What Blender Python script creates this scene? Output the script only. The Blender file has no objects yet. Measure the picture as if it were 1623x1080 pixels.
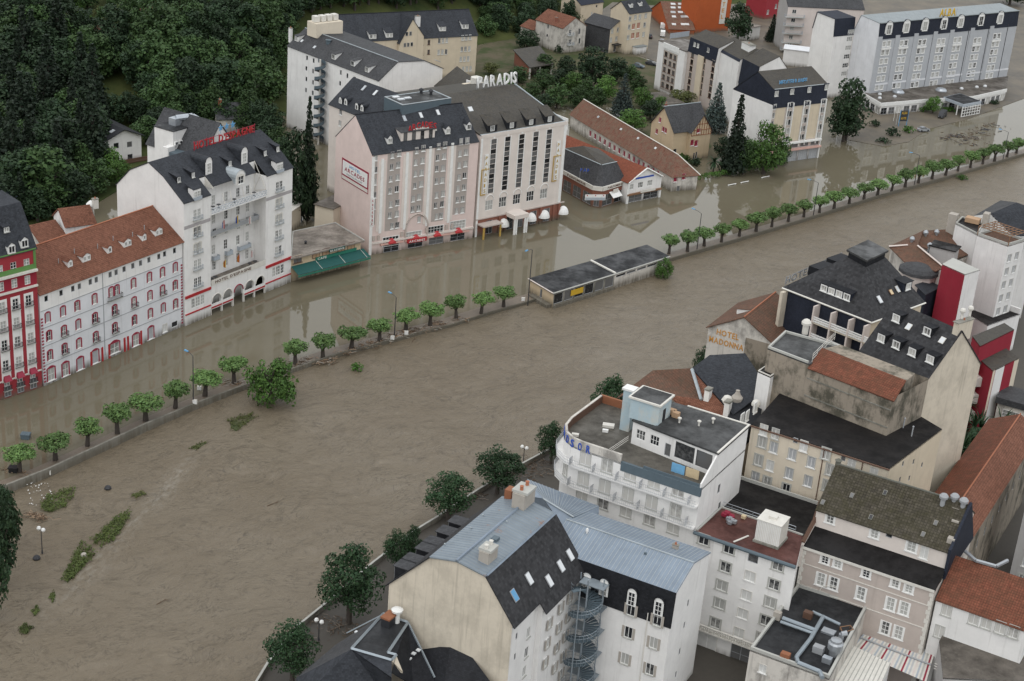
import bpy, math, random
from mathutils import Vector, Matrix
rnd = random.Random(7)
S = bpy.context.scene
COL = S.collection
# ---------------------------------------------------------------- camera
CX, CY, FPX, CAMH = 811.5, 540.0, 2500.0, 130.0
TH, RO = math.radians(23.71), math.radians(-4.56)
_F = Vector((0, math.cos(TH), -math.sin(TH)))
_r0, _d0 = Vector((1, 0, 0)), Vector((0, -math.sin(TH), -math.cos(TH)))
CR = _r0*math.cos(RO)+_d0*math.sin(RO)
CD = -_r0*math.sin(RO)+_d0*math.cos(RO)
EYE = Vector((0, 0, CAMH))
cam = bpy.data.cameras.new('camera'); camo = bpy.data.objects.new('camera', cam); COL.objects.link(camo)
cam.sensor_width = 36; cam.lens = FPX/1623*36; cam.clip_start = 1; cam.clip_end = 6000
M3 = Matrix((CR, -CD, -_F)).transposed()
camo.matrix_world = Matrix.Translation(EYE) @ M3.to_4x4()
S.camera = camo
# ---------------------------------------------------------------- light
SUN_EL, SUN_AZ = math.radians(58), math.radians(196)      # azimuth clockwise from +Y
W = bpy.data.worlds.new('World'); S.world = W; W.use_nodes = True
nt = W.node_tree; bg = nt.nodes['Background']
sky = nt.nodes.new('ShaderNodeTexSky'); sky.sky_type = 'NISHITA'; sky.sun_disc = False
sky.sun_elevation = SUN_EL; sky.sun_rotation = SUN_AZ; sky.dust_density = 5.0; sky.air_density = 1.2; sky.ozone_density = 1.5
hs = nt.nodes.new('ShaderNodeHueSaturation'); hs.inputs['Saturation'].default_value = 0.42
nt.links.new(sky.outputs[0], hs.inputs['Color'])
oc = nt.nodes.new('ShaderNodeMix'); oc.data_type = 'RGBA'; oc.inputs[0].default_value = 0.82; oc.inputs[7].default_value = (7.7, 7.9, 8.1, 1)   # even overcast cloud cover
nt.links.new(hs.outputs[0], oc.inputs[6]); nt.links.new(oc.outputs[2], bg.inputs[0])
bg.inputs[1].default_value = 0.15
sl = bpy.data.lights.new('sun', 'SUN'); sl.energy = 0.55; sl.angle = math.radians(70); sl.color = (1.0, 0.98, 0.95)
so = bpy.data.objects.new('sun', sl); COL.objects.link(so)
sd = Vector((math.sin(SUN_AZ)*math.cos(SUN_EL), math.cos(SUN_AZ)*math.cos(SUN_EL), math.sin(SUN_EL)))
so.rotation_euler = sd.to_track_quat('Z', 'Y').to_euler(); so.location = (0, 0, 300)
S.view_settings.view_transform = 'Standard'; S.view_settings.look = 'None'
S.view_settings.gamma = 1; S.view_settings.exposure = 0.14
S.render.engine = 'CYCLES'
# ---------------------------------------------------------------- pixel -> place
def ray(x, y): return (x-CX)*CR+(y-CY)*CD+FPX*_F
def G(x, y, z=0.0):
    q = ray(x, y); t = (z-CAMH)/q.z; return EYE+q*t
def G2(x, y, z=0.0): p = G(x, y, z); return Vector((p.x, p.y))
def up(P, x, y):
    q = ray(x, y); t = (q.x*P[0]+q.y*P[1])/(q.x*q.x+q.y*q.y); return CAMH+q.z*t
def zt(ox, oy, s): return lambda x, y: (ox+x/s, oy+y/s)
def v3(p, z): return Vector((p[0], p[1], z))
# ---------------------------------------------------------------- materials
MATS = {}
class NB:
    def __init__(s, name):
        s.m = bpy.data.materials.new(name); s.m.use_nodes = True; s.t = s.m.node_tree
        s.b = s.t.nodes['Principled BSDF']; s.c = None
    def n(s, k, **kw):
        o = s.t.nodes.new('ShaderNode'+k)
        for a, v in kw.items(): setattr(o, a, v)
        return o
    def l(s, a, b): s.t.links.new(a, b)
    def uv(s, kind='UV'):
        if not s.c: s.c = s.n('TexCoord')
        return s.c.outputs[kind]
    def mapp(s, src, sc):
        m = s.n('Mapping'); m.inputs['Scale'].default_value = sc; s.l(src, m.inputs[0]); return m.outputs[0]
    def noise(s, src, scale, det=4, rough=.6):
        o = s.n('TexNoise'); o.inputs['Scale'].default_value = scale; o.inputs['Detail'].default_value = det
        o.inputs['Roughness'].default_value = rough; s.l(src, o.inputs['Vector']); return o.outputs[0]
    def ramp(s, src, *st):
        r = s.n('ValToRGB'); e = r.color_ramp.elements
        while len(e) < len(st): e.new(.5)
        for i, (p, c) in enumerate(st):
            e[i].position = p; e[i].color = (c[0], c[1], c[2], 1) if hasattr(c, '__len__') else (c, c, c, 1)
        s.l(src, r.inputs[0]); return r.outputs[0]
    def mix(s, f, a, b, mode='MIX'):
        m = s.n('Mix', data_type='RGBA', blend_type=mode)
        for i, v in ((0, f), (6, a), (7, b)):
            if hasattr(v, 'is_linked'): s.l(v, m.inputs[i])
            elif i == 0: m.inputs[i].default_value = v
            else: m.inputs[i].default_value = (v[0], v[1], v[2], 1) if hasattr(v, '__len__') else (v, v, v, 1)
        return m.outputs[2]
    def bump(s, h, st=.3, d=.05):
        b = s.n('Bump'); b.inputs['Strength'].default_value = st; b.inputs['Distance'].default_value = d
        s.l(h, b.inputs['Height']); s.l(b.outputs[0], s.b.inputs['Normal'])
    def col(s, c):
        if hasattr(c, 'is_linked'): s.l(c, s.b.inputs['Base Color'])
        else: s.b.inputs['Base Color'].default_value = (c[0], c[1], c[2], 1)
    def fin(s, rough=.7, metal=0, spec=.4):
        s.b.inputs['Roughness'].default_value = rough; s.b.inputs['Metallic'].default_value = metal
        s.b.inputs['Specular IOR Level'].default_value = spec; MATS[s.m.name] = s.m; return s.m
def sc(c, k): return tuple(max(0, min(1, a*k)) for a in c)
def plain(name, c, rough=.6, metal=0, spec=.4, var=.18):
    b = NB(name); p = b.uv('Object'); n = b.noise(p, 1.3, 3)
    b.col(b.mix(n, sc(c, 1-var), sc(c, 1+var))); return b.fin(rough, metal, spec)
def plaster(name, c, dirt=.35, streak=.3, dc=(.16, .14, .11), rough=.85, blotch=0):
    b = NB(name); p = b.uv('Object')
    n1 = b.noise(p, .35, 5, .65); n2 = b.noise(b.mapp(p, (1.6, 1.6, .09)), 1.0, 4, .6); n3 = b.noise(p, 3.0, 5, .7)
    base = b.mix(b.ramp(n1, (.3, 0), (.75, 1)), sc(c, .90), sc(c, 1.05))
    base = b.mix(b.mix(dirt, 0., b.ramp(n3, (.55, 0), (.85, 1))), base, sc(c, .72))
    st = b.ramp(n2, (.56, 0), (.82, streak)); base = b.mix(st, base, dc)
    if blotch: base = b.mix(b.ramp(b.noise(b.mapp(p, (.3, .3, .22)), 1.0, 6, .7), (.47, 0), (.62, blotch)), base, dc)
    sp = b.n('SeparateXYZ'); b.l(b.n('NewGeometry').outputs['Position'], sp.inputs[0]); mr = b.n('MapRange'); b.l(sp.outputs[2], mr.inputs[0]); mr.inputs[1].default_value = .25; mr.inputs[2].default_value = 1.7; mr.inputs[3].default_value = .95; mr.inputs[4].default_value = 0
    mw = b.n('Math', operation='MULTIPLY'); b.l(mr.outputs[0], mw.inputs[0]); b.l(b.ramp(n2, (.3, .4), (.6, 1)), mw.inputs[1]); base = b.mix(mw.outputs[0], base, (.115, .10, .075))   # silt line left by the flood
    b.col(base); b.bump(n3, .15, .03); return b.fin(rough, 0, .25)
def tiles(name, c1, c2, moss=None, mossamt=.3, w=.30, h=.38, rough=.85):
    b = NB(name); u = b.uv('UV'); p = b.uv('Object')
    br = b.n('TexBrick', offset=.0); b.l(u, br.inputs['Vector']); br.inputs['Scale'].default_value = 1
    br.inputs['Brick Width'].default_value = w; br.inputs['Row Height'].default_value = h
    br.inputs['Mortar Size'].default_value = .035; br.inputs['Mortar Smooth'].default_value = .6
    br.inputs['Color1'].default_value = (*c1, 1); br.inputs['Color2'].default_value = (*c2, 1); br.inputs['Mortar'].default_value = (*sc(c1, .35), 1)
    n1 = b.noise(p, .25, 5, .65); n2 = b.noise(p, 1.4, 5, .75)
    col = b.mix(b.ramp(n1, (.3, 0), (.7, 1)), br.outputs[0], sc(c2, 1.1)); col = b.mix(.55, br.outputs[0], col)
    col = b.mix(b.ramp(n2, (.45, 0), (.75, .75)), col, sc(c1, .45))
    if moss: col = b.mix(b.ramp(b.noise(p, .8, 6, .75), (.5-mossamt*.4, 0), (.75, 1)), col, moss)
    b.col(col); b.bump(br.outputs['Fac'], .9, -.06); return b.fin(rough, 0, .2)
def slate(name, c, var=.35, w=.35, h=.25, moss=None, mossamt=.25, rough=.62):
    b = NB(name); u = b.uv('UV'); p = b.uv('Object')
    br = b.n('TexBrick'); b.l(u, br.inputs['Vector']); br.inputs['Scale'].default_value = 1
    br.inputs['Brick Width'].default_value = w; br.inputs['Row Height'].default_value = h
    br.inputs['Mortar Size'].default_value = .012; br.inputs['Mortar Smooth'].default_value = .3
    br.inputs['Color1'].default_value = (*sc(c, 1-var), 1); br.inputs['Color2'].default_value = (*sc(c, 1+var), 1); br.inputs['Mortar'].default_value = (*sc(c, .4), 1)
    n1 = b.noise(p, .3, 5, .7); n2 = b.noise(b.mapp(u, (1.2, .12, 1)), 1.0, 4, .6)
    col = b.mix(b.ramp(n1, (.35, 0), (.7, .5)), br.outputs[0], sc(c, 1.5))
    col = b.mix(b.ramp(n2, (.5, 0), (.8, .4)), col, sc(c, .5))
    if moss: col = b.mix(b.ramp(b.noise(p, 1.0, 7, .8), (.6-mossamt*.5, 0), (.8, 1)), col, moss)
    b.col(col); b.bump(br.outputs[0], .4, .02); return b.fin(rough, 0, .13)
def bitumen(name, c, wet=.5, rough=.7):
    b = NB(name); p = b.uv('Object')
    n1 = b.noise(p, .22, 6, .7); n2 = b.noise(p, 1.1, 5, .7)
    col = b.mix(b.ramp(n1, (.38, 0), (.62, 1)), sc(c, .65), sc(c, 1.35))
    col = b.mix(b.ramp(n2, (.58, 0), (.75, .5)), col, sc(c, 2.2))
    col = b.mix(b.ramp(b.noise(p, .5, 3), (.6, 0), (.72, wet)), col, sc(c, .4))
    b.col(col); r = b.ramp(n1, (.4, rough), (.6, rough*.5)); b.l(r, b.b.inputs['Roughness']); b.bump(n2, .2, .03)
    m = b.fin(rough, 0, .16); return m
def zincm(name, c, sp=.55, rust=0):
    b = NB(name); u = b.uv('UV'); p = b.uv('Object')
    n1 = b.noise(p, .4, 5, .65); n2 = b.noise(b.mapp(u, (1.0/sp, .08, 1)), 1.2, 3, .5)
    col = b.mix(b.ramp(n1, (.3, 0), (.7, 1)), sc(c, .86), sc(c, 1.1)); col = b.mix(b.ramp(n2, (.45, 0), (.75, .45)), col, sc(c, .7))
    if rust: col = b.mix(b.ramp(b.noise(p, .33, 6, .75), (.62, 0), (.72, rust)), col, (.25, .11, .05))
    b.col(col); return b.fin(.5, .25, .4)
def leafm(name, c, var=.5):
    b = NB(name); oi = b.n('ObjectInfo'); p = b.uv('Object'); g = b.n('NewGeometry')
    n1 = b.noise(p, .9, 4, .7)
    col = b.mix(b.ramp(n1, (.3, 0), (.72, 1)), sc(c, 1-var), sc(c, 1+var))
    col = b.mix(b.mix(.5, 0., g.outputs['Random Per Island']), col, (c[0]*1.5, c[1]*1.25, c[2]*.8))
    h = b.n('HueSaturation'); b.l(col, h.inputs['Color'])
    mr = b.n('MapRange'); b.l(oi.outputs['Random'], mr.inputs[0]); mr.inputs[3].default_value = .7; mr.inputs[4].default_value = 1.25
    b.l(mr.outputs[0], h.inputs['Value']); b.col(h.outputs[0])
    b.b.inputs['Subsurface Weight'].default_value = 0
    return b.fin(.65, 0, .25)
def glassm(name, dark, curtain, frac):
    b = NB(name); oi = b.n('ObjectInfo'); p = b.uv('Object')
    n = b.noise(p, 2.2, 2); a = b.n('Math', operation='ADD'); b.l(oi.outputs['Random'], a.inputs[0])
    m = b.n('Math', operation='MULTIPLY'); b.l(n, m.inputs[0]); m.inputs[1].default_value = .5; b.l(m.outputs[0], a.inputs[1])
    f = b.ramp(a.outputs[0], (max(.02, .62-.0-frac*.5), 0), (min(.98, .86-frac*.3), 1))
    b.col(b.mix(f, dark, curtain)); return b.fin(.12, 0, .5)
def waterm(name, c1, c2, rough, ripple, swirl, foam=None):
    b = NB(name); p = b.uv('Object')
    n1 = b.noise(p, .02, 6, .65); n2 = b.noise(p, .09, 6, .7)
    col = b.mix(b.ramp(n1, (.35, 0), (.65, 1)), c1, c2)
    if swirl:
        # flow-aligned coordinates: streaks run along the river
        mp = b.n('Mapping'); mp.inputs['Rotation'].default_value = (0, 0, -math.radians(38)); b.l(p, mp.inputs[0])
        d = b.n('TexNoise'); d.inputs['Scale'].default_value = .06; d.inputs['Detail'].default_value = 3; b.l(mp.outputs[0], d.inputs['Vector'])
        vm = b.n('VectorMath', operation='SCALE'); b.l(d.outputs['Color'], vm.inputs[0]); vm.inputs['Scale'].default_value = 16
        va = b.n('VectorMath', operation='ADD'); b.l(mp.outputs[0], va.inputs[0]); b.l(vm.outputs[0], va.inputs[1])
        st = b.noise(b.mapp(va.outputs[0], (.14, .42, 1)), 1.0, 9, .74)
        fine = b.noise(b.mapp(va.outputs[0], (.7, 1.7, 1)), 1.0, 6, .72)
        col = b.mix(b.ramp(st, (.35, .55), (.48, 0)), col, sc(c1, .62))
        col = b.mix(b.ramp(st, (.58, 0), (.75, .6)), col, sc(c2, 1.25))
        col = b.mix(b.ramp(fine, (.57, 0), (.68, .7)), col, sc(c1, .5)); col = b.mix(b.ramp(fine, (.30, .5), (.42, 0)), col, sc(c2, 1.35))
        rg = b.noise(b.mapp(va.outputs[0], (.22, .6, 1)), 1.0, 3, .6); s1 = b.n('Math', operation='SUBTRACT'); b.l(rg, s1.inputs[0]); s1.inputs[1].default_value = .5; s2 = b.n('Math', operation='ABSOLUTE'); b.l(s1.outputs[0], s2.inputs[0])
        ms = b.n('Math', operation='MULTIPLY'); b.l(b.ramp(s2.outputs[0], (0, .7), (.022, 0)), ms.inputs[0]); b.l(b.ramp(b.noise(p, .16, 3, .6), (.44, 0), (.56, 1)), ms.inputs[1]); col = b.mix(ms.outputs[0], col, sc(c1, .42))  # thin dark curved strokes: shading of the waves painted into the water colour
        if foam:
            (x0, y0), (x1, y1) = foam; an = math.atan2(y1-y0, x1-x0); fm = b.n('Mapping', vector_type='TEXTURE'); fm.inputs['Location'].default_value = ((x0+x1)/2, (y0+y1)/2, 0); fm.inputs['Rotation'].default_value = (0, 0, an); b.l(p, fm.inputs[0])
            va2 = b.n('VectorMath', operation='ADD'); b.l(fm.outputs[0], va2.inputs[0]); vs2 = b.n('VectorMath', operation='SCALE'); b.l(d.outputs['Color'], vs2.inputs[0]); vs2.inputs['Scale'].default_value = 5; b.l(vs2.outputs[0], va2.inputs[1])
            sx = b.n('SeparateXYZ'); b.l(va2.outputs[0], sx.inputs[0]); ay = b.n('Math', operation='ABSOLUTE'); sb = b.n('Math', operation='SUBTRACT'); b.l(sx.outputs[1], sb.inputs[0]); sb.inputs[1].default_value = 2.5; b.l(sb.outputs[0], ay.inputs[0])
            m1 = b.ramp(ay.outputs[0], (0, .9), (1.0, 0)); mr = b.n('MapRange'); b.l(ay.outputs[0], mr.inputs[0]); mr.inputs[2].default_value = 2.6; mr.inputs[3].default_value = 1; mr.inputs[4].default_value = 0
            ax = b.n('Math', operation='ABSOLUTE'); b.l(sx.outputs[0], ax.inputs[0]); mr2 = b.n('MapRange'); b.l(ax.outputs[0], mr2.inputs[0]); L_ = math.hypot(x1-x0, y1-y0)/2; mr2.inputs[1].default_value = L_*.6; mr2.inputs[2].default_value = L_*1.1; mr2.inputs[3].default_value = 1; mr2.inputs[4].default_value = 0
            rp = b.noise(b.mapp(fm.outputs[0], (.5, 1.3, 1)), 1.0, 6, .75); mm = b.n('Math', operation='MULTIPLY'); b.l(mr.outputs[0], mm.inputs[0]); b.l(mr2.outputs[0], mm.inputs[1]); mm2 = b.n('Math', operation='MULTIPLY'); b.l(mm.outputs[0], mm2.inputs[0]); b.l(b.ramp(rp, (.45, 0), (.72, .6)), mm2.inputs[1]); col = b.mix(mm2.outputs[0], col, (.32, .30, .26))
        ad = b.n('Math', operation='ADD'); b.l(st, ad.inputs[0]); b.l(fine, ad.inputs[1]); h = ad.outputs[0]
    else:
        col = b.mix(b.ramp(n2, (.5, 0), (.75, .35)), col, sc(c2, .85)); h = b.noise(p, .35, 4, .6)
    b.col(col); b.bump(h, ripple, .25 if swirl else .05); m = b.fin(rough, 0, .5); b.b.inputs['IOR'].default_value = 1.33; return m
plaster('wall_white', (.74, .73, .71)); plaster('wall_cool', (.66, .67, .69)); plaster('wall_cream', (.64, .57, .46)); plaster('wall_pink', (.66, .54, .50), .2, .1)
plaster('wall_pinkwhite', (.66, .60, .55), .2, .1); plaster('wall_red', (.30, .035, .045), .2, .1); plaster('wall_crimson', (.27, .022, .038), .2, .15); plaster('wall_grey', (.40, .39, .38), .4, .35)
plaster('wall_greyblue', (.41, .425, .445), .2, .1); plaster('wall_orange', (.40, .095, .03), .2, .1); plaster('wall_taupe', (.38, .34, .31), .2, .1)
plaster('wall_beige', (.60, .54, .44), .4, .5, blotch=.22); plaster('wall_stain', (.29, .25, .20), .7, .85, (.06, .057, .042), blotch=.9); plaster('wall_peach', (.54, .43, .29), .3, .2)
plaster('wall_rosewhite', (.62, .55, .51), .3, .3); plaster('wall_oldwhite', (.58, .55, .50), .6, .7, (.12, .11, .10), blotch=.6); plaster('wall_buff', (.58, .50, .38), .35, .3); plaster('wall_brick', (.24, .10, .07), .3, .1)
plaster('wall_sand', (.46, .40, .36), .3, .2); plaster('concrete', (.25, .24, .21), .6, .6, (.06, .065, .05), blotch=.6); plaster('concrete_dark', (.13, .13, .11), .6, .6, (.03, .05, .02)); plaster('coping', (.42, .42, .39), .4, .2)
plaster('wall_tan', (.44, .29, .18), .3, .2); plaster('stucco_blue', (.40, .50, .54), .5, .4, (.5, .48, .42), blotch=.7)
tiles('tile_red', (.155, .066, .042), (.235, .105, .068)); tiles('tile_old', (.145, .07, .048), (.22, .108, .072), (.09, .07, .05), .5); tiles('tile_bright', (.155, .052, .032), (.225, .082, .050), (.10, .05, .03), .3, w=.35, h=.4)
tiles('tile_barn', (.16, .06, .04), (.23, .10, .07), (.17, .14, .10), .35); tiles('tile_smooth', (.22, .068, .04), (.24, .078, .045)); tiles('tile_moss', (.036, .031, .025), (.105, .092, .072), (.046, .042, .022), .42, w=.42, h=.42)
slate('slate', (.032, .035, .041)); slate('slate_grey', (.052, .053, .056)); slate('slate_dark', (.018, .019, .022), .3); slate('slate_moss', (.048, .046, .043), .4, moss=(.085, .074, .056), mossamt=.5); slate('slate_warm', (.034, .034, .036), .45, w=.45, h=.45)
slate('slate_navy', (.022, .026, .038), .2)
zincm('zinc', (.215, .26, .315)); zincm('zinc_old', (.215, .25, .275), .55, .9); zincm('zinc_pale', (.36, .40, .42)); zincm('roof_grey', (.24, .27, .28))
bitumen('bitumen', (.024, .025, .027)); bitumen('bitumen_grey', (.052, .053, .053)); bitumen('bitumen_red', (.085, .036, .030)); bitumen('bitumen_black', (.012, .011, .011), .3, .85); bitumen('gravel_tan', (.20, .175, .15), .15); bitumen('gravel_brown', (.10, .088, .075), .2); bitumen('terrace_tile', (.085, .078, .066), .5)
plain('white', (.72, .72, .70), .5); plain('offwhite', (.60, .58, .53), .6); plain('red', (.36, .02, .024), .5); plain('wine', (.26, .02, .045), .6); plain('teal', (.010, .075, .068), .7); plain('green', (.02, .16, .11), .6)
plain('blue', (.03, .08, .38), .5); plain('skyblue', (.10, .28, .48), .5); plain('gold', (.42, .28, .07), .5); plain('yellow', (.55, .35, .03), .5); plain('orange', (.52, .25, .06), .6); plain('grey', (.30, .31, .32), .6); plain('dark', (.025, .026, .03), .5)
plain('iron', (.035, .037, .042), .5); plain('steel', (.42, .45, .48), .35, .6); plain('rail_blue', (.36, .40, .44), .5); plain('rail_grey', (.42, .43, .44), .5); plain('wood', (.20, .11, .06), .7); plain('bark', (.06, .05, .042), .9); plain('shutter', (.36, .37, .38), .7); plain('shutter_white', (.56, .56, .54), .7)
plain('rust', (.25, .10, .05), .8); plain('brown', (.11, .06, .04), .7); plain('mud', (.16, .13, .10), .5); plain('driftwood', (.30, .21, .14), .9); plain('driftdark', (.10, .065, .04), .9); plain('trim_tan', (.50, .42, .33), .7); plain('terracotta', (.34, .13, .07), .8); plain('stone', (.36, .33, .29), .9)
plain('green_trim', (.10, .22, .06), .6); plain('wall_strip', (.35, .33, .33), .8); plain('pipe', (.27, .31, .34), .4, .3); plain('bluegrey', (.085, .115, .135), .5); plain('tarp_blue', (.16, .38, .60), .7); plain('tarp_tan', (.55, .44, .28), .7); plain('silver', (.35, .37, .39), .35, .5); plain('asphalt', (.062, .055, .046), .7); plain('pink', (.55, .35, .30), .7); plain('black', (.012, .012, .014), .5)
leafm('leaf_pollard', (.085, .155, .052), .6); leafm('leaf_mid', (.034, .070, .024)); leafm('leaf_dark', (.017, .037, .017)); leafm('leaf_near', (.020, .048, .021)); leafm('leaf_fir', (.013, .025, .015), .35); leafm('leaf_blue', (.05, .075, .075), .4); leafm('leaf_bright', (.06, .13, .03)); leafm('leaf_hedge', (.045, .11, .02)); leafm('grass', (.06, .085, .025), .6); leafm('leaf_olive', (.07, .085, .03))
glassm('glass', (.018, .02, .024), (.38, .38, .36), .35); glassm('glass_dark', (.012, .014, .017), (.12, .12, .12), .15); glassm('glass_curtain', (.06, .06, .06), (.52, .51, .48), .9); glassm('skylight', (.30, .33, .36), (.60, .62, .63), .8)
waterm('flood_water', (.128, .112, .076), (.150, .133, .094), .025, .02, False); _fa, _fb = G(60, 985), G(345, 685); waterm('river_water', (.142, .114, .078), (.168, .140, .101), .30, .8, True, ((_fa.x, _fa.y), (_fb.x, _fb.y)))
def M(n): return MATS[n]
# ---------------------------------------------------------------- objects
ORG = {}
def org(o):
    return ORG.get(o, Vector((0, 0, 0))) if o else Vector((0, 0, 0))
def tag(o, label=None, cat=None, group=None, kind=None):
    if label: o['label'] = label
    if cat: o['category'] = cat
    if group: o['group'] = group
    if kind: o['kind'] = kind
    return o
def thing(name, label, cat, at, group=None):
    o = bpy.data.objects.new(name, None); COL.objects.link(o); o.empty_display_size = .5
    o.location = at; ORG[o] = Vector(at); return tag(o, label, cat, group)
def put(name, me, parent=None, loc=(0, 0, 0), rz=0.0, local=False):
    o = bpy.data.objects.new(name, me); COL.objects.link(o)
    L = Vector(loc)
    if parent:
        o.parent = parent
        if not local: ORG[o] = Vector(loc); L = L-org(parent)
    else: ORG[o] = Vector(loc)
    o.location = L; o.rotation_euler = (0, 0, rz); return o
def auto_uv(me):
    uvl = me.uv_layers.new(name='UVMap').data; vs = me.vertices
    for p in me.polygons:
        n = p.normal
        if abs(n.z) > .995: h = Vector((1, 0, 0)); w = Vector((0, 1, 0))
        else:
            h = Vector((-n.y, n.x, 0)).normalized(); w = n.cross(h)
        for li in p.loop_indices:
            c = vs[me.loops[li].vertex_index].co; uvl[li].uv = (c.dot(h), c.dot(w))
class MB:
    def __init__(s): s.v = []; s.f = []; s.m = []
    def poly(s, pts, m=0):
        i = len(s.v); s.v += [Vector(p) for p in pts]; s.f.append(tuple(range(i, i+len(pts)))); s.m.append(m); return s
    def hexa(s, b, t, m=0):
        n = len(b); s.poly(list(reversed(b)), m); s.poly(t, m)
        for i in range(n): j = (i+1) % n; s.poly([b[i], b[j], t[j], t[i]], m)
        return s
    def box(s, c, X, Y, Z, m=0):
        c = Vector(c); X = Vector(X); Y = Vector(Y); Z = Vector(Z)
        b = [c-X-Y-Z, c+X-Y-Z, c+X+Y-Z, c-X+Y-Z]; return s.hexa(b, [p+2*Z for p in b], m)
    def bx(s, x0, x1, y0, y1, z0, z1, m=0):
        return s.hexa([Vector((x0, y0, z0)), Vector((x1, y0, z0)), Vector((x1, y1, z0)), Vector((x0, y1, z0))],
                      [Vector((x0, y0, z1)), Vector((x1, y0, z1)), Vector((x1, y1, z1)), Vector((x0, y1, z1))], m)
    def prism(s, pts, z0, z1, m=0, mt=None):
        b = [v3(p, z0) for p in pts]; t = [v3(p, z1) for p in pts]; n = len(b)
        a = sum(pts[i][0]*pts[(i+1) % n][1]-pts[(i+1) % n][0]*pts[i][1] for i in range(n))
        if a < 0: b.reverse(); t.reverse()
        s.poly(list(reversed(b)), m); s.poly(t, m if mt is None else mt)
        for i in range(n): j = (i+1) % n; s.poly([b[i], b[j], t[j], t[i]], m)
        return s
    def bar(s, p, q, r, m=0, n=4, r2=None):
        p = Vector(p); q = Vector(q); d = (q-p).normalized(); a = d.orthogonal().normalized(); b = d.cross(a); r2 = r if r2 is None else r2
        A = [p+(a*math.cos(2*math.pi*k/n+.785)+b*math.sin(2*math.pi*k/n+.785))*r for k in range(n)]
        B = [q+(a*math.cos(2*math.pi*k/n+.785)+b*math.sin(2*math.pi*k/n+.785))*r2 for k in range(n)]
        return s.hexa(A, B, m)
    def path(s, pts, r, m=0, n=6):
        for a, b in zip(pts, pts[1:]): s.bar(a, b, r, m, n)
        return s
    def lathe(s, c, prof, m=0, n=12):
        c = Vector(c); R = [[c+Vector((r*math.cos(2*math.pi*k/n), r*math.sin(2*math.pi*k/n), z)) for k in range(n)] for r, z in prof]
        for a, b in zip(R, R[1:]):
            for k in range(n): j = (k+1) % n; s.poly([a[k], a[j], b[j], b[k]], m)
        s.poly(list(reversed(R[0])), m); s.poly(R[-1], m); return s
    def slab(s, pts, th, m=0):
        """a sloping sheet: polygon pts (counter-clockwise from above) with thickness th below"""
        pts = [Vector(p) for p in pts]; n = (pts[1]-pts[0]).cross(pts[2]-pts[0]).normalized()
        if n.z < 0: pts.reverse(); n = -n
        return s.hexa([p-n*th for p in pts], pts, m)
    def mesh(s, name, mats, o=Vector((0, 0, 0))):
        me = bpy.data.meshes.new(name); me.from_pydata([(p-o)[:] for p in s.v], [], s.f)
        for k in (mats if isinstance(mats, (list, tuple)) else [mats]): me.materials.append(M(k) if isinstance(k, str) else k)
        if any(s.m): me.polygons.foreach_set('material_index', s.m)
        me.update(); auto_uv(me); return me
    def build(s, name, mats, parent=None, at=None):
        """mesh in world coordinates -> object whose origin sits at 'at' (or at its parent)"""
        o = Vector(at) if at is not None else (org(parent) if parent else Vector((0, 0, 0)))
        return put(name, s.mesh(name, mats, o), parent, o)
def rot2(d, a): return Vector((d[0]*math.cos(a)-d[1]*math.sin(a), d[0]*math.sin(a)+d[1]*math.cos(a)))
# ---------------------------------------------------------------- windows
WST = {}
def wst(name, **k):
    d = dict(fm='white', pm='glass', nx=2, ny=1, fw=.07, sur=None, sw=.14, sill=None, sh=None, shw=.45, arch=False, rec=.14, blind=None, head=None); d.update(k); WST[name] = d
wst('case', sill='coping'); wst('plain', nx=1); wst('dark', nx=1, pm='glass_dark', fm='shutter'); wst('grid', nx=3, ny=2)
wst('french', nx=2, ny=3, pm='glass'); wst('redarch', sur='wine', sw=.27, arch=True, nx=2, ny=2, rec=.12); wst('redshut', sur='wine', sw=.16, arch=True, sh='wine', shw=.38, nx=2, ny=2)
wst('redblind', sur='wine', sw=.25, arch=True, blind='shutter', nx=1); wst('whitesur', sur='white', sw=.3, nx=2, ny=2, head=.25); wst('whitearch', sur='offwhite', sw=.2, arch=True, nx=2, ny=2)
wst('shut', sur='offwhite', sw=.08, blind='shutter_white', nx=2); wst('shutg', sur='coping', sw=.12, blind='shutter', nx=2); wst('stonesur', sur='coping', sw=.22, sill='coping', nx=2); wst('curtain', pm='glass_curtain', nx=2, sur='coping', sw=.06, sill='coping')
wst('quoin', sur='white', sw=.28, nx=2, ny=3, head=.12); wst('strip', nx=1, ny=1, fm='iron', pm='glass_dark', fw=.05); wst('bay', nx=5, ny=3, fm='white', sur='white', sw=.15); wst('shgrey', sh='stone', shw=.34, sill='coping'); wst('loft', nx=2, fm='white', sur='white', sw=.15, pm='glass_curtain'); wst('redpl', nx=1, blind='wine', sur='wine', sw=.06); wst('garage', nx=4, ny=5, blind='shutter', fm='grey', sur='grey', sw=.1)
wst('whitegrid', nx=2, ny=2, sur='white', sw=.25, pm='glass'); wst('pinkwin', nx=2, fm='white', sur='wall_strip', sw=.06); wst('brown', fm='brown', nx=2, pm='glass_dark', sur='trim_tan', sw=.1); wst('door', nx=2, ny=2, pm='glass_dark', fm='grey'); wst('tanpanel', nx=2, blind='wall_tan', fm='brown'); wst('orange', blind='terracotta', nx=2, sur='trim_tan', sw=.12)
WMESH = {}
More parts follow.
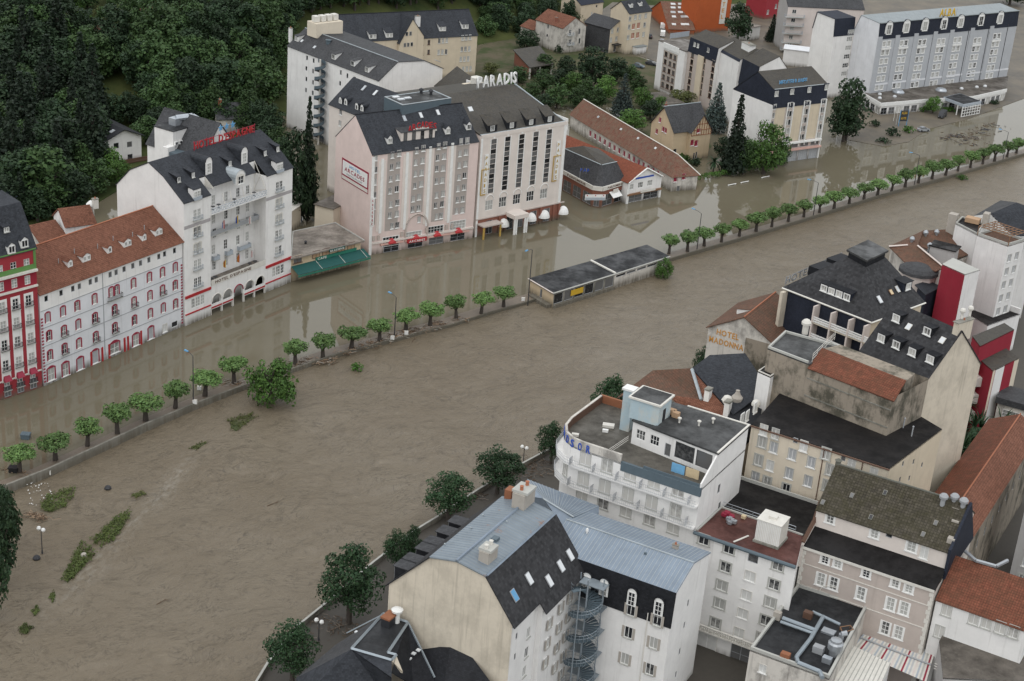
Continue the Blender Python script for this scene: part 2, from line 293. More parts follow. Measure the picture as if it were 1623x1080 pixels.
def wmesh(st, w, h):
    k = (st, round(w*20), round(h*20))
    if k in WMESH: return WMESH[k]
    d = WST[st]; f = d['fw']; y0, y1 = d['rec']-.09, d['rec']+.02; b = MB(); mats = [d['fm'], d['sur'] or d['fm'], d['sill'] or d['fm'], d['sh'] or d['fm']]
    X, Z = w/2, h/2
    b.bx(-X, X, y0, y1, -Z, -Z+f); b.bx(-X, X, y0, y1, Z-f, Z); b.bx(-X, -X+f, y0, y1, -Z+f, Z-f); b.bx(X-f, X, y0, y1, -Z+f, Z-f)
    for i in range(1, d['nx']): x = -X+w*i/d['nx']; b.bx(x-f*.55, x+f*.55, y0+.01, y1, -Z+f, Z-f)
    for i in range(1, d['ny']):
        z = -Z+h*i/d['ny']
        for j in range(d['nx']):
            xa = -X+w*j/d['nx']+f*.56; xb = -X+w*(j+1)/d['nx']-f*.56
            if xb > xa: b.bx(xa, xb, y0+.015, y1, z-f*.35, z+f*.35)
    if d['sur']:
        s = d['sw']; yo = -.05; hd = d['head'] or s
        b.bx(-X-s, -X+.002, yo, .02, -Z-.03, Z, 1); b.bx(X-.002, X+s, yo, .02, -Z-.03, Z, 1)
        if d['arch']:
            n = 6; ar = .22*w+.08
            P = [(-(X+s)+(2*(X+s))*i/n, Z+ar*math.sin(math.pi*i/n)) for i in range(n+1)]
            for (xa, za), (xb, zb) in zip(P, P[1:]):
                b.hexa([Vector((xa, .02, Z)), Vector((xa, yo, Z)), Vector((xb, yo, Z)), Vector((xb, .02, Z))], [Vector((xa, .02, za+.06)), Vector((xa, yo, za+.06)), Vector((xb, yo, zb+.06)), Vector((xb, .02, zb+.06))], 1)
        else: b.bx(-X-s, X+s, yo, .02, Z, Z+hd, 1)
    if d['sill'] or d['sur']: b.bx(-X-.1-(d['sw'] if d['sur'] else 0), X+.1+(d['sw'] if d['sur'] else 0), -.12, .05, -Z-.12, -Z+.001, 2)
    if d['sh']:
        s = d['shw']
        for sg in (-1, 1):
            x = sg*(X+s/2+.03+d['sw']*(1 if d['sur'] else 0)); b.bx(x-s/2, x+s/2, -.07, -.012, -Z, Z, 3)
    me = b.mesh('window', mats); p = MB(); yp = d['rec']-.02 if not d['blind'] else d['rec']-.05
    p.poly([(-X+.01, yp, -Z+.01), (X-.01, yp, -Z+.01), (X-.01, yp, Z-.01), (-X+.01, yp, Z-.01)])
    pm = p.mesh('pane', d['blind'] or d['pm']); WMESH[k] = (me, pm, d['blind']); return WMESH[k]
def winobj(parent, loc, rz, w, h, st, name='window', deep=True):
    me, pm, bl = wmesh(st, w, h); o = put(name, me, parent, loc, rz)
    put('shutter' if bl else 'pane', pm, o, (0, 0, 0), 0, True) if deep else put('pane', pm, parent, loc, rz)
    return o
BALM = {}
def balmesh(w, d, h, slabm, railm, bars=True, panel=None):
    k = (round(w*20), round(d*20), round(h*20), slabm, railm, bars, panel)
    if k in BALM: return BALM[k]
    b = MB(); b.bx(-w/2, w/2, -d, 0, -.14, 0, 0); X = w/2-.04; Y = -d+.05
    for z in (.08, h): b.bx(-X, X, Y-.025, Y+.025, z-.03, z+.03, 1); b.bx(-X-.02, -X+.03, Y+.03, 0, z-.03, z+.03, 1); b.bx(X-.03, X+.02, Y+.03, 0, z-.03, z+.03, 1)
    if panel: b.bx(-X, X, Y-.015, Y+.015, .12, h-.05, 2); b.bx(-X-.015, -X+.015, Y+.03, 0, .12, h-.05, 2); b.bx(X-.015, X+.015, Y+.03, 0, .12, h-.05, 2)
    elif bars:
        n = max(2, int(w/.18))
        for i in range(n+1): x = -X+2*X*i/n; b.bx(x-.014, x+.014, Y-.014, Y+.014, .11, h-.03, 1)
        for sx in (-X, X):
            for j in range(1, max(2, int(d/.18))): y = Y+(-Y)*j/max(2, int(d/.18)); b.bx(sx-.014, sx+.014, y-.014, y+.014, .11, h-.03, 1)
    BALM[k] = b.mesh('balcony', [slabm, railm, panel or railm]); return BALM[k]
# ---------------------------------------------------------------- facades
class Fc:
    """vertical wall plane from A to B (A left, B right seen from outside)"""
    def __init__(s, A, B, z0, z1, T, mat):
        s.A = Vector((A[0], A[1])); s.B = Vector((B[0], B[1])); s.u = (s.B-s.A).normalized(); s.W = (s.B-s.A).length
        s.n = Vector((s.u.y, -s.u.x)); s.rz = math.atan2(s.u.y, s.u.x); s.z0 = z0; s.z1 = z1; s.T = T; s.mats = [mat]; s.rects = []; s.paint = []; s.dep = .2; s.skip = False
    def px(s, x, y):
        q = ray(x, y); t = (s.A.x*s.n.x+s.A.y*s.n.y)/(q.x*s.n.x+q.y*s.n.y); p = EYE+q*t
        return (Vector((p.x, p.y))-s.A).dot(s.u), p.z
    def P(s, u, z, out=0.0): p = s.A+s.u*u+s.n*out; return Vector((p.x, p.y, z))
    def at(s, p): return s.px(*p)
    def win(s, p, w, h, st='case', hole=True, bal=None, name='window', dz=0):
        u, z = s.px(*p); return s.winu(u, z+dz, w, h, st, hole, bal, name)
    def winu(s, u, z, w, h, st='case', hole=True, bal=None, name='window'):
        if u-w/2 < .08 or u+w/2 > s.W-.08: u = min(max(u, w/2+.1), s.W-w/2-.1)
        if z-h/2 < s.z0+.02: z = s.z0+.03+h/2
        if z+h/2 > s.z1-.02: hole = False
        for r in s.rects:
            if u-w/2 < r[1]+.02 and u+w/2 > r[0]-.02 and z-h/2 < r[3]+.02 and z+h/2 > r[2]-.02: hole = False
        if hole: s.rects.append((u-w/2, u+w/2, z-h/2, z+h/2))
        o = winobj(s.T, s.P(u, z, 0 if hole else WST[st]['rec']+.03), s.rz, w, h, st, name)
        if bal: s.balc(u, z-h/2-.02, w+bal.get('x', .5), **{k: v for k, v in bal.items() if k != 'x'})
        return o
    def balc(s, u, z, w, d=.6, h=.9, slabm='coping', railm='iron', bars=True, panel=None):
        return put('balcony', balmesh(w, d, h, slabm, railm, bars, panel), s.T, s.P(u, z, .0), s.rz)
    def boxu(s, name, u0, u1, z0, z1, out, mat, inn=.0, parent=None):
        b = MB(); b.hexa([s.P(u0, z0, -inn), s.P(u0, z0, out), s.P(u1, z0, out), s.P(u1, z0, -inn)], [s.P(u0, z1, -inn), s.P(u0, z1, out), s.P(u1, z1, out), s.P(u1, z1, -inn)])
        return b.build(name, mat, parent or s.T, s.P((u0+u1)/2, z0))
    def area(s, u0, u1, z0, z1, mat):
        if mat not in s.mats: s.mats.append(mat)
        s.paint.append((u0, u1, z0, z1, s.mats.index(mat)))
    def wall(s, name='wall', top=None):
        """wall sheet with real openings and reveals; top: polygon [(u,z)..] added above z1"""
        b = MB(); zs = sorted({s.z0, s.z1, *[min(max(r[k], s.z0), s.z1) for r in s.rects for k in (2, 3)], *[min(max(r[k], s.z0), s.z1) for r in s.paint for k in (2, 3)]})
        for za, zb in zip(zs, zs[1:]):
            if zb-za < 1e-4: continue
            zm = (za+zb)/2; hs = sorted((r[0], r[1]) for r in s.rects if r[2] < zm < r[3]); ps = [p for p in s.paint if p[2] < zm < p[3]]
            us = sorted({0, s.W, *[x for h in hs for x in h], *[min(max(p[k], 0), s.W) for p in ps for k in (0, 1)]})
            for ua, ub in zip(us, us[1:]):
                um = (ua+ub)/2
                if ub-ua < 1e-4 or any(h[0] < um < h[1] for h in hs): continue
                m = 0
                for p in ps:
                    if p[0] < um < p[1]: m = p[4]
                b.poly([s.P(ua, za), s.P(ub, za), s.P(ub, zb), s.P(ua, zb)], m)
        for (ua, ub, za, zb) in s.rects:
            d = -s.dep; c = [(ua, za), (ub, za), (ub, zb), (ua, zb)]
            for i in range(4):
                p, q = c[i], c[(i+1) % 4]; b.poly([s.P(*p), s.P(*p, d), s.P(*q, d), s.P(*q)])
            b.poly([s.P(ua, za, d), s.P(ub, za, d), s.P(ub, zb, d), s.P(ua, zb, d)])
        if top: b.poly([s.P(u, z) for u, z in top])
        return b.build(name, s.mats, s.T)
# ---------------------------------------------------------------- ridge-profile building
class Block:
    """A->B is the front wall (A left from outside); prof = [(v,z)...] from front eave to back eave, v = metres behind the front"""
    def __init__(s, name, label, cat, A, B, prof, wall, roof, z0=-1.0, oe=.35, orake=.25, th=.16, walls=None, group=None, T=None, roofs=None):
        s.A = Vector((A[0], A[1])); s.B = Vector((B[0], B[1])); s.u = (s.B-s.A).normalized(); s.n = Vector((s.u.y, -s.u.x)); s.W = (s.B-s.A).length
        s.prof = prof; s.D = prof[-1][0]; w = walls or {}
        s.T = T or thing(name, label, cat, v3((s.A+s.B)/2-s.n*s.D/2, max(0, z0)), group)
        i = -s.n; C = s.B+i*s.D; E = s.A+i*s.D; s.C = C; s.E = E; zf = prof[0][1]; zb = prof[-1][1]; zm = min(zf, zb); s.z0 = z0
        s.F = Fc(s.A, s.B, z0, zf, s.T, w.get('F', wall)); s.R = Fc(s.B, C, z0, zm, s.T, w.get('R', wall)); s.K = Fc(C, E, z0, zb, s.T, w.get('K', wall)); s.L = Fc(E, s.A, z0, zm, s.T, w.get('L', wall))
        s.roofm = roof; s.roofs = roofs or {}; s.oe = oe; s.orake = orake; s.th = th; s.spans = None
    def pt(s, u, v, z): p = s.A+s.u*u-s.n*v; return Vector((p.x, p.y, z))
    def zr(s, v):
        P = s.prof
        for (va, za), (vb, zb) in zip(P, P[1:]):
            if va <= v <= vb: return za+(zb-za)*(v-va)/max(1e-6, vb-va)
        return P[0][1] if v < 0 else P[-1][1]
    def plane(s, k):
        (va, za), (vb, zb) = s.prof[k], s.prof[k+1]; a, b, c = s.pt(0, va, za), s.pt(1, va, za), s.pt(0, vb, zb); n = (b-a).cross(c-a).normalized(); return a, n
    def rpx(s, x, y, k=0):
        a, n = s.plane(k); q = ray(x, y); t = (a-EYE).dot(n)/q.dot(n); p = EYE+q*t; d = Vector((p.x, p.y))-s.A
        return d.dot(s.u), -d.dot(s.n), p.z
    def roofpts(s, k, u0=None, u1=None, vs=None):
        P = s.prof; (va, za), (vb, zb) = P[k], P[k+1]
        if k == 0 and vs is None and s.oe: g = (zb-za)/max(.3, vb-va); va -= s.oe; za -= g*s.oe
        if k == len(P)-2 and s.oe: g = (za-zb)/max(.3, vb-va); vb += s.oe; zb -= g*s.oe
        if vs is not None: za = za+(zb-za)*(vs-va)/(vb-va); va = vs
        u0 = -s.orake if u0 is None else u0; u1 = s.W+s.orake if u1 is None else u1
        L = Vector((0, 0, s.th+.01)); return [s.pt(u0, va, za)+L, s.pt(u1, va, za)+L, s.pt(u1, vb, zb)+L, s.pt(u0, vb, zb)+L]
    def finish(s, roof=True, gable=True):
        P = s.prof
        zm = min(P[0][1], P[-1][1])
        if not s.F.skip: s.F.wall()
        s.K.wall()
        topR = [(v, z) for v, z in P]; topR = [(0, zm)]+[p for p in topR if p[1] > zm+1e-4]+[(s.D, zm)]
        s.R.wall(top=list(reversed(topR)) if gable and len(topR) > 2 else None); s.L.wall(top=[(s.D-v, z) for v, z in topR] if gable and len(topR) > 2 else None)
        if roof:
            for k in range(len(P)-1):
                b = MB()
                if s.spans and k == 0:
                    for (a, c, vs) in s.spans: b.slab(s.roofpts(0, a, c, vs), s.th)
                else: b.slab(s.roofpts(k), s.th)
                b.build('roof', s.roofs.get(k, s.roofm), s.T)
        return s
    def ridge(s, k, mat, r=.13):
        v, z = s.prof[k]; b = MB(); b.bar(s.pt(-s.orake, v, z+s.th+.05), s.pt(s.W+s.orake, v, z+s.th+.05), r, 0, 6); b.build('ridge_cap', mat, s.T)
    # things on roof slopes
    def skylight(s, p, w=.8, h=1.2, k=0, mat='skylight', frame='grey'):
        u, v, z = s.rpx(*p, k); a, n = s.plane(k); X = Vector((s.u.x, s.u.y, 0)); Y = n.cross(X).normalized(); c = s.pt(u, v, z)+n*(s.th+.06)
        b = MB(); b.box(c, X*w/2, Y*h/2, n*.06); o = b.build('skylight', frame, s.T, c)
        g = MB(); g.box(c+n*.07, X*(w/2-.08), Y*(h/2-.08), n*.012); g.build('pane', mat, o)
    def dormer(s, p, w=1.2, h=1.3, k=0, style='gable', wall='white', roofm=None, st='case', rise=.5, uv=None, pitch=.25, ov=.15, winw=None, winh=None, n=1, face=None):
        if uv: u, v = uv; z = s.zr(v)
        else: u, v, z = s.rpx(*p, k)
        (va, za), (vb, zb) = s.prof[k], s.prof[k+1]; g = (zb-za)/(vb-va) if vb > va else 9; z += s.th
        roofm = roofm or s.roofs.get(k, s.roofm); X = Vector((s.u.x, s.u.y, 0)); I = Vector((-s.n.x, -s.n.y, 0)); o0 = s.pt(u, v, z)
        L = lambda x, y, zz: o0+X*x+I*y+Vector((0, 0, zz)); hw = w/2; b = MB(); r = MB()
        if style == 'shed':
            yb = h/max(.05, g-pitch) if g > pitch+.05 else 3
            yb = min(yb, 6); zt_ = h+pitch*yb
            b.poly([L(-hw, 0, -.1), L(hw, 0, -.1), L(hw, 0, h), L(-hw, 0, h)]); b.poly([L(-hw, 0, -.1), L(-hw, 0, h), L(-hw, yb, zt_)]); b.poly([L(hw, 0, h), L(hw, 0, -.1), L(hw, yb, zt_)])
            r.slab([L(-hw-ov, -ov*1.5, h-pitch*ov*1.5+.09), L(hw+ov, -ov*1.5, h-pitch*ov*1.5+.09), L(hw+ov, yb+.1, zt_+.09), L(-hw-ov, yb+.1, zt_+.09)], .09)
        elif style == 'gable':
            yb = min(h/g, 6); yr = min((h+rise)/g, 7)
            b.poly([L(-hw, 0, -.1), L(hw, 0, -.1), L(hw, 0, h), L(0, 0, h+rise), L(-hw, 0, h)]); b.poly([L(-hw, 0, -.1), L(-hw, 0, h), L(-hw, yb, h)]); b.poly([L(hw, 0, h), L(hw, 0, -.1), L(hw, yb, h)])
            for sg in (-1, 1):
                e = hw+ov; ze = h-rise*ov/hw
                r.slab([L(sg*e, -ov, ze+.07), L(0, -ov, h+rise+.07), L(0, yr, h+rise+.07), L(sg*e, max(0, ze/g), ze+.07)], .07)
        else:   # arched
            nseg = 8; A = [(-hw*math.cos(math.pi*i/nseg), h+hw*math.sin(math.pi*i/nseg)) for i in range(nseg+1)]
            b.poly([L(-hw, 0, -.1), L(hw, 0, -.1)]+[L(x, 0, zz) for x, zz in reversed(A)])
            b.poly([L(-hw, 0, -.1), L(-hw, 0, h), L(-hw, h/g, h)], 1); b.poly([L(hw, 0, h), L(hw, 0, -.1), L(hw, h/g, h)], 1)
            for (xa, za_), (xb, zb_) in zip(A, A[1:]): r.slab([L(xa*1.06, -.12, za_+.06), L(xb*1.06, -.12, zb_+.06), L(xb*1.06, zb_/g, zb_+.06), L(xa*1.06, za_/g, za_+.06)], .05)
        d = b.build('dormer', [wall, roofm], s.T, o0); r.build('dormer_roof', roofm, d)
        ww = winw or (w-.3)/n; wh = winh or h-.25
        for i in range(n):
            x = -hw+w*(i+.5)/n; me, pm, bl = wmesh(st, ww, wh); q = put('window', me, d, L(x, -WST[st]['rec']-.03, h/2-.03+(.1 if style != 'shed' else 0)), s.F.rz)
            put('pane', pm, d, L(x, -WST[st]['rec']-.03, h/2-.03+(.1 if style != 'shed' else 0)), s.F.rz)
        return d
    def stack(s, p, k=0, w=.7, d=.5, h=1.2, mat='offwhite', cap='concrete', uv=None, base=None, name='chimney'):
        if uv: u, v = uv; z = s.zr(v)
        else: u, v, z = s.rpx(*p, k)
        X = Vector((s.u.x, s.u.y, 0))*w/2; Y = Vector((-s.n.x, -s.n.y, 0))*d/2; c = s.pt(u, v, z); b = MB()
        b.box(c+Vector((0, 0, h/2-.4)), X, Y, Vector((0, 0, h/2+.4))); b.box(c+Vector((0, 0, h+.06)), X*1.15, Y*1.15, Vector((0, 0, .06)), 1)
        b.bar(c+Vector((0, 0, h+.1)), c+Vector((0, 0, h+.45)), .16, 2, 8, .12); return b.build(name, [mat, cap, 'terracotta'], s.T, c)
    def vent(s, p, k=0, r=.18, h=.7, mat='steel', cowl=True, name='roof_vent'):
        u, v, z = s.rpx(*p, k); c = s.pt(u, v, z); pr = [(r, -.2), (r, h)]+([(r*1.7, h+.02), (r*1.8, h+.25), (r*1.2, h+.5), (.05, h+.58)] if cowl else [(r*1.3, h+.02), (r*1.3, h+.12), (.04, h+.2)])
        b = MB(); b.lathe(c, pr, 0, 8); return b.build(name, mat, s.T, c)
def flatroof(T, pts, z, th, mat, name='roof', par=None, parw=.25, parh=.4, parm='coping'):
    b = MB(); b.prism(pts, z-th, z); o = b.build(name, mat, T)
    if par is not None:
        n = len(pts); cx = sum(p[0] for p in pts)/n; cy = sum(p[1] for p in pts)/n
        for i in range(n):
            if par != 'all' and i not in par: continue
            p, q = Vector(pts[i][:2]), Vector(pts[(i+1) % n][:2]); d = (q-p).normalized(); m = Vector((-d.y, d.x))
            if m.dot(Vector((cx, cy))-p) < 0: m = -m
            c = MB(); c.prism([p+d*(.002*i)+m*.003, q-d*parw*1.02+m*.003, q-d*parw*1.02+m*parw, p+d*(.002*i)+m*parw], z-.02, z+parh); c.build('parapet', parm, T)
    return o
def walls_of(T, pts, z0, z1, mat, idx=None):
    """list of Fc around a polygon given counter-clockwise seen from above"""
    n = len(pts); return [Fc(pts[i], pts[(i+1) % n], z0, z1, T, mat) for i in range(n)]
# ---------------------------------------------------------------- lettering
GLY = {}
def text_mesh(s, size, mat, ext=.05):
    if s not in GLY:
        cu = bpy.data.curves.new('t', 'FONT'); cu.body = s; cu.size = 1; cu.extrude = .5; cu.offset = .018; cu.resolution_u = 2
        o = bpy.data.objects.new('t', cu); COL.objects.link(o); dg = bpy.context.evaluated_depsgraph_get(); GLY[s] = bpy.data.meshes.new_from_object(o.evaluated_get(dg))
        bpy.data.objects.remove(o); bpy.data.curves.remove(cu)
    me = GLY[s].copy(); me.name = 'letter'
    for v in me.vertices: v.co.x *= size; v.co.y *= size; v.co.z *= ext*2
    me.materials.clear(); me.materials.append(M(mat)); return me
for _c in "ABCDEFGHIJKLMNOPQRSTUVWXYZ'": text_mesh(_c, 1, 'white')
def letters(parent, s, P0, X, size, mat, width=None, tilt=0.0, ext=.05, upv=Vector((0, 0, 1)), bold=0, one=False):
    """characters from P0 along unit X; each a part of its own. width = total width to fit"""
    X = Vector(X).normalized(); Y = Vector(upv).normalized(); N = X.cross(Y); R = Matrix((X, Y, N)).transposed().to_4x4(); x = 0; items = []
    for ch in ([s] if one else s):
        if ch == ' ': x += size*.35; continue
        me = text_mesh(ch, size, mat, ext); xs = [v.co.x for v in me.vertices]
        if not xs: continue
        for v in me.vertices: v.co.x -= min(xs)
        w = max(xs)-min(xs); items.append((ch, me, x, w)); x += w+size*.13
    k = (width/x) if width else 1; out = []
    for ch, me, x0, w in items:
        for v in me.vertices: v.co.x *= k
        o = bpy.data.objects.new('letter' if not one else 'lettering', me); COL.objects.link(o); loc = P0+X*(x0*k)
        o.parent = parent; o.matrix_local = Matrix.Translation(loc-org(parent)) @ R; out.append(o)
    return out
# ================================================================ setting
import numpy as np
def hillz(x, y):
    d = (y-405)-1.9*max(0.0, x+95)-.25*max(0, -x-150)
    h = .0 if d < 0 else .26*d*min(1, d/60)
    h = min(h, 70+.05*d)
    e = (y-640)-.55*max(0, x-60); h2 = 0 if e < 0 else .12*e
    return max(h, h2)-1.2
def hpx(x, y):
    q = ray(x, y).normalized(); t = 250.0
    while t < 2500:
        p = EYE+q*t
        if p.z < max(0, hillz(p.x, p.y)): return p
        t += 1.0
    return EYE+q*900
b = MB(); xs = [-900+i*30 for i in range(61)]; ys = [-60+j*30 for j in range(60)]
for i in range(len(xs)-1):
    for j in range(len(ys)-1):
        q = [(xs[i], ys[j]), (xs[i+1], ys[j]), (xs[i+1], ys[j+1]), (xs[i], ys[j+1])]
        b.poly([(x, y, hillz(x, y)) for x, y in q])
g = NB('hill_ground'); p_ = g.uv('Object'); n_ = g.noise(p_, .05, 6, .7)
g.col(g.mix(g.ramp(n_, (.35, 0), (.65, 1)), (.030, .045, .016), (.075, .085, .03))); g.fin(.95, 0, .1)
tag(b.build('ground', 'hill_ground'), kind='structure')
# river and flooded street
b = MB(); b.poly([(-1500, -300, -.35), (1500, -300, -.35), (1500, 2500, -.35), (-1500, 2500, -.35)]); tag(b.build('river', 'river_water'), kind='structure')
LEV = [(26, 774), (77, 754), (160, 715.6), (231, 682), (308, 648), (385, 617), (470, 586.5), (532.5, 564.8), (591, 549.4), (637, 537), (668, 528), (714, 517), (776, 497), (831, 481.7), (880, 466), (965, 441), (1062, 413), (1168.6, 382), (1280, 348.6), (1391.5, 313.3), (1503, 282.5), (1616, 248.3)]
LEV = [G2(*p) for p in LEV]
LEV = [LEV[0]+(LEV[0]-LEV[1])*3.5]+LEV+[LEV[-1]+(LEV[-1]-LEV[-2])*6]
b = MB(); far = [(LEV[-1].x+800, LEV[-1].y+900), (LEV[-1].x-200, 2400), (-1400, 2400), (-1400, LEV[0].y-40)]
pts = [(p.x, p.y, 0) for p in LEV]+[(x, y, 0) for x, y in far]
b.poly(pts); tag(b.build('flooded_street', 'flood_water'), kind='structure')
def offs(L, d):
    out = []
    for i, p in enumerate(L):
        a = L[max(0, i-1)]; c = L[min(len(L)-1, i+1)]; t = (c-a).normalized(); out.append(p+Vector((-t.y, t.x))*d)
    return out
def ribbon(L, d0, d1, z0, z1, mat, name, T=None, zf=None):
    a, c = offs(L, d0), offs(L, d1); m = MB()
    for i in range(len(L)-1):
        m.hexa([v3(a[i], z0), v3(a[i+1], z0), v3(c[i+1], z0), v3(c[i], z0)], [v3(a[i], zf(i) if zf else z1), v3(a[i+1], zf(i+1) if zf else z1), v3(c[i+1], zf(i+1) if zf else z1), v3(c[i], zf(i) if zf else z1)])
    return m.build(name, mat, T)
def levz(i): return 1.25 if i < 5 else (1.0, .75, .55, .42, .35, .30, .26, .24, .22, .25, .4)[i-5] if i < 16 else (.45 if i < 18 else .5)
W_ = thing('river_wall', 'long grey concrete wall between flooded street and river, lined with pollarded trees', 'wall', v3(LEV[6], -.3))
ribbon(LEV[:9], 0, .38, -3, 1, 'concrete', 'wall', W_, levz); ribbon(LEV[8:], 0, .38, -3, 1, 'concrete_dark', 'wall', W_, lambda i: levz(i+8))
ribbon(LEV, -.05, .43, 0, 0, 'coping', 'coping', W_, lambda i: levz(i)+.08) if False else None
tag(ribbon(LEV, .39, 3.6, -1, .06, 'mud', 'riverside_path'), kind='structure')
NBK = [(405, 1085), (426.7, 1049), (474, 991), (521.5, 952.6), (594, 890), (662, 838.5), (696, 817.8), (760, 775), (820.4, 739), (854.9, 720.6), (940, 675), (1060, 612), (1180, 552), (1300, 497), (1420, 447), (1540, 400), (1660, 355)]
NBK = [G2(*p, z=1.6) for p in NBK]; NBK = [NBK[0]+(NBK[0]-NBK[1])*3]+NBK+[NBK[-1]+(NBK[-1]-NBK[-2])*5]
b = MB(); b.prism([tuple(p) for p in NBK]+[(700, 700), (400, 60), (-40, 60)], -3, .7); tag(b.build('town_pavement', 'asphalt'), kind='structure')
W2 = thing('quay_wall', 'pale coped stone quay wall along the river edge below the near hotels', 'wall', v3(NBK[5], .7))
ribbon(NBK, .02, .31, -3, 1.5, 'concrete', 'wall', W2); ribbon(NBK, .0, .33, 1.5, 1.58, 'coping', 'coping', W2)
# ---------------------------------------------------------------- vegetation
def crown_mesh(name, blobs, per, leaf, mat, seed=1, up_=.25, flat=.0):
    r = np.random.default_rng(seed); Vv = []; n = 0
    for (x, y, z, R) in blobs:
        k = max(6, int(per*(R*R)))
        d = r.normal(size=(k, 3)); d[:, 2] += up_; d /= np.linalg.norm(d, axis=1)[:, None]
        c = np.array([x, y, z])+d*R*r.uniform(.72, 1.08, (k, 1)); nn = d+r.normal(size=(k, 3))*.55; nn[:, 2] += .25; nn /= np.linalg.norm(nn, axis=1)[:, None]
        a = np.cross(nn, r.normal(size=(k, 3))); a /= np.linalg.norm(a, axis=1)[:, None]; bb = np.cross(nn, a)
        s = leaf*r.uniform(.6, 1.35, (k, 1)); w = s*r.uniform(.5, .8, (k, 1))
        Vv.append(np.stack([c-a*s, c-bb*w, c+a*s, c+bb*w], 1).reshape(-1, 3)); n += k
    V = np.concatenate(Vv); me = bpy.data.meshes.new(name); me.vertices.add(n*4); me.vertices.foreach_set('co', V.ravel())
    me.loops.add(n*4); me.loops.foreach_set('vertex_index', np.arange(n*4)); me.polygons.add(n); me.polygons.foreach_set('loop_start', np.arange(n)*4); me.polygons.foreach_set('loop_total', np.full(n, 4))
    me.materials.append(M(mat)); me.update(); return me
def blob_crown(seed, R, H, zc, nb, br):
    r = random.Random(seed); out = []
    for i in range(nb):
        while True:
            x, y, z = r.uniform(-1, 1), r.uniform(-1, 1), r.uniform(-1, 1); q = x*x+y*y+z*z
            if .25 < q < 1: break
        k = 1-.25*max(0, z); out.append((x*R*k, y*R*k, zc+z*H, br*r.uniform(.6, 1.25)))
    out += [(0, 0, zc, min(R, H)*.62), (0, 0, zc-H*.3, min(R, H)*.55)]
    return out
def trunk_mesh(h, r, limbs, spread, top, seed, mat='bark'):
    rr = random.Random(seed); b = MB(); b.bar((0, 0, -.6), (0, 0, h*.5), r*1.25, 0, 7, r); b.bar((0, 0, h*.5), (0, 0, h), r, 0, 7, r*.8)
    for i in range(limbs):
        a = i*6.283/limbs+rr.uniform(-.3, .3); m = Vector((math.cos(a)*spread*.45, math.sin(a)*spread*.45, h+(top-h)*.45)); e = Vector((math.cos(a+.2)*spread, math.sin(a+.2)*spread, top*rr.uniform(.9, 1.05)))
        b.bar((0, 0, h*.85), m, r*.5, 0, 5, r*.36); b.bar(m, e, r*.36, 0, 5, r*.12)
    return b.mesh('trunk', mat)
PROTO = {}
for i in range(3):
    bl = []; r = random.Random(40+i)
    for k in range(38):
        a = r.uniform(0, 6.283); q = math.sqrt(r.random())*1.5; bl.append((math.cos(a)*q, math.sin(a)*q, 3.25+r.uniform(-.75, .75)*math.sqrt(max(.05, 1-(q/1.7)**2)), r.uniform(.38, .6)))
    bl.append((0, 0, 3.2, 1.05)); PROTO['pollard', i] = (trunk_mesh(1.7, .27, 6, .8, 2.9, i), crown_mesh('crown', bl, 190, .15, 'leaf_pollard', 50+i, .6))
for i in range(4): PROTO['round', i] = (trunk_mesh(4, .35, 6, 2.6, 7.5, i), crown_mesh('crown', blob_crown(60+i, 3.9, 5.0, 6.4, 60, 1.25), 26, .34, 'leaf_mid', 70+i, .4))
for i in range(3): PROTO['dark', i] = (trunk_mesh(4, .35, 6, 2.6, 7.5, i), crown_mesh('crown', blob_crown(160+i, 3.9, 5.3, 6.5, 62, 1.25), 26, .34, 'leaf_dark', 170+i, .4))
for i in range(3): PROTO['near', i] = (trunk_mesh(3.0, .30, 7, 2.4, 6, i), crown_mesh('crown', blob_crown(80+i, 3.3, 3.3, 5.3, 72, .85), 90, .17, 'leaf_near', 90+i, .4))
def conifer(seed, H, R, mat, per=30, leaf=.3):
    r = random.Random(seed); bl = []; n = int(H*1.7)
    for k in range(n):
        t = (k+.5)/n; z = H*(.10+.90*t); q = R*(1-t)**.85+.12; m = max(3, int(9*(1-t))+2)
        for j in range(m):
            a = 6.283*j/m+k*1.3+r.uniform(-.2, .2); w = r.uniform(.75, 1.1)
            bl.append((math.cos(a)*q*.8*w, math.sin(a)*q*.8*w, z-q*.22*w, max(.25, q*.30))); bl.append((math.cos(a)*q*.45, math.sin(a)*q*.45, z, max(.25, q*.30)))
    return (trunk_mesh(H*.7, .3, 0, 0, H, seed), crown_mesh('crown', bl, per, leaf, mat, seed, .1))
for i in range(2): PROTO['fir', i] = conifer(20+i, 15, 3.0, 'leaf_fir')
PROTO['bluefir', 0] = conifer(31, 11, 3.2, 'leaf_blue', 34, .24)
for i in range(2): PROTO['bright', i] = (PROTO['round', i][0], crown_mesh('crown', blob_crown(200+i, 3.7, 4.1, 5.2, 56, 1.1), 40, .26, 'leaf_bright', 210+i, .4))
for i in range(2): PROTO['olive', i] = (PROTO['round', i][0], crown_mesh('crown', blob_crown(220+i, 3.5, 3.6, 4.8, 50, 1.1), 36, .28, 'leaf_olive', 230+i, .4))
bl = []; r = random.Random(5)
for k in range(70):
    t = r.random(); a = r.uniform(0, 6.283); q = r.uniform(.3, 1.0); bl.append((math.cos(a)*q*2.6, math.sin(a)*q*2.6, .6+t*4.6*(1-.55*q), r.uniform(.45, .85)))
PROTO['willow', 0] = (trunk_mesh(2, .25, 6, 1.5, 4, 2), crown_mesh('crown', bl, 95, .17, 'leaf_bright', 33, .5))
bl = []
for k in range(26): a = r.uniform(0, 6.283); q = r.uniform(.2, 1.0); bl.append((math.cos(a)*q, math.sin(a)*q, .25+r.uniform(0, .9)*(1.2-q), r.uniform(.25, .45)))
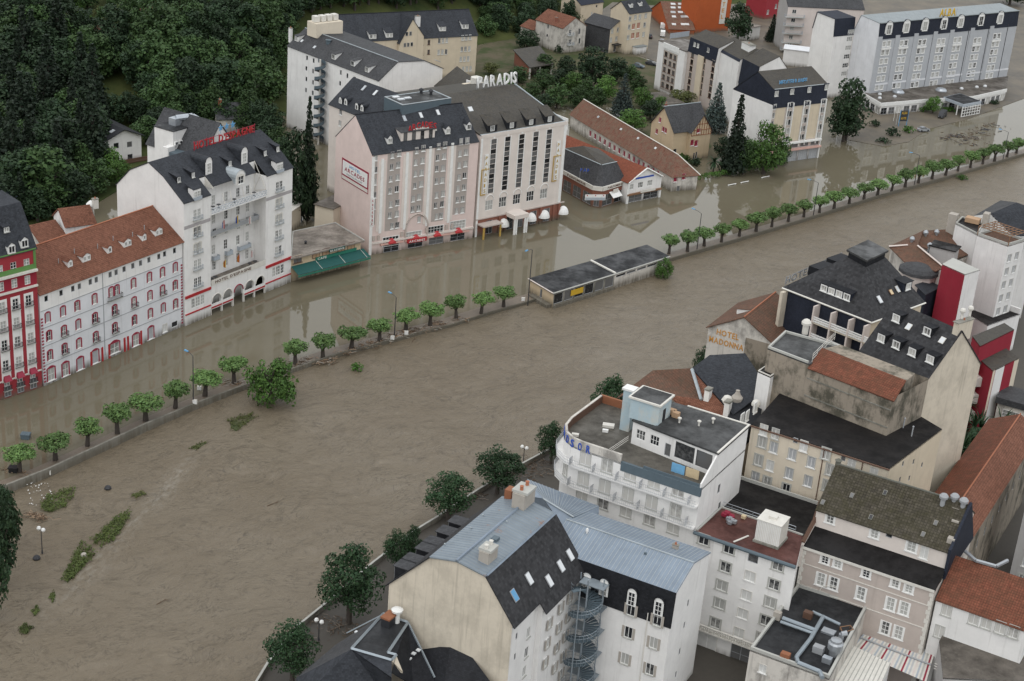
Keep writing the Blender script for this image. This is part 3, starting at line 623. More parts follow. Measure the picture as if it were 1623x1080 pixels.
PROTO['bush', 0] = (trunk_mesh(.5, .08, 4, .5, .9, 2), crown_mesh('crown', bl, 60, .16, 'leaf_dark', 34, .4))
PROTO['bushb', 0] = (PROTO['bush', 0][0], crown_mesh('crown', bl, 60, .16, 'leaf_hedge', 34, .4))
# palm: long arching leaves
def palm_mesh(seed, n=46, L=1.9, mat='leaf_near', h=2.6):
    rr = random.Random(seed); b = MB()
    for k in range(n):
        a = rr.uniform(0, 6.283); e = rr.uniform(-.7, 1.25); d = Vector((math.cos(a)*math.cos(e), math.sin(a)*math.cos(e), math.sin(e))); s = Vector((-math.sin(a), math.cos(a), 0)); p = Vector((0, 0, h))
        for t in range(4):
            q = p+d*L/4; w0 = .30*(1-.15*t); w1 = .30*(1-.15*(t+1)) if t < 3 else .03
            b.poly([p-s*w0*.5, p+s*w0*.5, q+s*w1*.5, q-s*w1*.5]); p = q; d = (d+Vector((0, 0, -.28))).normalized()
    return b.mesh('crown', mat)
for i in range(2): PROTO['palm', i] = (trunk_mesh(2.6, .16, 0, 0, 2.6, i), palm_mesh(i+3))
def tree(kind, i, loc, s=1.0, sz=None, name='tree', label='', cat='tree', group=None):
    n = len([1 for k in PROTO if k[0] == kind]); tm, cm = PROTO[kind, i % n]
    o = thing(name, label, cat, loc, group); o.rotation_euler = (0, 0, rnd.uniform(0, 6.283)); o.scale = (s, s, sz or s)
    put('trunk', tm, o, (0, 0, 0), 0, True); put('crown', cm, o, (0, 0, 0), 0, True); return o
POL = [(30.8, 748), (87.8, 729.5), (138.6, 707), (185.8, 687.3), (231, 667), (278, 647), (325, 627.8), (371, 607.8), (468, 577), (511.9, 568), (557, 552.5), (601.8, 540), (643.4, 524.8), (681.3, 517), (723, 504.8), (762.6, 497), (798, 486.3), (1059.8, 402.5), (1089.5, 398.8), (1115.9, 390), (1143.4, 384), (1171.6, 374.6), (1198.3, 367), (1223.2, 359.8), (1249.2, 351.6), (1273.8, 344), (1298.7, 337.5), (1321.7, 332), (1345.8, 323.4), (1369.2, 316.3), (1390.4, 310.3), (1412.7, 304), (1434.3, 296.6), (1455.4, 290.3), (1477, 283.6), (1498.5, 278), (1517.9, 271.3), (1537.6, 266), (1557.6, 260), (1576.2, 255.7), (1596, 249), (1610.7, 242.7)]
for i, p in enumerate(POL):
    q = G(*p, z=.05); k = 1.28 if i < 8 else 1.2 if i < 17 else 1.16
    a = 'pollarded street tree behind the high wall, opposite the red and white hotels' if i < 8 else 'pollarded street tree on the low driftwood-strewn wall between willow bush and pavilion' if i < 17 else 'pollarded street tree in the long row beyond the flat-roofed pavilion'
    t_ = tree('pollard', i, q, k*rnd.uniform(1.12, 1.38), k*rnd.uniform(.86, 1.04), 'pollard_tree', a, 'tree', 'pollarded trees along the river wall'); t_.rotation_euler.x = rnd.uniform(-.07, .07); t_.rotation_euler.y = rnd.uniform(-.07, .07)
# ================================================================ far bank, riverside row
def vz(P, u, p):
    """pixel -> (metres behind the front, height) in the vertical plane through P square to the front direction u"""
    q = ray(*p); t = (P[0]*u[0]+P[1]*u[1])/(q.x*u[0]+q.y*u[1]); h = EYE+q*t; n = Vector((u[1], -u[0])); return -((Vector((h.x, h.y))-Vector((P[0], P[1]))).dot(n)), h.z
def udir(A, B): return (Vector((B[0], B[1]))-Vector((A[0], A[1]))).normalized()
Z1 = zt(0, 300, 3.1767); Z2 = zt(170, 160, 3.0); Z4 = zt(440, 120, 3.375); Z5 = zt(700, 100, 3.6)
IRON = dict(x=.7, d=.55, h=.85, railm='iron'); BLUEB = dict(x=.6, d=.5, h=.85, railm='rail_blue')
# ---- white hotel with red tiled roof
A = G2(*Z1(222, 993)); B = G2(*Z1(922, 690)); u = udir(A, B); zE = up(B, *Z1(918, 262)); vr, zr = vz(B+u*.25, u, Z1(770, 88))
print('B2', A, B, zE, vr, zr)
k = Block('tiled_hotel', 'white five-storey hotel with red tiled roof, wine-red window surrounds and small dormers', 'hotel', A, B, [(0, zE), (vr, zr), (2*vr, zE)], 'wall_cool', 'tile_red', oe=.45)
F = k.F; F.area(0, F.W, 14.75, 30, 'wall_white')
for p in [(233, 552), (308, 523), (367, 502), (400, 490), (455, 468), (485, 457), (555, 431), (585, 420), (625, 404), (669, 387), (708, 373), (750, 357), (800, 340), (829, 327), (879, 310)]: F.win(Z1(*p), .85, 1.15, 'dark')
for j, (x, y, m) in enumerate([(240, 648, 'b'), (317, 617, 'b'), (389, 590, 's'), (476, 555, 's'), (560, 520, 's'), (588, 510, 's'), (672, 476, 's'), (752, 446, 's'), (818, 421, 's'), (882, 396, 'b'), (247, 740, 's'), (322, 715, 's'), (394, 683, 'b'), (478, 650, 's'), (577, 610, 's'), (675, 570, 's'), (755, 538, 's'), (818, 510, 's'), (882, 486, 's'), (252, 838, 's'), (325, 805, 's'), (398, 778, 's'), (482, 745, 's'), (578, 700, 's'), (677, 662, 's'), (757, 628, 's'), (822, 600, 'b'), (884, 580, 's')]):
    F.win(Z1(x, y), .95, 1.85, 'redblind' if m == 'b' else 'redarch', bal=IRON if (x, y) in [(322, 715), (478, 650), (577, 610), (675, 570), (818, 510), (325, 805), (482, 745), (578, 700)] else None)
uu, zz = F.px(*Z1(575, 545)); F.balc(uu, zz-.3, 3.6, .6, .9)
for x, y, w, h, s in [(258, 932, 1.7, 2.5, 'redarch'), (330, 908, 1.5, 2.6, 'redarch'), (404, 880, 1.5, 2.4, 'redblind'), (480, 845, 1.6, 2.6, 'redblind'), (578, 800, 2.4, 2.1, 'redarch'), (684, 760, 1.6, 2.4, 'redarch'), (760, 725, 1.4, 2.5, 'redblind'), (830, 700, 1.2, 1.7, 'shut'), (880, 680, 1.7, 1.2, 'plain')]: F.win(Z1(x, y), w, h, s, name='shopfront')
for zc in (4.0, 7.75, 11.35, 14.75): F.boxu('string_course', .05, F.W-.05, zc, zc+.12, .07, 'grey')
for ua, ub, m in [(0, .05, 1)]:
    q = MB()
    for e in (.03, F.W-.48):
        for j in range(21): z = .7+j*.62; q.hexa([F.P(e, z), F.P(e, z, .06), F.P(e+.45, z, .06), F.P(e+.45, z)], [F.P(e, z+.34), F.P(e, z+.34, .06), F.P(e+.45, z+.34, .06), F.P(e+.45, z+.34)])
    q.build('quoins', 'wine', k.T)
for xa, xb, y in [(455, 520, 850), (640, 715, 770), (545, 632, 800)]:
    ua, z = F.px(*Z1(xa, y)); ub, _ = F.px(*Z1(xb, y))
    for e in (ua, ub-.45): F.boxu('pilaster', e, e+.42, 0, 2.9, .12, 'red')
for x, y in [(355, 388), (437, 360, ), (553, 318), (643, 285), (727, 255), (800, 228)]:
    d = x in (437, 643, 800); k.dormer(Z1(x, y+8), 2.0 if d else 1.15, 1.15, wall='white', st='plain', n=2 if d else 1, rise=.55 if d else .4, winw=.65, winh=.85)
for x, y in [(295, 350), (375, 300), (492, 275), (570, 235), (668, 215), (727, 180)]: k.vent(Z1(x, y+28), r=.07, h=.9, mat='grey', cowl=False)
uu = F.px(*Z1(513, 400))[0]; F.boxu('downpipe', uu, uu+.1, 1, zE-.2, .1, 'grey')
k.finish(); k.ridge(1, 'terracotta')
tA, tB, tE = A, B, zE
# ---- red hotel at the corner beside it
A2 = G2(*Z1(30, 1055)); u = udir(A2, A); B2 = A-u*.35; A2 = B2-u*17; zE = up(B2, *Z1(190, 292)); v1, z1 = vz(B2-u*.3, u, Z1(60, 66)); print('B1', zE, v1, z1)
k = Block('red_hotel', 'dark red hotel front with white window bays and green-trimmed top floor', 'hotel', A2, B2, [(0, zE), (4.2, zE+7.0), (10, zE+7.6), (14, zE)], 'wall_red', 'slate', oe=.3)
F = k.F; F.area(0, F.W, zE-7.0, zE-3.9, 'wall_crimson')
cols = [[(130, 372), (130, 455), (143, 558), (150, 650), (157, 745), (163, 845), (172, 935)], [(65, 395), (65, 482), (77, 583), (85, 678), (92, 772), (99, 872), (107, 970)]]
c0 = [F.px(*Z1(*p)) for p in cols[0]]; c1 = [F.px(*Z1(*p)) for p in cols[1]]; uc = sum(c[0] for c in c0)/7; du = uc-sum(c[0] for c in c1)/7
for j in range(5):
    ux = uc-j*du
    if ux < 1: break
    F.area(ux-.95, ux+.95, 3.2, zE-8.2, 'wall_white')
    for r in range(7):
        z = (c0[r][1]+c1[r][1])/2; F.winu(ux, z, 1.15, 2.05 if r > 1 else 1.7, 'french', bal=dict(x=.5, d=.4, h=.85, railm='iron') if r > 1 else None)
    F.winu(ux, 1.35, 1.3, 2.0, 'door', name='shopfront')
    q = MB(); z = c0[6][1]+.6; q.hexa([F.P(ux-.75, z), F.P(ux-.75, z, .8), F.P(ux+.75, z, .8), F.P(ux+.75, z)], [F.P(ux-.6, z+.9), F.P(ux-.6, z+.8, .25), F.P(ux+.6, z+.8, .25), F.P(ux+.6, z+.9)]); q.build('window_awning', 'wine', k.T)
F.boxu('cornice', 0, F.W, zE-4.35, zE-3.95, .55, 'offwhite'); F.boxu('cornice', 0, F.W, zE-7.3, zE-6.95, .35, 'offwhite'); F.boxu('eave_board', 0, F.W, zE-.35, zE-.05, .25, 'green_trim'); F.boxu('frieze', 0, F.W, zE-3.9, zE-3.0, .06, 'green_trim')
F.boxu('corner_pilaster', F.W-.5, F.W-.02, zE-4, zE, .10, 'green_trim'); F.boxu('string_course', 0, F.W, 3.4, 3.65, .15, 'offwhite')
for x, y in [(125, 300), (60, 330)]: k.dormer(Z1(x, y), 1.5, 1.5, wall='white', st='case', rise=.6)
k.dormer(Z1(33, 222), 1.3, 1.1, style='shed', wall='slate', st='case'); k.finish()
# ---- annexes with small tiled roofs and a cupola behind the white hotel
A = G2(*Z1(330, 210), z=16); B = G2(*Z1(480, 190), z=16)
q = Block('annexe', 'small tiled rear annexe with white walls behind the red-tiled hotel', 'house', A, B, [(0, 17), (3.5, 19.5), (7, 17)], 'wall_white', 'tile_red', oe=.5)
q.stack(None, w=1.1, d=.9, h=1.2, uv=(7.6, 3.6)); q.finish()
c = G(*Z1(458, 120), z=17); T = thing('roof_cupola', 'white domed cupola vent on tall pillar behind the red-tiled roof', 'cupola', v3(c, 17)); b = MB(); b.prism([(c.x-.55, c.y-.55), (c.x+.55, c.y-.55), (c.x+.55, c.y+.55), (c.x-.55, c.y+.55)], 12, 18.6); b.build('pillar', 'wall_oldwhite', T)
b = MB(); b.lathe((c.x, c.y, 18.6), [(.95, 0), (.95, .3), (.75, .55), (.4, .9), (.08, 1.15)], 0, 10); b.build('dome', 'white', T)
q = MB(); a = G2(*Z1(200, 255), z=15.5); d = G2(*Z1(330, 225), z=15.5); w = udir(a, d)
k = Block('lean_to', 'low tiled lean-to roof behind the red-tiled hotel', 'outbuilding', a, d, [(0, 15), (4, 17.2), (8, 15)], 'wall_oldwhite', 'tile_red'); k.finish()

# ---- white hotel with two wings, arcade and mansard roof
A = G2(*Z2(370, 1072)); B = G2(*Z2(872, 862)); u = udir(A, B)
zE = up(A, *Z2(357, 487)); P = [(0, zE)]+[vz(A, u, Z2(*p)) for p in ((268, 362), (197, 295), (107, 330))]+[(0, 0)]
vb, zb = vz(A, u, Z2(45, 397)); P[-1] = (vb, zb); print('B3', A, B, P)
k = Block('mansard_hotel', 'tall white hotel with slate mansard roof, two wings and arched ground-floor arcade', 'hotel', A, B, P, 'wall_white', 'slate', oe=.3, orake=.12)
F = k.F; F.skip = True; uL = F.px(*Z2(493, 1015))[0]; uR = F.px(*Z2(750, 910))[0]; RD = 3.2
zT = F.px(*Z2(505, 835))[1]; zT = 6.6
mk = lambda a, b_, z0, z1: Fc(k.pt(a[0], a[1], 0), k.pt(b_[0], b_[1], 0), z0, z1, k.T, 'wall_white')
FL = mk((0, 0), (uL, 0), -1, zE); FR = mk((uR, 0), (F.W, 0), -1, zE); FC = mk((uL, RD), (uR, RD), -1, k.zr(RD)-.05); SL = mk((uL, 0), (uL, RD), zT, zE); SR = mk((uR, RD), (uR, 0), zT, zE)
k.spans = [(-.12, uL, None), (uL, uL+1.9, RD), (uL+1.9, uR-1.9, 1.0), (uR-1.9, uR, RD), (uR, F.W+.12, None)]
wl = FL.W; wr = FR.W
for W_F, xs, ys in [(FL, 428, [(425, 540, 'case'), (428, 622, 'whitearch'), (430, 700, 'whitearch'), (428, 778, 'case'), (430, 862, 'case')]), (FR, 804, [(806, 410, 'case'), (806, 490, 'whitearch'), (804, 567, 'whitearch'), (804, 640, 'case'), (804, 716, 'case')])]:
    um = W_F.W*.5
    for x, y, s in ys:
        z = W_F.px(*Z2(x, y))[1]
        for e in (-.56, .56): W_F.winu(um+e, z, .95, 2.05, 'french' if s == 'case' else 'whitearch', bal=None)
        W_F.balc(um, z-1.1, 2.6, .45, .75, railm='rail_blue')
    z = W_F.px(*Z2(430, 955) if W_F is FL else Z2(800, 812))[1]
    for e in (-1.35, 0, 1.35): W_F.winu(um+e, z, 1.0 if e else 1.3, 2.1, 'french', name='shopfront')
    zz = z+1.6; W_F.boxu('sign_band', .1, W_F.W-.1, zz, zz+.55, .25, 'red'); W_F.boxu('sign_band', .1, W_F.W-.1, z-2.0, z-1.75, .2, 'red')
    W_F.boxu('belt', 0.05, W_F.W-.05, zE-5.6, zE-4.9, .04, 'wall_strip')
    # wall dormer breaking the eave
    W_F.boxu('dormer_front', um-1.05, um+1.05, zE-.1, zE+2.1, .02, 'wall_white', 1.4)
    for e in (-.5, .5): winobj(k.T, W_F.P(um+e, zE+.75, .2), W_F.rz, .85, 1.7, 'french')
    W_F.balc(um, zE-.2, 2.2, .4, .7, railm='rail_blue', panel='rail_blue')
    d = MB(); d.slab([W_F.P(um-1.2, zE+2.12, .2), W_F.P(um+1.2, zE+2.12, .2), W_F.P(um+1.2, zE+2.9, -2.2), W_F.P(um-1.2, zE+2.9, -2.2)], .12); d.build('dormer_roof', 'slate', k.T)
for yy in ([(510, 630), (567, 608), (625, 588), (668, 573)], [(505, 708), (563, 682), (622, 662), (666, 645)], [(508, 782), (566, 762), (622, 745), (665, 730)], [(505, 560), (565, 540), (622, 520), (668, 505)], [(505, 472), (565, 455), (622, 437), (668, 425)]):
    for p in yy: FC.win(Z2(*p), 1.05, 2.1, 'french')
for p, w in [((510, 732), 1.8), ((572, 708), 1.8), ((645, 680), 3.6)]:
    uu, z = FC.px(*Z2(*p)); FC.balc(uu, z-1.0, w, .8, .9, railm='rail_blue', panel='rail_blue')
uu, z = FC.px(*Z2(605, 575)); FC.balc(FC.W/2, z-.6, FC.W-.2, 1.5, .95, railm='rail_blue', panel='grey')
# roof-top loggia: slab, lattice balustrade, posts
zl = F.px(*Z2(500, 538))[1]; zl = zl+.2; b = MB(); b.hexa([k.pt(uL+.02, -.3, zl-.3), k.pt(uR-.02, -.3, zl-.3), k.pt(uR-.02, RD-.02, zl-.3), k.pt(uL+.02, RD-.02, zl-.3)], [k.pt(uL+.02, -.3, zl), k.pt(uR-.02, -.3, zl), k.pt(uR-.02, RD-.02, zl), k.pt(uL+.02, RD-.02, zl)]); b.build('loggia_floor', 'wall_white', k.T)
b = MB(); n = 16; cw = (uR-uL-.1)/n
for i in range(n):
    a = uL+.05+i*cw
    b.bar(k.pt(a, -.28, zl+.05), k.pt(a+cw, -.28, zl+1.0), .045); b.bar(k.pt(a, -.28, zl+1.0), k.pt(a+cw, -.28, zl+.05), .045)
for z in (.03, .52, 1.02): b.bar(k.pt(uL+.03, -.28, zl+z), k.pt(uR-.03, -.28, zl+z), .06)
b.build('lattice_balustrade', 'rail_blue', k.T)
for f in (.27, .40, .62, .75):
    b = MB(); b.bar(k.pt(uL+(uR-uL)*f, .1, zl), k.pt(uL+(uR-uL)*f, .9, zl+3.0), .08); b.build('post', 'offwhite', k.T)
for f in (.12, .22, .50, .86):
    c = k.pt(uL+(uR-uL)*f, 1.2, zl); t = thing('terrace_table', 'small dark round table on the high loggia of the white mansard hotel', 'table', c, 'loggia tables'); b = MB(); b.lathe(c, [(.3, 0), (.05, .05), (.05, .68), (.45, .70), (.45, .75)], 0, 8); b.build('table', 'iron', t)
# side trusses and arched dormers
for f, x, y in ((.0, 483, 315), (1., 652, 265)):
    k.dormer(Z2(x, y+38), 1.9, 2.6, style='arch', wall='wall_white', st='french', winw=1.1, winh=2.0, k=0, roofm='slate')
k.dormer(Z2(633, 395), 2.9, 1.3, style='arch', wall='wall_white', st='whitearch', winw=1.6, winh=1.6, k=0, roofm='zinc_pale')
for p in [(340, 392), (408, 370), (583, 315), (750, 265), (810, 245)]: k.dormer(Z2(*p), 1.0, 1.25, style='shed', wall='slate_dark', st='case', pitch=.2, winw=.75, winh=1.0)
for f in (uL+.05, uR-.05):
    b = MB(); t = k.pt(f, RD, k.zr(RD)); e = k.pt(f, .0, zl+1.1); m = k.pt(f, RD, zl+.2); b.path([t, e, m, t], .07); b.bar((t+e)/2, m, .06); b.build('side_truss', 'offwhite', k.T)
# arcade
b = MB(); ah = [(-.02+(i+.5)/5) for i in range(5)]; zs = zT; aw = (uR-uL)/5
for i in range(5):
    c = uL+aw*(i+.5); r = aw*.41; ns = 10; zc = 3.0; top = zs
    arc = [(c-r*math.cos(math.pi*j/ns), zc+r*math.sin(math.pi*j/ns)) for j in range(ns+1)]
    for (xa, za), (xb, zb_) in zip(arc, arc[1:]): b.hexa([k.pt(xa, 0, za), k.pt(xb, 0, zb_), k.pt(xb, .5, zb_), k.pt(xa, .5, za)], [k.pt(xa, 0, top), k.pt(xb, 0, top), k.pt(xb, .5, top), k.pt(xa, .5, top)])
    for e0, e1 in ((c-aw/2, c-r), (c+r, c+aw/2)): b.hexa([k.pt(e0, 0, 2.0), k.pt(e1, 0, 2.0), k.pt(e1, .5, 2.0), k.pt(e0, .5, 2.0)], [k.pt(e0, 0, top), k.pt(e1, 0, top), k.pt(e1, .5, top), k.pt(e0, .5, top)])
    ring = MB(); ro = [(c-(r+.02)*math.cos(math.pi*j/ns), zc+(r+.02)*math.sin(math.pi*j/ns)) for j in range(ns+1)]
    for (xa, za), (xb, zb_) in zip(ro, ro[1:]): ring.bar(k.pt(xa, -.03, za), k.pt(xb, -.03, zb_), .13)
    ring.build('arch_moulding', 'wine' if i == 2 else 'offwhite', k.T)
b.build('arcade', 'wall_white', k.T)
for i in range(5):
    if i == 2: continue
    c = uL+aw*(i+.5); r = aw*.41; b = MB(); b.hexa([k.pt(c-aw/2, -.05, 1.25), k.pt(c+aw/2, -.05, 1.25), k.pt(c+aw/2, .3, 1.25), k.pt(c-aw/2, .3, 1.25)], [k.pt(c-aw/2, -.05, 2.25), k.pt(c+aw/2, -.05, 2.25), k.pt(c+aw/2, .3, 2.25), k.pt(c-aw/2, .3, 2.25)]); b.build('parapet_panel', 'wall_white', k.T)
    F.boxu('red_stripe', c-aw/2+.1, c+aw/2-.1, 1.45, 1.8, .1, 'red')
for i in range(6): e = uL+aw*i; F.boxu('pier', e-.18 if i else e+.02, e+.18 if i < 5 else e-.02, -1, 2.0, .02, 'offwhite', .35)
b = MB(); b.hexa([k.pt(uL+.02, .02, zs-.25), k.pt(uR-.02, .02, zs-.25), k.pt(uR-.02, RD-.02, zs-.25), k.pt(uL+.02, RD-.02, zs-.25)], [k.pt(uL+.02, .02, zs+.02), k.pt(uR-.02, .02, zs+.02), k.pt(uR-.02, RD-.02, zs+.02), k.pt(uL+.02, RD-.02, zs+.02)]); b.build('terrace_floor', 'gravel_tan', k.T)
F.boxu('sign_board', uL+.1, uR-.1, zs-.15, zs+1.05, .12, 'offwhite')
letters(k.T, "HOTEL D'ESPAGNE", F.P(uL+1.2, zs+.17, .15), v3(u, 0), .85, 'brown', width=(uR-uL)*.66, ext=.02)
for i, f in enumerate((.1, .17, .8, .9)):
    c = k.pt(uL+(uR-uL)*f, 1.4, zs+.02); t = thing('terrace_table', 'dark round table on the terrace above the arcade of the white hotel', 'table', c, 'terrace tables'); b = MB(); b.lathe(c, [(.3, 0), (.05, .05), (.05, .68), (.5, .70), (.5, .76)], 0, 8); b.build('table', 'iron', t)
for i, (p, cs) in enumerate([((541, 583), ('blue', 'white', 'red')), ((606, 560), ('blue', 'blue', 'yellow')), ((668, 562), ('white', 'red', 'white')), ((547, 770), ('yellow', 'red', 'yellow')), ((612, 745), ('red', 'yellow', 'red')), ((678, 722), ('white', 'red', 'white')), ((712, 712), ('wine', 'wine', 'wine'))]):
    FF = FC if p[1] > 650 else Fc(k.pt(uL, RD-1.5, 0), k.pt(uR, RD-1.5, 0), 0, 30, k.T, 'white'); uu, z = FF.px(*Z2(*p))
    t = thing('flag', ['blue, white and red flag on the long balcony of the white mansard hotel', 'blue and yellow flag on the long balcony of the white mansard hotel', 'white and red flag on the long balcony of the white mansard hotel', 'yellow-edged red flag over the arcade terrace', 'red-edged yellow flag over the arcade terrace', 'white-edged red flag over the arcade terrace', 'plain wine-red flag over the arcade terrace'][i], 'flag', FF.P(uu, z, .3), 'flags on the white mansard hotel')
    b = MB(); b.bar(FF.P(uu, z-.3, .02), FF.P(uu, z+1.0, .9), .03); b.build('pole', 'offwhite', t)
    for j, cn in enumerate(cs):
        b = MB(); a0, a1 = .3+.2*j, .5+.2*j; b.hexa([FF.P(uu-.02, z-.9, a0), FF.P(uu+.05, z-.95, a1), FF.P(uu+.07, z-.95, a1), FF.P(uu, z-.9, a0)], [FF.P(uu-.02, z+.35+.25*j, a0), FF.P(uu+.05, z+.5+.25*j, a1), FF.P(uu+.07, z+.5+.25*j, a1), FF.P(uu, z+.35+.25*j, a0)]); b.build('stripe', cn, t)
for W_F in (FL, FR, FC, SL, SR): W_F.wall()
for uu in (uL+1.9, uR-1.9):
    b = MB(); b.hexa([k.pt(uu-.05, 1.0, k.zr(1.0)-.3), k.pt(uu+.05, 1.0, k.zr(1.0)-.3), k.pt(uu+.05, RD, k.zr(1.0)-.3), k.pt(uu-.05, RD, k.zr(1.0)-.3)], [k.pt(uu-.05, 1.0, k.zr(1.0)), k.pt(uu+.05, 1.0, k.zr(1.0)), k.pt(uu+.05, RD, k.zr(RD)), k.pt(uu-.05, RD, k.zr(RD))]); b.build('roof_cheek', 'offwhite', k.T)
k.finish()
# rooftop sign with stars
vt, ztp = P[2]; t = thing('rooftop_sign', 'red lettered sign with blue stars on the mansard hotel ridge', 'sign', k.pt(k.W/2, vt, ztp)); s0 = k.px = None
def onplane(P0, uvec, p):
    nn = Vector((uvec[1], -uvec[0])); q = ray(*p); tt = (Vector((P0[0], P0[1])).dot(nn))/(q.x*nn.x+q.y*nn.y); return EYE+q*tt
pp = k.pt(0, vt-.5, 0); a = onplane(pp, u, Z2(413, 280)); e = onplane(pp, u, Z2(700, 203)); print('sign', a, e, ztp); zsn = max(min(a.z, e.z), ztp+.2)
L = (Vector((e.x, e.y))-Vector((a.x, a.y))).length; a.z = zsn
letters(t, "HOTEL D'ESPAGNE", a, v3(u, 0), 2.1, 'red', width=L, ext=.08)
b = MB(); X3 = v3(u, 0)
for f in (0, .2, .4, .6, .8, 1.0): c = a+X3*L*f; b.bar(v3(c, ztp-1.5), v3(c, zsn+1.8), .06)
for z in (.1, 1.5): b.bar(a+Vector((0, 0, z))-v3(u, 0)*.2, a+X3*(L+.2)+Vector((0, 0, z)), .05)
b.build('sign_frame', 'wine', t)
for i in range(3):
    c = a+X3*L*(.43+.1*i)+Vector((0, 0, 2.9)); b = MB(); pts = []
    for j in range(10): r = .75 if j % 2 == 0 else .32; pts.append(c+X3*(r*math.sin(j*math.pi/5))+Vector((0, 0, r*math.cos(j*math.pi/5))))
    nn = Vector((u.y, -u.x, 0)); cen = c+nn*.06
    for j in range(10): b.hexa([c+nn*.06, pts[j]+nn*.06, pts[(j+1) % 10]+nn*.06], [c-nn*.06, pts[j]-nn*.06, pts[(j+1) % 10]-nn*.06])
    b.bar(c-Vector((0, 0, 1.2)), c, .04); b.build('star', 'skyblue', t)
espA, espB, espU = A, B, u
# rear slate building with plant room
zq = 25.0; nn2 = Vector((u.y, -u.x)); a = G2(*Z2(190, 200), z=zq); e = a+nn2*16; vR, zR = vz(a, nn2, Z2(275, 34)); print('rear', a, e, vR, zR)
q = Block('rear_slate_house', 'white rear wing with steep slate gable roof behind the mansard hotel', 'building', a, e, [(0, zq), (vR, zR), (2*vR, zq)], 'wall_white', 'slate_grey', oe=.4)
q.dormer(Z2(247, 205), 1.3, 1.3, wall='white', st='case'); q.F.win(Z2(248, 262), 1.1, 1.6, 'case')
q.finish(); q = k
zp = 29.5; pa = G2(*Z2(313, 148), z=zp); pb = pa+u*10.5; pd = -nn2
t = thing('plant_room', 'white rooftop plant room with silver ducts and air-conditioning units behind the mansard hotel', 'plant room', v3(pa, 20))
def pp_(a_, d_, z): p = pa+u*a_+pd*d_; return Vector((p.x, p.y, z))
def pbx(nm, mat, a0, a1, d0, d1, z0, z1): b = MB(); b.hexa([pp_(a0, d0, z0), pp_(a1, d0, z0), pp_(a1, d1, z0), pp_(a0, d1, z0)], [pp_(a0, d0, z1), pp_(a1, d0, z1), pp_(a1, d1, z1), pp_(a0, d1, z1)]); b.build(nm, mat, t)
pbx('plant_box', 'wall_white', 0, 10.5, 0, 5.5, 20, zp); pbx('plant_roof', 'bitumen', -.15, 10.65, -.15, 5.65, zp, zp+.15); pbx('annexe_wall', 'wall_white', -2.2, -.02, -.5, 1.0, 20, zp-3.0); pbx('low_roof', 'bluegrey', -1.8, 10, -4.5, -.02, zp-5, zp-4)
b = MB(); b.path([pp_(4.0, 3, zp+.1), pp_(4.0, 3, zp+1.6), pp_(7.2, 1.2, zp+1.8), pp_(8.4, -.9, zp+.6), pp_(8.5, -1.0, zp-3.6)], .7, 0, 8); b.build('duct', 'steel', t)
pbx('air_handler', 'steel', 3.0, 5.4, 2.2, 4.2, zp+.15, zp+1.7)
for i in range(4): b = MB(); b.box(pp_(.6+i*1.3, -.25, zp-2.6), v3(u, 0)*.45, v3(nn2, 0)*.2, Vector((0, 0, .4))); b.bar(pp_(.6+i*1.3, -.46, zp-2.6), pp_(.6+i*1.3, -.52, zp-2.6), .28, 1, 8); b.build('condenser', ['white', 'dark'], t)
# ---- low cafe between the hotels
zR = 5.7; a = G2(*Z4(60, 975), z=zR); e = G2(*Z4(445, 880), z=zR); c = G2(*Z4(300, 790), z=zR); d = G2(*Z4(80, 835), z=zR)
T = thing('cafe_building', 'low cafe with flat tan roof, orange-brown front and green signs beside the pink hotel', 'cafe', v3((a+c)/2, 0))
F = Fc(a, e, -1, zR-.3, T, 'wall_peach')
for x in (105, 205, 258, 340, 392):
    y = 990-(x-60)*.245; F.win(Z4(x, y+2), 2.0 if x > 105 else 2.2, 1.7, 'tanpanel' if x > 110 else 'brown')
F.wall(); Fc(e, c, -1, zR-.3, T, 'wall_peach').wall(); Fc(c, d, -1, zR-.3, T, 'wall_peach').wall(); Fc(d, a, -1, zR-.3, T, 'wall_peach').wall()
u = udir(a, e); n = Vector((u.y, -u.x)); flatroof(T, [a+n*.8-u*.1, e+n*.8+u*.5, c+u*.5, d], zR, .3, 'gravel_tan', par=(1, 2, 3), parh=.18, parw=.2)
zA = 3.6
b = MB(); W_ = F.W; b.hexa([F.P(W_*.03, 2.35, 2.7), F.P(W_*1.0+.8, 2.35, 2.7), F.P(W_*1.0+.8, 3.5, .05), F.P(W_*.03, 3.5, .05)], [F.P(W_*.03, 2.42, 2.7), F.P(W_*1.0+.8, 2.42, 2.7), F.P(W_*1.0+.8, 3.57, .05), F.P(W_*.03, 3.57, .05)]); aw = b.build('awning', 'teal', T)
b = MB(); b.hexa([F.P(W_*.03, 1.85, 2.68), F.P(W_*1.0+.8, 1.85, 2.68), F.P(W_*1.0+.8, 1.85, 2.72), F.P(W_*.03, 1.85, 2.72)], [F.P(W_*.03, 2.25, 2.68), F.P(W_*1.0+.8, 2.25, 2.68), F.P(W_*1.0+.8, 2.25, 2.72), F.P(W_*.03, 2.25, 2.72)]); b.build('valance', 'green', T)
for f in (.36, .68, .99): b = MB(); b.bar(F.P(W_*f, 3.6, .1), F.P(W_*f, 2.43, 2.7), .05); b.build('awning_rib', 'offwhite', T)
F.boxu('sign_board', W_*.36, W_*.93, 3.55, 4.25, .35, 'green', -.1); letters(T, 'CAFE', F.P(W_*.38, 3.62, .37), v3(u, 0), .75, 'offwhite', width=2.6, ext=.02)
F.boxu('sign_board', W_*.52, W_*.74, 5.0, 5.65, .95, 'teal', -.85); letters(T, 'BRASSERIE', F.P(W_*.53, 5.1, .97), v3(u, 0), .55, 'offwhite', width=W_*.2, ext=.02)
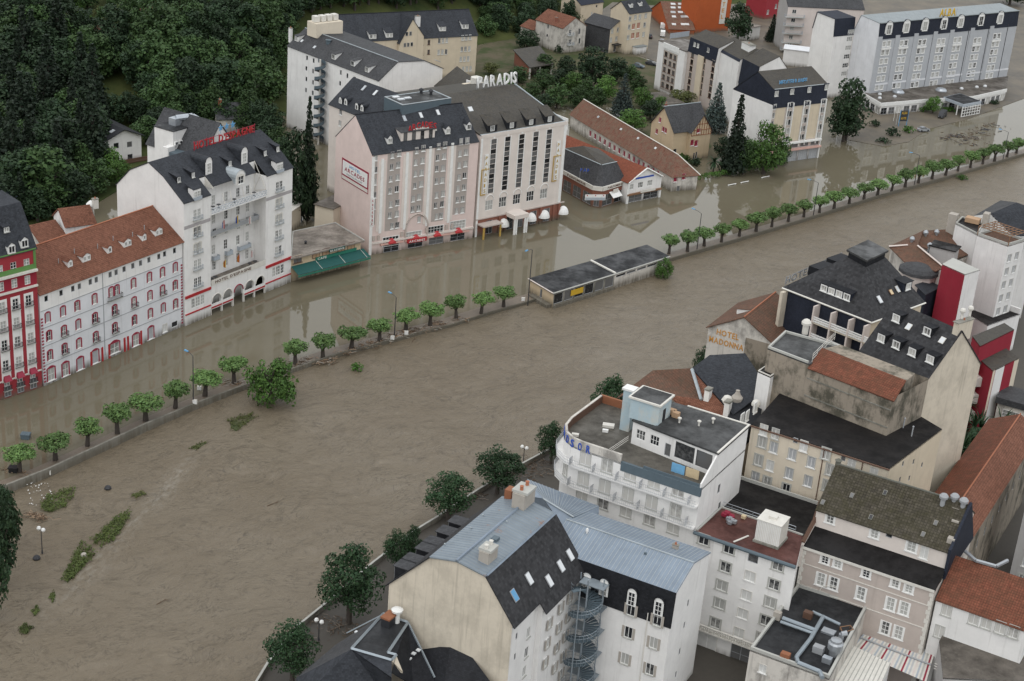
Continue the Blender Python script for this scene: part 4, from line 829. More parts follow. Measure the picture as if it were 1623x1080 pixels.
c2 = G(*Z4(150, 900), z=zR); b = MB(); b.lathe(c2, [(.25, 0), (.25, .5), (.4, .55), (.05, .8)], 0, 8); b.build('roof_vent', 'dark', T)
# ---- pink hotel
A = G2(*Z4(485, 962)); B = G2(*Z4(1042, 870)); u = udir(A, B); zE = up(A, *Z4(510, 425)); P1 = vz(A, u, Z4(417, 213)); P2 = vz(A, u, Z4(312, 325)); print('B5', A, B, zE, P1, P2)
k = Block('pink_hotel', 'pink hotel with grey window strips, white pilasters and slate roof with red roof lettering', 'hotel', A, B, [(0, zE), P1, P2], 'wall_pink', 'slate', oe=.25, orake=.05)
F = k.F; pinkblk = k
strips = [((525, 440), (507, 800), 1.2), ((630, 420), (600, 830), 3.4), ((765, 395), (735, 735), 3.4), ((878, 372), (850, 780), 3.4), ((995, 345), (968, 740), 3.6)]
for (p, q, w) in strips:
    ua = (F.px(*Z4(*p))[0]+F.px(*Z4(*q))[0])/2; zb = F.px(*Z4(*q))[1]; F.area(max(.05, ua-w/2), ua+w/2, zb, zE-.3, 'wall_taupe')
rows = [[(525, 440), (523, 505), (520, 570), (517, 640), (515, 700)], [(612, 425), (648, 415), (610, 490), (645, 478), (605, 553), (642, 545), (602, 617), (638, 607), (605, 690), (640, 680), (600, 748), (638, 740), (612, 805), (640, 800)],
        [(742, 400), (778, 388), (738, 465), (775, 455), (737, 525), (770, 520), (735, 590), (768, 580), (725, 660), (757, 650), (722, 715), (754, 710), (757, 770)],
        [(860, 378), (894, 370), (856, 440), (890, 432), (852, 498), (885, 495), (850, 565), (880, 560), (850, 640), (885, 632), (845, 695), (880, 688), (850, 755), (875, 750)],
        [(980, 352), (1013, 347), (975, 418), (1008, 410), (972, 480), (1004, 472), (970, 545), (1000, 535), (965, 605), (997, 598), (962, 665), (990, 660), (957, 725), (988, 720)]]
for r in rows:
    for j, p in enumerate(r): F.win(Z4(*p), 1.0 if j % 2 else .8, 1.45, 'pinkwin')
for p, q in [((570, 445), (535, 880)), ((700, 410), (668, 850)), ((820, 380), (790, 830)), ((940, 360), (905, 800))]:
    ua, za = F.px(*Z4(*p)); ub, zb = F.px(*Z4(*q)); um = (ua+ub)/2; F.boxu('pilaster', um-.35, um+.35, 5.0, za, .18, 'white'); F.boxu('pilaster_side', um-1.0, um+1.0, 5.5, za-.4, .08, 'wall_pinkwhite')
for x, y in [(605, 885), (727, 858), (845, 828), (963, 800)]: F.win(Z4(x, y), 4.2, 2.1, 'bay', name='bay_window')
for x, y in [(605, 945), (735, 920), (848, 880), (963, 850)]:
    ua, _ = F.px(*Z4(x, y)); F.winu(ua, 1.0, 4.0, 1.8, 'door', name='shopfront')
    b = MB()
    for j in range(6):
        t0, t1 = math.pi*j/6, math.pi*(j+1)/6; r = 1.0; b.hexa([F.P(ua-r*math.cos(t0), 2.3, .0), F.P(ua-r*math.cos(t0), 2.2, .8), F.P(ua-r*math.cos(t1), 2.2, .8), F.P(ua-r*math.cos(t1), 2.3, .0)], [F.P(ua-r*math.cos(t0), 2.3+r*math.sin(t0)+.05, .0), F.P(ua-r*math.cos(t0), 2.2+.3*math.sin(t0)+.02, .8), F.P(ua-r*math.cos(t1), 2.2+.3*math.sin(t1)+.02, .8), F.P(ua-r*math.cos(t1), 2.3+r*math.sin(t1)+.05, .0)])
    b.build('awning', 'red', k.T); F.boxu('fascia', ua-3.0, ua+3.0, 2.0, 2.35, .5, 'pink')
ua, _ = F.px(*Z4(735, 910)); F.boxu('sign_board', ua-2.6, ua+2.6, 1.7, 2.6, .9, 'red', -.5); letters(k.T, 'ARCADES', F.P(ua-2.2, 1.85, .92), v3(u, 0), .7, 'white', width=4.4, ext=.02)
for x in (510, 535, 660, 790, 895, 925):
    ua, _ = F.px(*Z4(x, 900)); F.boxu('bracket', ua-.3, ua+.3, 3.5, 4.6, .35, 'wall_sand')
# big round arch
ua, za = F.px(*Z4(742, 815)); b = MB(); R = 3.0; pr = [(ua-R*math.cos(math.pi*j/14), za+R*math.sin(math.pi*j/14)*1.15) for j in range(15)]; pr = [(ua-R, za-2)]+pr+[(ua+R, za-2)]
for (xa, z0), (xb, z1) in zip(pr, pr[1:]): b.bar(F.P(xa, z0, .12), F.P(xb, z1, .12), .25)
b.build('arch_moulding', 'wall_sand', k.T)
F.boxu('corner_strip', .02, .75, 0, zE-.5, .1, 'white'); F.boxu('belt', .8, F.W-.05, 2.6, 3.0, .3, 'wall_pinkwhite')
# gable advertising panel
Lf = k.L; a0, z0 = Lf.px(*Z4(346, 437)); a1, z1 = Lf.px(*Z4(484, 636)); _, zt0 = Lf.px(*Z4(343, 545))
Lf.boxu('wall_panel', a0, a1, z1, z0, .06, 'wine'); Lf.boxu('wall_panel', a0+.45, a1-.45, z1+.9+.5, z0-.45, .10, 'white'); Lf.boxu('wall_panel', a0+.2, a1-.2, z1+.25, z1+1.0, .10, 'offwhite')
X3 = v3(Lf.u, 0); hp = z0-z1; wp = a1-a0
letters(k.T, 'HOTEL', Lf.P(a0+wp*.30, z0-hp*.28, .11), X3, hp*.17, 'skyblue', width=wp*.42, ext=.02); letters(k.T, 'ARCADES', Lf.P(a0+wp*.12, z0-hp*.53, .11), X3, hp*.26, 'wine', width=wp*.76, ext=.02); letters(k.T, 'RESTAURANT', Lf.P(a0+wp*.2, z0-hp*.68, .11), X3, hp*.12, 'grey', width=wp*.6, ext=.02)
t = thing('blade_sign', 'white vertical sign with red letters on the corner of the pink hotel', 'sign', F.P(.4, 9, .2)); zz = F.px(*Z4(508, 650))[1]; zl = F.px(*Z4(500, 800))[1]
b = MB(); b.hexa([F.P(.25, zl, .12), F.P(.25, zl, 1.1), F.P(.45, zl, 1.1), F.P(.45, zl, .12)], [F.P(.25, zz, .12), F.P(.25, zz, 1.1), F.P(.45, zz, 1.1), F.P(.45, zz, .12)]); b.build('sign_panel', 'white', t)
for i, ch in enumerate('ARCADES'): letters(t, ch, F.P(.24, zz-(i+1)*(zz-zl)/7.3, .95)-v3(u, 0)*.02, -v3(F.n, 0)*1, .75, 'red', width=.6, ext=.02)
# roof: wide sign dormer, small dormers, skylights, flat box behind the ridge
dd = k.dormer(Z4(750, 345), 9.0, 2.0, style='shed', wall='wall_pinkwhite', st='strip', winw=.9, winh=1.9, n=4, pitch=.12, roofm='slate_grey')
for p in [(600, 370), (910, 318), (1022, 295)]: k.dormer(Z4(*p), 1.3, 1.4, style='gable', wall='white', st='case', rise=.7)
for p in [(677, 232), (765, 215), (856, 200)]: k.skylight(Z4(*p), .8, 1.5)
k.skylight(Z4(1030, 182), 1.2, 1.3); k.finish(); k.ridge(1, 'slate_dark')
uu, v_, z_ = k.rpx(*Z4(780, 318)); t = thing('roof_lettering', 'red letters above the wide dormer of the pink hotel', 'sign', k.pt(uu, v_, z_+2)); pz = k.pt(0, v_-.35, 0)
aa = onplane(pz, u, Z4(697, 293)); ee = onplane(pz, u, Z4(853, 268)); L = (Vector((ee.x, ee.y))-Vector((aa.x, aa.y))).length; b = MB()
N_ = 8
cr = [(f, aa.z-.55+.85*math.sin(math.pi*f)) for f in [i/N_ for i in range(N_+1)]]
for (f0, q0), (f1, q1) in zip(cr, cr[1:]): b.hexa([aa*0+v3(aa+v3(u, 0)*L*f0, aa.z-.9), v3(aa+v3(u, 0)*L*f1, aa.z-.9), v3(aa+v3(u, 0)*L*f1-v3(F.n, 0)*.3, aa.z-.9), v3(aa+v3(u, 0)*L*f0-v3(F.n, 0)*.3, aa.z-.9)], [v3(aa+v3(u, 0)*L*f0, q0), v3(aa+v3(u, 0)*L*f1, q1), v3(aa+v3(u, 0)*L*f1-v3(F.n, 0)*.3, q1), v3(aa+v3(u, 0)*L*f0-v3(F.n, 0)*.3, q0)])
b.build('sign_base', 'offwhite', t)
for i, ch in enumerate('ARCADES'):
    f = (i+.5)/7; c = aa+v3(u, 0)*(L*i/7+.08); c.z = aa.z-.5+.8*math.sin(math.pi*f); letters(t, ch, c+v3(F.n, 0)*.05, v3(u, 0), 1.9, 'red', width=L/7*.98, ext=.09)
# flat-topped service box
zr_ = P1[1]+.5; pa = G2(*Z4(570, 115), z=zr_+1); pb = G2(*Z4(668, 160), z=zr_+1); pc = G2(*Z4(930, 122), z=zr_+1); pd = pa+(pc-pb); t = thing('service_box', 'flat-topped dark box with three white skylights behind the pink hotel ridge', 'roof structure', v3((pa+pc)/2, zr_-5))
b = MB(); b.prism([pa, pb, pc, pd], zr_-5, zr_+.9); b.build('walls', 'bluegrey', t); flatroof(t, [pa, pb, pc, pd], zr_+1, .1, 'bitumen_grey', par='all', parw=.35, parh=.12, parm='zinc_pale')
for x, y in [(633, 115), (660, 127), (695, 120)]: c = G(*Z4(x, y), z=zr_+1.1); b = MB(); b.box(c, v3(u, 0)*.8, v3(F.n, 0)*.5, Vector((0, 0, .15))); b.build('skylight', 'skylight', t)
for x, y in [(768, 95), (820, 102)]: c = G(*Z4(x, y), z=zr_+1); b = MB(); b.lathe(c, [(.35, 0), (.35, .7), (.6, .75), (.5, 1.1), (.1, 1.3)], 0, 8); b.build('roof_vent', 'dark', t)
# ---- pale hotel with five dark window strips
A6 = G2(*Z5(188, 995)); B6 = G2(*Z5(668, 892)); u = udir(A6, B6); zE = up(A6, *Z5(214, 420)); print('B6', A6, B6, zE, (A6-B).length)
vr, zr_ = vz(B6+u*.2, u, Z5(422, 125)); print('ridge', vr, zr_)
k = Block('strip_window_hotel', 'pale pink hotel with five tall dark window strips and steep slate roof', 'hotel', A6, B6, [(0, zE), (.9, zE+.02), (vr, zr_), (2*vr-1, zE)], 'wall_pinkwhite', 'slate_moss', oe=0, orake=-.3, roofs={0: 'zinc_pale'})
F = k.F
for p, q in [((300, 432), (277, 744)), ((380, 418), (355, 726)), ((460, 404), (435, 710)), ((540, 390), (515, 696)), ((617, 377), (590, 681))]:
    ua, za = F.px(*Z5(*p)); ub, zb = F.px(*Z5(*q)); um = (ua+ub)/2; za -= .1; hh = (za-zb)/11
    for i in range(11): F.winu(um, zb+hh*(i+.5), 1.65, hh-.10, 'strip')
    F.boxu('strip_surround', um-1.05, um-.83, zb-.1, za+.1, .08, 'white'); F.boxu('strip_surround', um+.83, um+1.05, zb-.1, za+.1, .08, 'white'); F.boxu('keystone', um-.3, um+.3, za+.15, za+.9, .1, 'white')
for p in [(270, 812), (348, 793), (428, 777), (505, 760), (582, 746)]:
    F.win(Z5(*p), 2.3, 2.5, 'grid', name='window'); ua, z = F.px(*Z5(*p)); b = MB()
    for j in range(8): t0, t1 = math.pi*j/8, math.pi*(j+1)/8; b.bar(F.P(ua-1.3*math.cos(t0), z+1.35+1.3*math.sin(t0), .08), F.P(ua-1.3*math.cos(t1), z+1.35+1.3*math.sin(t1), .08), .1)
    b.build('arch_moulding', 'white', k.T)
zG = 4.3
F.area(0, F.W, -1, zG, 'wall_brick'); F.boxu('canopy', 0, F.W+1.2, zG, zG+.25, .25, 'wall_sand')
for f in (.16, .40, .52, .68, .84): F.winu(F.W*f, 1.9, 2.0, 3.4, 'door', name='shopfront')
for f in (.27, .34, .46, .6, .76, .92, .985): F.boxu('pier', F.W*f-.3, F.W*f+.3, -1, zG, .35, 'wall_brick')
b = MB(); a0, a1 = F.W*.345, F.W*.51; b.hexa([F.P(a0, 3.9, 0), F.P(a0, 3.9, 3.5), F.P(a1, 3.9, 3.5), F.P(a1, 3.9, 0)], [F.P(a0, 4.9, 0), F.P(a0, 4.9, 3.5), F.P(a1, 4.9, 3.5), F.P(a1, 4.9, 0)]); b.build('porch_roof', 'wall_pinkwhite', k.T)
for a in (a0+.3, a0+.9, a1-.9, a1-.3): b = MB(); b.bar(F.P(a, -1, 3.2), F.P(a, 3.9, 3.2), .28, 0, 10); b.build('column', 'white', k.T)
b = MB(); b.hexa([F.P(.4, 3.1, 0), F.P(.4, 3.1, 2.6), F.P(F.W*.24, 3.1, 2.6), F.P(F.W*.24, 3.1, 0)], [F.P(.4, 3.4, 0), F.P(.4, 3.4, 2.6), F.P(F.W*.24, 3.4, 2.6), F.P(F.W*.24, 3.4, 0)]); b.build('porch_roof', 'wall_sand', k.T)
for a in (.8, F.W*.22): b = MB(); b.bar(F.P(a, -1, 2.3), F.P(a, 3.1, 2.3), .25, 0, 8); b.build('column', 'gold', k.T)
for x, y in [(340, 900), (498, 868), (573, 852), (665, 822)]:
    q = G(*Z5(x, y+35), z=1.0); uu = (Vector((q.x, q.y))-F.A).dot(u); t = thing('dome_awning', 'white rounded dome awning over the flooded ground floor of the strip-window hotel', 'awning', F.P(uu, 1.2, 0), 'dome awnings'); b = MB(); b2 = 8
    for i in range(b2):
        for j in range(5):
            def sp(i, j): a_ = math.pi*i/b2; e_ = math.pi/2*j/5; return F.P(uu-1.6*math.cos(a_)*math.cos(e_), 1.5+1.9*math.sin(e_), .05+1.5*math.sin(a_)*math.cos(e_))
            b.poly([sp(i, j), sp(i+1, j), sp(i+1, j+1), sp(i, j+1)])
    b.build('fabric', 'white', t)
# vertical gold signs
for (x0, y0, x1, y1) in [(258, 520, 240, 745), (668, 445, 648, 665)]:
    ua, za = F.px(*Z5(x0, y0)); ub, zb = F.px(*Z5(x1, y1)); um = (ua+ub)/2; t = thing('vertical_sign', 'tall white sign with gold letters and scroll '+('beside the pink hotel' if x0 < 400 else 'on the corner beside the brick corner shop'), 'sign', F.P(um, zb, .1))
    b = MB(); b.hexa([F.P(um-.55, zb, .06), F.P(um-.55, zb, .22), F.P(um+.55, zb, .22), F.P(um+.55, zb, .06)], [F.P(um-.55, za, .06), F.P(um-.55, za, .22), F.P(um+.55, za, .22), F.P(um+.55, za, .06)]); b.build('sign_panel', 'white', t)
    for i, ch in enumerate('PARADIS'): letters(t, ch, F.P(um-.4, za-(i+1)*(za-zb)/7.2, .24), v3(u, 0), 1.2, 'gold', width=.8, ext=.02)
    b = MB(); zq = zb+(za-zb)*.62; b.path([F.P(um+.9, zq-.2, .15), F.P(um+.9, zq, .15), F.P(um-1.2, zq, .15), F.P(um-1.2, zb-.3, .15), F.P(um+.2, zb-.3, .15)], .13); b.build('scroll', 'gold', t)
F.boxu('corner_strip', F.W-.9, F.W-.02, zG, zE, .05, 'white'); F.boxu('cornice', 0.02, F.W, zE-.5, zE+.35, .12, 'wall_pinkwhite'); F.boxu('corner_strip', .02, .6, 0, zE-.5, .06, 'white')
k.R.boxu('parapet', 0, k.D, zE-2, zE+.9, .25, 'wall_white')
for f in (.07, .29, .515, .735): k.dormer(None, 3.0, 1.7, k=1, uv=(F.W*(f+.09), 1.35), style='shed', wall='slate_dark', st='plain', pitch=.55, winw=1.2, winh=1.3)
b = MB(); b.slab([k.pt(k.W-.3, .9, zE+.2), k.pt(k.W, .9, zE+.2), k.pt(k.W, vr, zr_+.45), k.pt(k.W-.3, vr, zr_+.45)], .4); b.build('gable_coping', 'zinc_pale', k.T)
c = k.pt(0.2, vr, zr_); b = MB(); b.lathe(c, [(.4, -1), (.4, .5), (.7, .55), (.15, 1.3), (.1, 2.0)], 0, 8); b.build('roof_finial', 'slate_dark', k.T)
k.finish()
pz = k.pt(0, vr+.5, 0); aa = onplane(pz, u, Z5(203, 135)); ee = onplane(pz, u, Z5(432, 108)); L = (Vector((ee.x, ee.y))-Vector((aa.x, aa.y))).length; t = thing('rooftop_sign', 'large white block letters standing on the strip-window hotel ridge', 'sign', aa)
print('paradis', aa, ee, zr_); aa.z = max(zr_+.1, aa.z-.3)
letters(t, 'PARADIS', aa, v3(u, 0), 3.9, 'white', width=L, ext=.18); b = MB()
for i in range(8): c = aa+v3(u, 0)*L*i/7; b.bar(c+Vector((0, 0, -2)), c+v3(-F.n, 0)*.4+Vector((0, 0, 2.4)), .06)
b.build('sign_frame', 'grey', t)
# ================================================================ far bank, second rank
Z3 = zt(430, 0, 4.7735); Z6 = zt(880, 140, 5.4); Z7 = zt(800, 0, 5.4); Z8 = zt(1020, 0, 3.858); Z9 = zt(1300, 0, 4.155)
X3A = pinkblk.u; NA = pinkblk.n
def wins(F, pts, w, h, st, Z): 
    for p in pts: F.win(Z(*p), w, h, st)
# ---- big white rear wing, ridge running away from the river
zE = 23.5; B = G2(*Z3(815, 612), z=zE); A = G2(*Z3(125, 348), z=zE); u = udir(A, B); print('W1', A, B, u, NA)
pr = [(0, zE)]+[vz(B, u, Z3(*p)) for p in ((955, 472), (1160, 462))]; pr.append((pr[-1][0]+6.5, zE+.8)); print(pr)
k = Block('rear_wing', 'large white rear wing with long slate roof, shed dormers and outside spiral stair', 'building', A, B, pr, 'wall_white', 'slate_grey', oe=.3, orake=.2)
wins(k.F, [(270, 440), (265, 520), (265, 600), (262, 683), (320, 460), (315, 540), (315, 625), (313, 705), (368, 570), (366, 650), (364, 730), (362, 808), (525, 550), (520, 632), (575, 575), (632, 600)], .8, 1.3, 'dark', Z3)
for p in [(190, 318), (470, 455), (615, 505), (722, 552)]: k.dormer(Z3(*p), 1.7, 1.5, style='shed', wall='white', st='plain', pitch=.15)
for p in [(235, 315), (330, 362)]: k.skylight(Z3(*p), .9, 1.0)
k.stack(Z3(145, 300), w=1.0, d=.7, h=3.2, mat='wall_white'); k.vent(Z3(432, 330), r=.7, h=.9, mat='bluegrey', cowl=False)
k.skylight(Z3(1255, 468), 1.2, 1.2, k=2); k.finish(); k.ridge(1, 'zinc_pale', .12); k1 = k
c = k.F.P(*k.F.px(*Z3(410, 500))); c = k.F.P(k.F.px(*Z3(410, 600))[0], 0, 1.9); t = thing('spiral_stair', 'grey steel spiral fire stair on the long wall of the white rear wing', 'stair', c); b = MB(); b.bar(c+Vector((0, 0, -1)), c+Vector((0, 0, 24)), .25, 0, 8); b.build('pole', 'offwhite', t)
b = MB(); N_ = 150; b2 = MB()
for i in range(N_):
    a0 = i*2*math.pi/18; a1 = a0+2*math.pi/18; z = 1+i*22/N_; P0 = [c+Vector((.2*math.cos(a), .2*math.sin(a), z)) for a in (a0, a1)]; P1_ = [c+Vector((1.5*math.cos(a), 1.5*math.sin(a), z)) for a in (a0, a1)]
    b.hexa([P0[0], P1_[0], P1_[1], P0[1]], [p+Vector((0, 0, .1)) for p in (P0[0], P1_[0], P1_[1], P0[1])]); e = Vector((0, 0, 22/N_))
    b2.hexa([P1_[0], P1_[0]*1+(P1_[0]-c).normalized()*.0+Vector((.03, .03, 0)), P1_[1]+e+Vector((.03, .03, 0)), P1_[1]+e], [p+Vector((0, 0, .9)) for p in (P1_[0], P1_[0]+Vector((.03, .03, 0)), P1_[1]+e+Vector((.03, .03, 0)), P1_[1]+e)])
b.build('steps', 'iron', t); b2.build('guard', 'bluegrey', t)
# plant on its ridge
c = k.rpx(*Z3(380, 222), 0); t = thing('rooftop_plant', 'cream rooftop box with row of white air-conditioning units on the rear wing', 'plant room', k.pt(c[0], c[1]+1, c[2])); b = MB()
o_ = k.pt(c[0], c[1]+1.2, c[2]); U3 = v3(k.u, 0); I3 = v3(-k.n, 0); b.box(o_+Vector((0, 0, .2)), U3*2.2, I3*4.5, Vector((0, 0, 2.0))); b.build('box', 'wall_cream', t)
for i in range(4): b = MB(); b.box(o_+I3*(-3.2+i*2.1)+Vector((0, 0, 3.1)), U3*.9, I3*.75, Vector((0, 0, .8))); b.build('condenser', 'offwhite', t)
# ---- cream rear range parallel to the river
B = G2(*Z3(1540, 578)); A0 = G2(*Z3(945, 300), z=up(B, *Z3(1562, 268))); zE = up(B, *Z3(1562, 268)); u = udir(A0, G2(*Z3(1562, 268), z=zE)); A = B-u*52; vr, zr_ = vz(B, u, Z3(1490, 74)); print('W2', zE, u, vr, zr_)
k = Block('cream_rear_range', 'cream rear range with slate roof, shed dormers and a pointed gable bay', 'building', A, B, [(0, zE), (vr, zr_), (2*vr, zE)], 'wall_buff', 'slate', oe=.3)
for x, y in [(1300, 308), (1295, 395), (1475, 285), (1470, 372), (1462, 447), (1480, 522)]:
    for e in (-28, 0, 28): k.F.win(Z3(x+e, y-e*.07), .9, 1.7, 'case')
wins(k.F, [(1142, 325), (1192, 322), (1140, 400), (1190, 395)], .8, 1.5, 'brown', Z3)
for p in [(768, 298), (893, 288), (1296, 240), (1467, 222)]: k.dormer(Z3(*p), 2.4, 1.5, style='shed', wall='white', st='case', pitch=.35, n=2, winw=.85)
ug = k.F.px(*Z3(1045, 340))[0]; g = Block('', '', '', k.F.P(ug-4.2, 0, 1.6), k.F.P(ug+4.2, 0, 1.6), [(0, zE), (8, zE)], 'wall_buff', 'slate', T=k.T, oe=0, orake=0); 
q = MB(); I_ = lambda x, y, z: k.F.P(ug+x, z, 1.6-y)
q.poly([I_(-4.2, 0, -1), I_(4.2, 0, -1), I_(4.2, 0, zE+1.0), I_(0, 0, zE+6.6), I_(-4.2, 0, zE-1.0)]); q.poly([I_(-4.2, 0, -1), I_(-4.2, 0, zE-1), I_(-4.2, 1.6, zE-1), I_(-4.2, 1.6, -1)]); q.poly([I_(4.2, 0, -1), I_(4.2, 0, zE+1), I_(4.2, 1.6, zE+1), I_(4.2, 1.6, -1)]); q.build('gable_bay', 'wall_buff', k.T)
q = MB(); q.slab([I_(-4.5, -.2, zE-1.2), I_(0, -.2, zE+6.75), I_(0, 9, zE+6.75), I_(-4.5, 2, zE-1.2)], .12); q.slab([I_(4.5, -.2, zE+.8), I_(0, -.2, zE+6.75), I_(0, 9, zE+6.75), I_(4.5, 3.0, zE+.8)], .12); q.build('gable_roof', 'slate', k.T)
GF = Fc(k.F.P(ug-4.2, 0, 1.6), k.F.P(ug+4.2, 0, 1.6), 0, 40, k.T, 'white')
for x, y in [(1025, 258), (1053, 255), (1010, 342), (1035, 340), (1062, 336)]: GF.rects = [(0, 99, 0, 99)]; GF.win(Z3(x, y), .8, 1.3, 'dark')
k.stack(Z3(1105, 195), w=1.6, d=1.0, h=3.0, mat='wall_white'); k.finish(); k.ridge(1, 'slate_dark'); g = None
# ---- pink rear block with arched dormers behind the pink hotel
zE = 22.5; B = G2(*Z3(650, 872), z=zE); A = G2(*Z3(440, 790), z=zE); u = udir(A, B); B = B+u*2; k = Block('pink_rear_block', 'small pink rear block with dark slate roof and white arched dormers', 'building', A, B+u*4, [(0, zE), (7.5, zE+5.8), (15, zE)], 'wall_pinkwhite', 'slate', oe=.3)
for p in [(522, 790), (562, 800), (645, 835), (685, 848)]: k.dormer(Z3(*p), 1.2, 1.1, style='arch', wall='white', st='plain', winw=.7, winh=1.1)
for p in [(703, 672), (790, 708)]: k.skylight(Z3(*p), .8, 1.7)
wins(k.F, [(525, 850), (520, 935), (545, 1020)], .9, 1.4, 'pinkwin', Z3); k.finish()
# link roof and water tank behind the strip-window hotel
zE = 21; A = G2(*Z3(1255, 690), z=zE); B = G2(*Z3(1450, 715), z=zE); k = Block('link_building', 'brown slate link roof beside the white end wall of the rear wing', 'building', G2(*Z3(1240, 650), z=zE), G2(*Z3(1345, 735), z=zE), [(0, zE), (6, zE+5), (12, zE)], 'wall_cream', 'slate_moss'); k.finish()
c = G(*Z3(1550, 640), z=26); t = thing('tank_housing', 'pale tank housing with rails behind the large white roof letters', 'roof structure', v3(c, 18)); b = MB(); b.box(v3(c, 22), v3(X3A, 0)*3, v3(NA, 0)*2.2, Vector((0, 0, 4))); b.build('housing', 'wall_cream', t); b = MB(); b.lathe(v3(c, 26), [(1.5, .1), (1.5, 1.9), (.2, 2.3)], 0, 10); b.build('tank', 'offwhite', t)
# ---- perfume shop with slate mansard on the corner
zf = 4.6; P_ = [G2(*Z6(70, 700), z=zf+1), G2(*Z6(325, 838), z=zf+1), G2(*Z6(405, 848), z=zf+1), G2(*Z6(612, 785), z=zf+1)]; back = [P_[3]+(P_[0]-P_[1]).normalized()*16, P_[0]+(P_[3]-P_[2]).normalized()*3+(P_[0]-P_[1]).normalized()*3]
T = thing('corner_shop', 'brick corner shop with slate mansard, white fascia and blue roof lettering', 'shop', v3((P_[1]+back[0])/2, 0)); ring = P_+back
for i in range(len(ring)):
    F = Fc(ring[i], ring[(i+1) % len(ring)], -1, zf, T, 'wall_brick')
    if i in (0, 1, 2):
        nw = 3 if i == 0 else (1 if i == 1 else 2)
        for j in range(nw): F.winu(F.W*(j+.5)/nw, 1.8, F.W/nw-1.0, 3.0, 'door', name='shopfront')
        F.boxu('fascia', -.05, F.W+.05, zf, zf+1.1, .35, 'offwhite')
        if i in (0, 2): letters(T, 'PARFUMERIE', F.P(F.W*.18, zf+.25, .37), v3(F.u, 0), .8, 'brown', width=F.W*.62, ext=.02)
    F.wall()
upx = [G2(*Z6(*p), z=10.2) for p in ((80, 520), (392, 658), (400, 660), (528, 632))]; upb = [back[0]*.8+upx[3]*.2, back[1]*.8+upx[0]*.2]; lo = [p for p in ring]; hi = upx+upb
b = MB()
for i in range(6): j = (i+1) % 6; b.poly([v3(lo[i], zf+.6), v3(lo[j], zf+.6), v3(hi[j], 10.2), v3(hi[i], 10.2)])
b.poly([v3(p, 10.2) for p in hi]); b.build('mansard_roof', 'slate_grey', T)
b = MB(); cc = (hi[0]+hi[1]+hi[4]+hi[5])/4
for i in range(6): j = (i+1) % 6; b.poly([v3(hi[i], 10.22), v3(hi[j], 10.22), v3(cc, 12.0)])
b.build('upper_roof', 'slate_moss', T)
b = MB(); b.bar(v3(hi[0], 10.3), v3(hi[1], 10.3), .12); b.bar(v3(hi[2], 10.3), v3(hi[3], 10.3), .12); b.build('ridge_cap', 'zinc_pale', T)
t = thing('roof_lettering', 'blue letters on posts along the corner shop roof', 'sign', v3(P_[1], zf+1)); a = G(*Z6(215, 700), z=8); e = G(*Z6(470, 728), z=7.6); d_ = v3(Vector((e.x-a.x, e.y-a.y)), 0); L = d_.length
letters(t, 'PARFUMERIE', v3(a, 7.6), d_, 1.2, 'blue', width=L, ext=.04); b = MB()
for i in range(6): c = v3(a, 0)+d_*i/5; b.bar(v3(c, 5.2), v3(c, 8.6), .05)
b.build('sign_frame', 'grey', t)
F = Fc(P_[1], P_[2], 0, 5, T, 'white'); a, e = G(*Z6(250, 950), z=3), G(*Z6(425, 950), z=3); bb = MB(); t = thing('shop_banner', 'white and pale blue banner hung over the corner shop entrance', 'banner', v3(a, 3)); dd = v3(Vector((e.x-a.x, e.y-a.y)), 0); nn = Vector((dd.y, -dd.x, 0)).normalized()
bb.box(v3((a+e)/2, 3.6)+nn*.4, dd/2, nn*.05, Vector((0, 0, .75))); bb.build('panel', 'white', t); bb = MB(); bb.box(v3((a+e)/2, 3.25)+nn*.47, dd/2*.96, nn*.02, Vector((0, 0, .35))); bb.build('panel_stripe', 'rail_blue', t)
for i in (-1, 0, 1): bb = MB(); bb.box(v3((a+e)/2, 4.1)+dd*i*.4+nn*.47, dd.normalized()*.12, nn*.02, Vector((0, 0, .16))); bb.build('badge', 'red', t)
c = G(*Z6(500, 900), z=3); t = thing('shop_awning', 'white striped awning sign beside the corner shop entrance', 'awning', c); F = Fc(P_[2], P_[3], 0, 5, T, 'white'); uu = (Vector((c.x, c.y))-F.A).dot(F.u); b = MB(); b.hexa([F.P(uu-1.9, 2.4, 1.6), F.P(uu+1.9, 2.4, 1.6), F.P(uu+1.9, 3.6, .05), F.P(uu-1.9, 3.6, .05)], [F.P(uu-1.9, 2.5, 1.6), F.P(uu+1.9, 2.5, 1.6), F.P(uu+1.9, 3.7, .05), F.P(uu-1.9, 3.7, .05)]); b.build('fabric', 'white', t); b = MB(); b.hexa([F.P(uu-1.0, 3.4, .6), F.P(uu+1.0, 3.4, .6), F.P(uu+1.0, 3.4, .7), F.P(uu-1.0, 3.4, .7)], [F.P(uu-1.0, 4.4, .6), F.P(uu+1.0, 4.4, .6), F.P(uu+1.0, 4.4, .7), F.P(uu-1.0, 4.4, .7)]); b.build('board', 'offwhite', t)
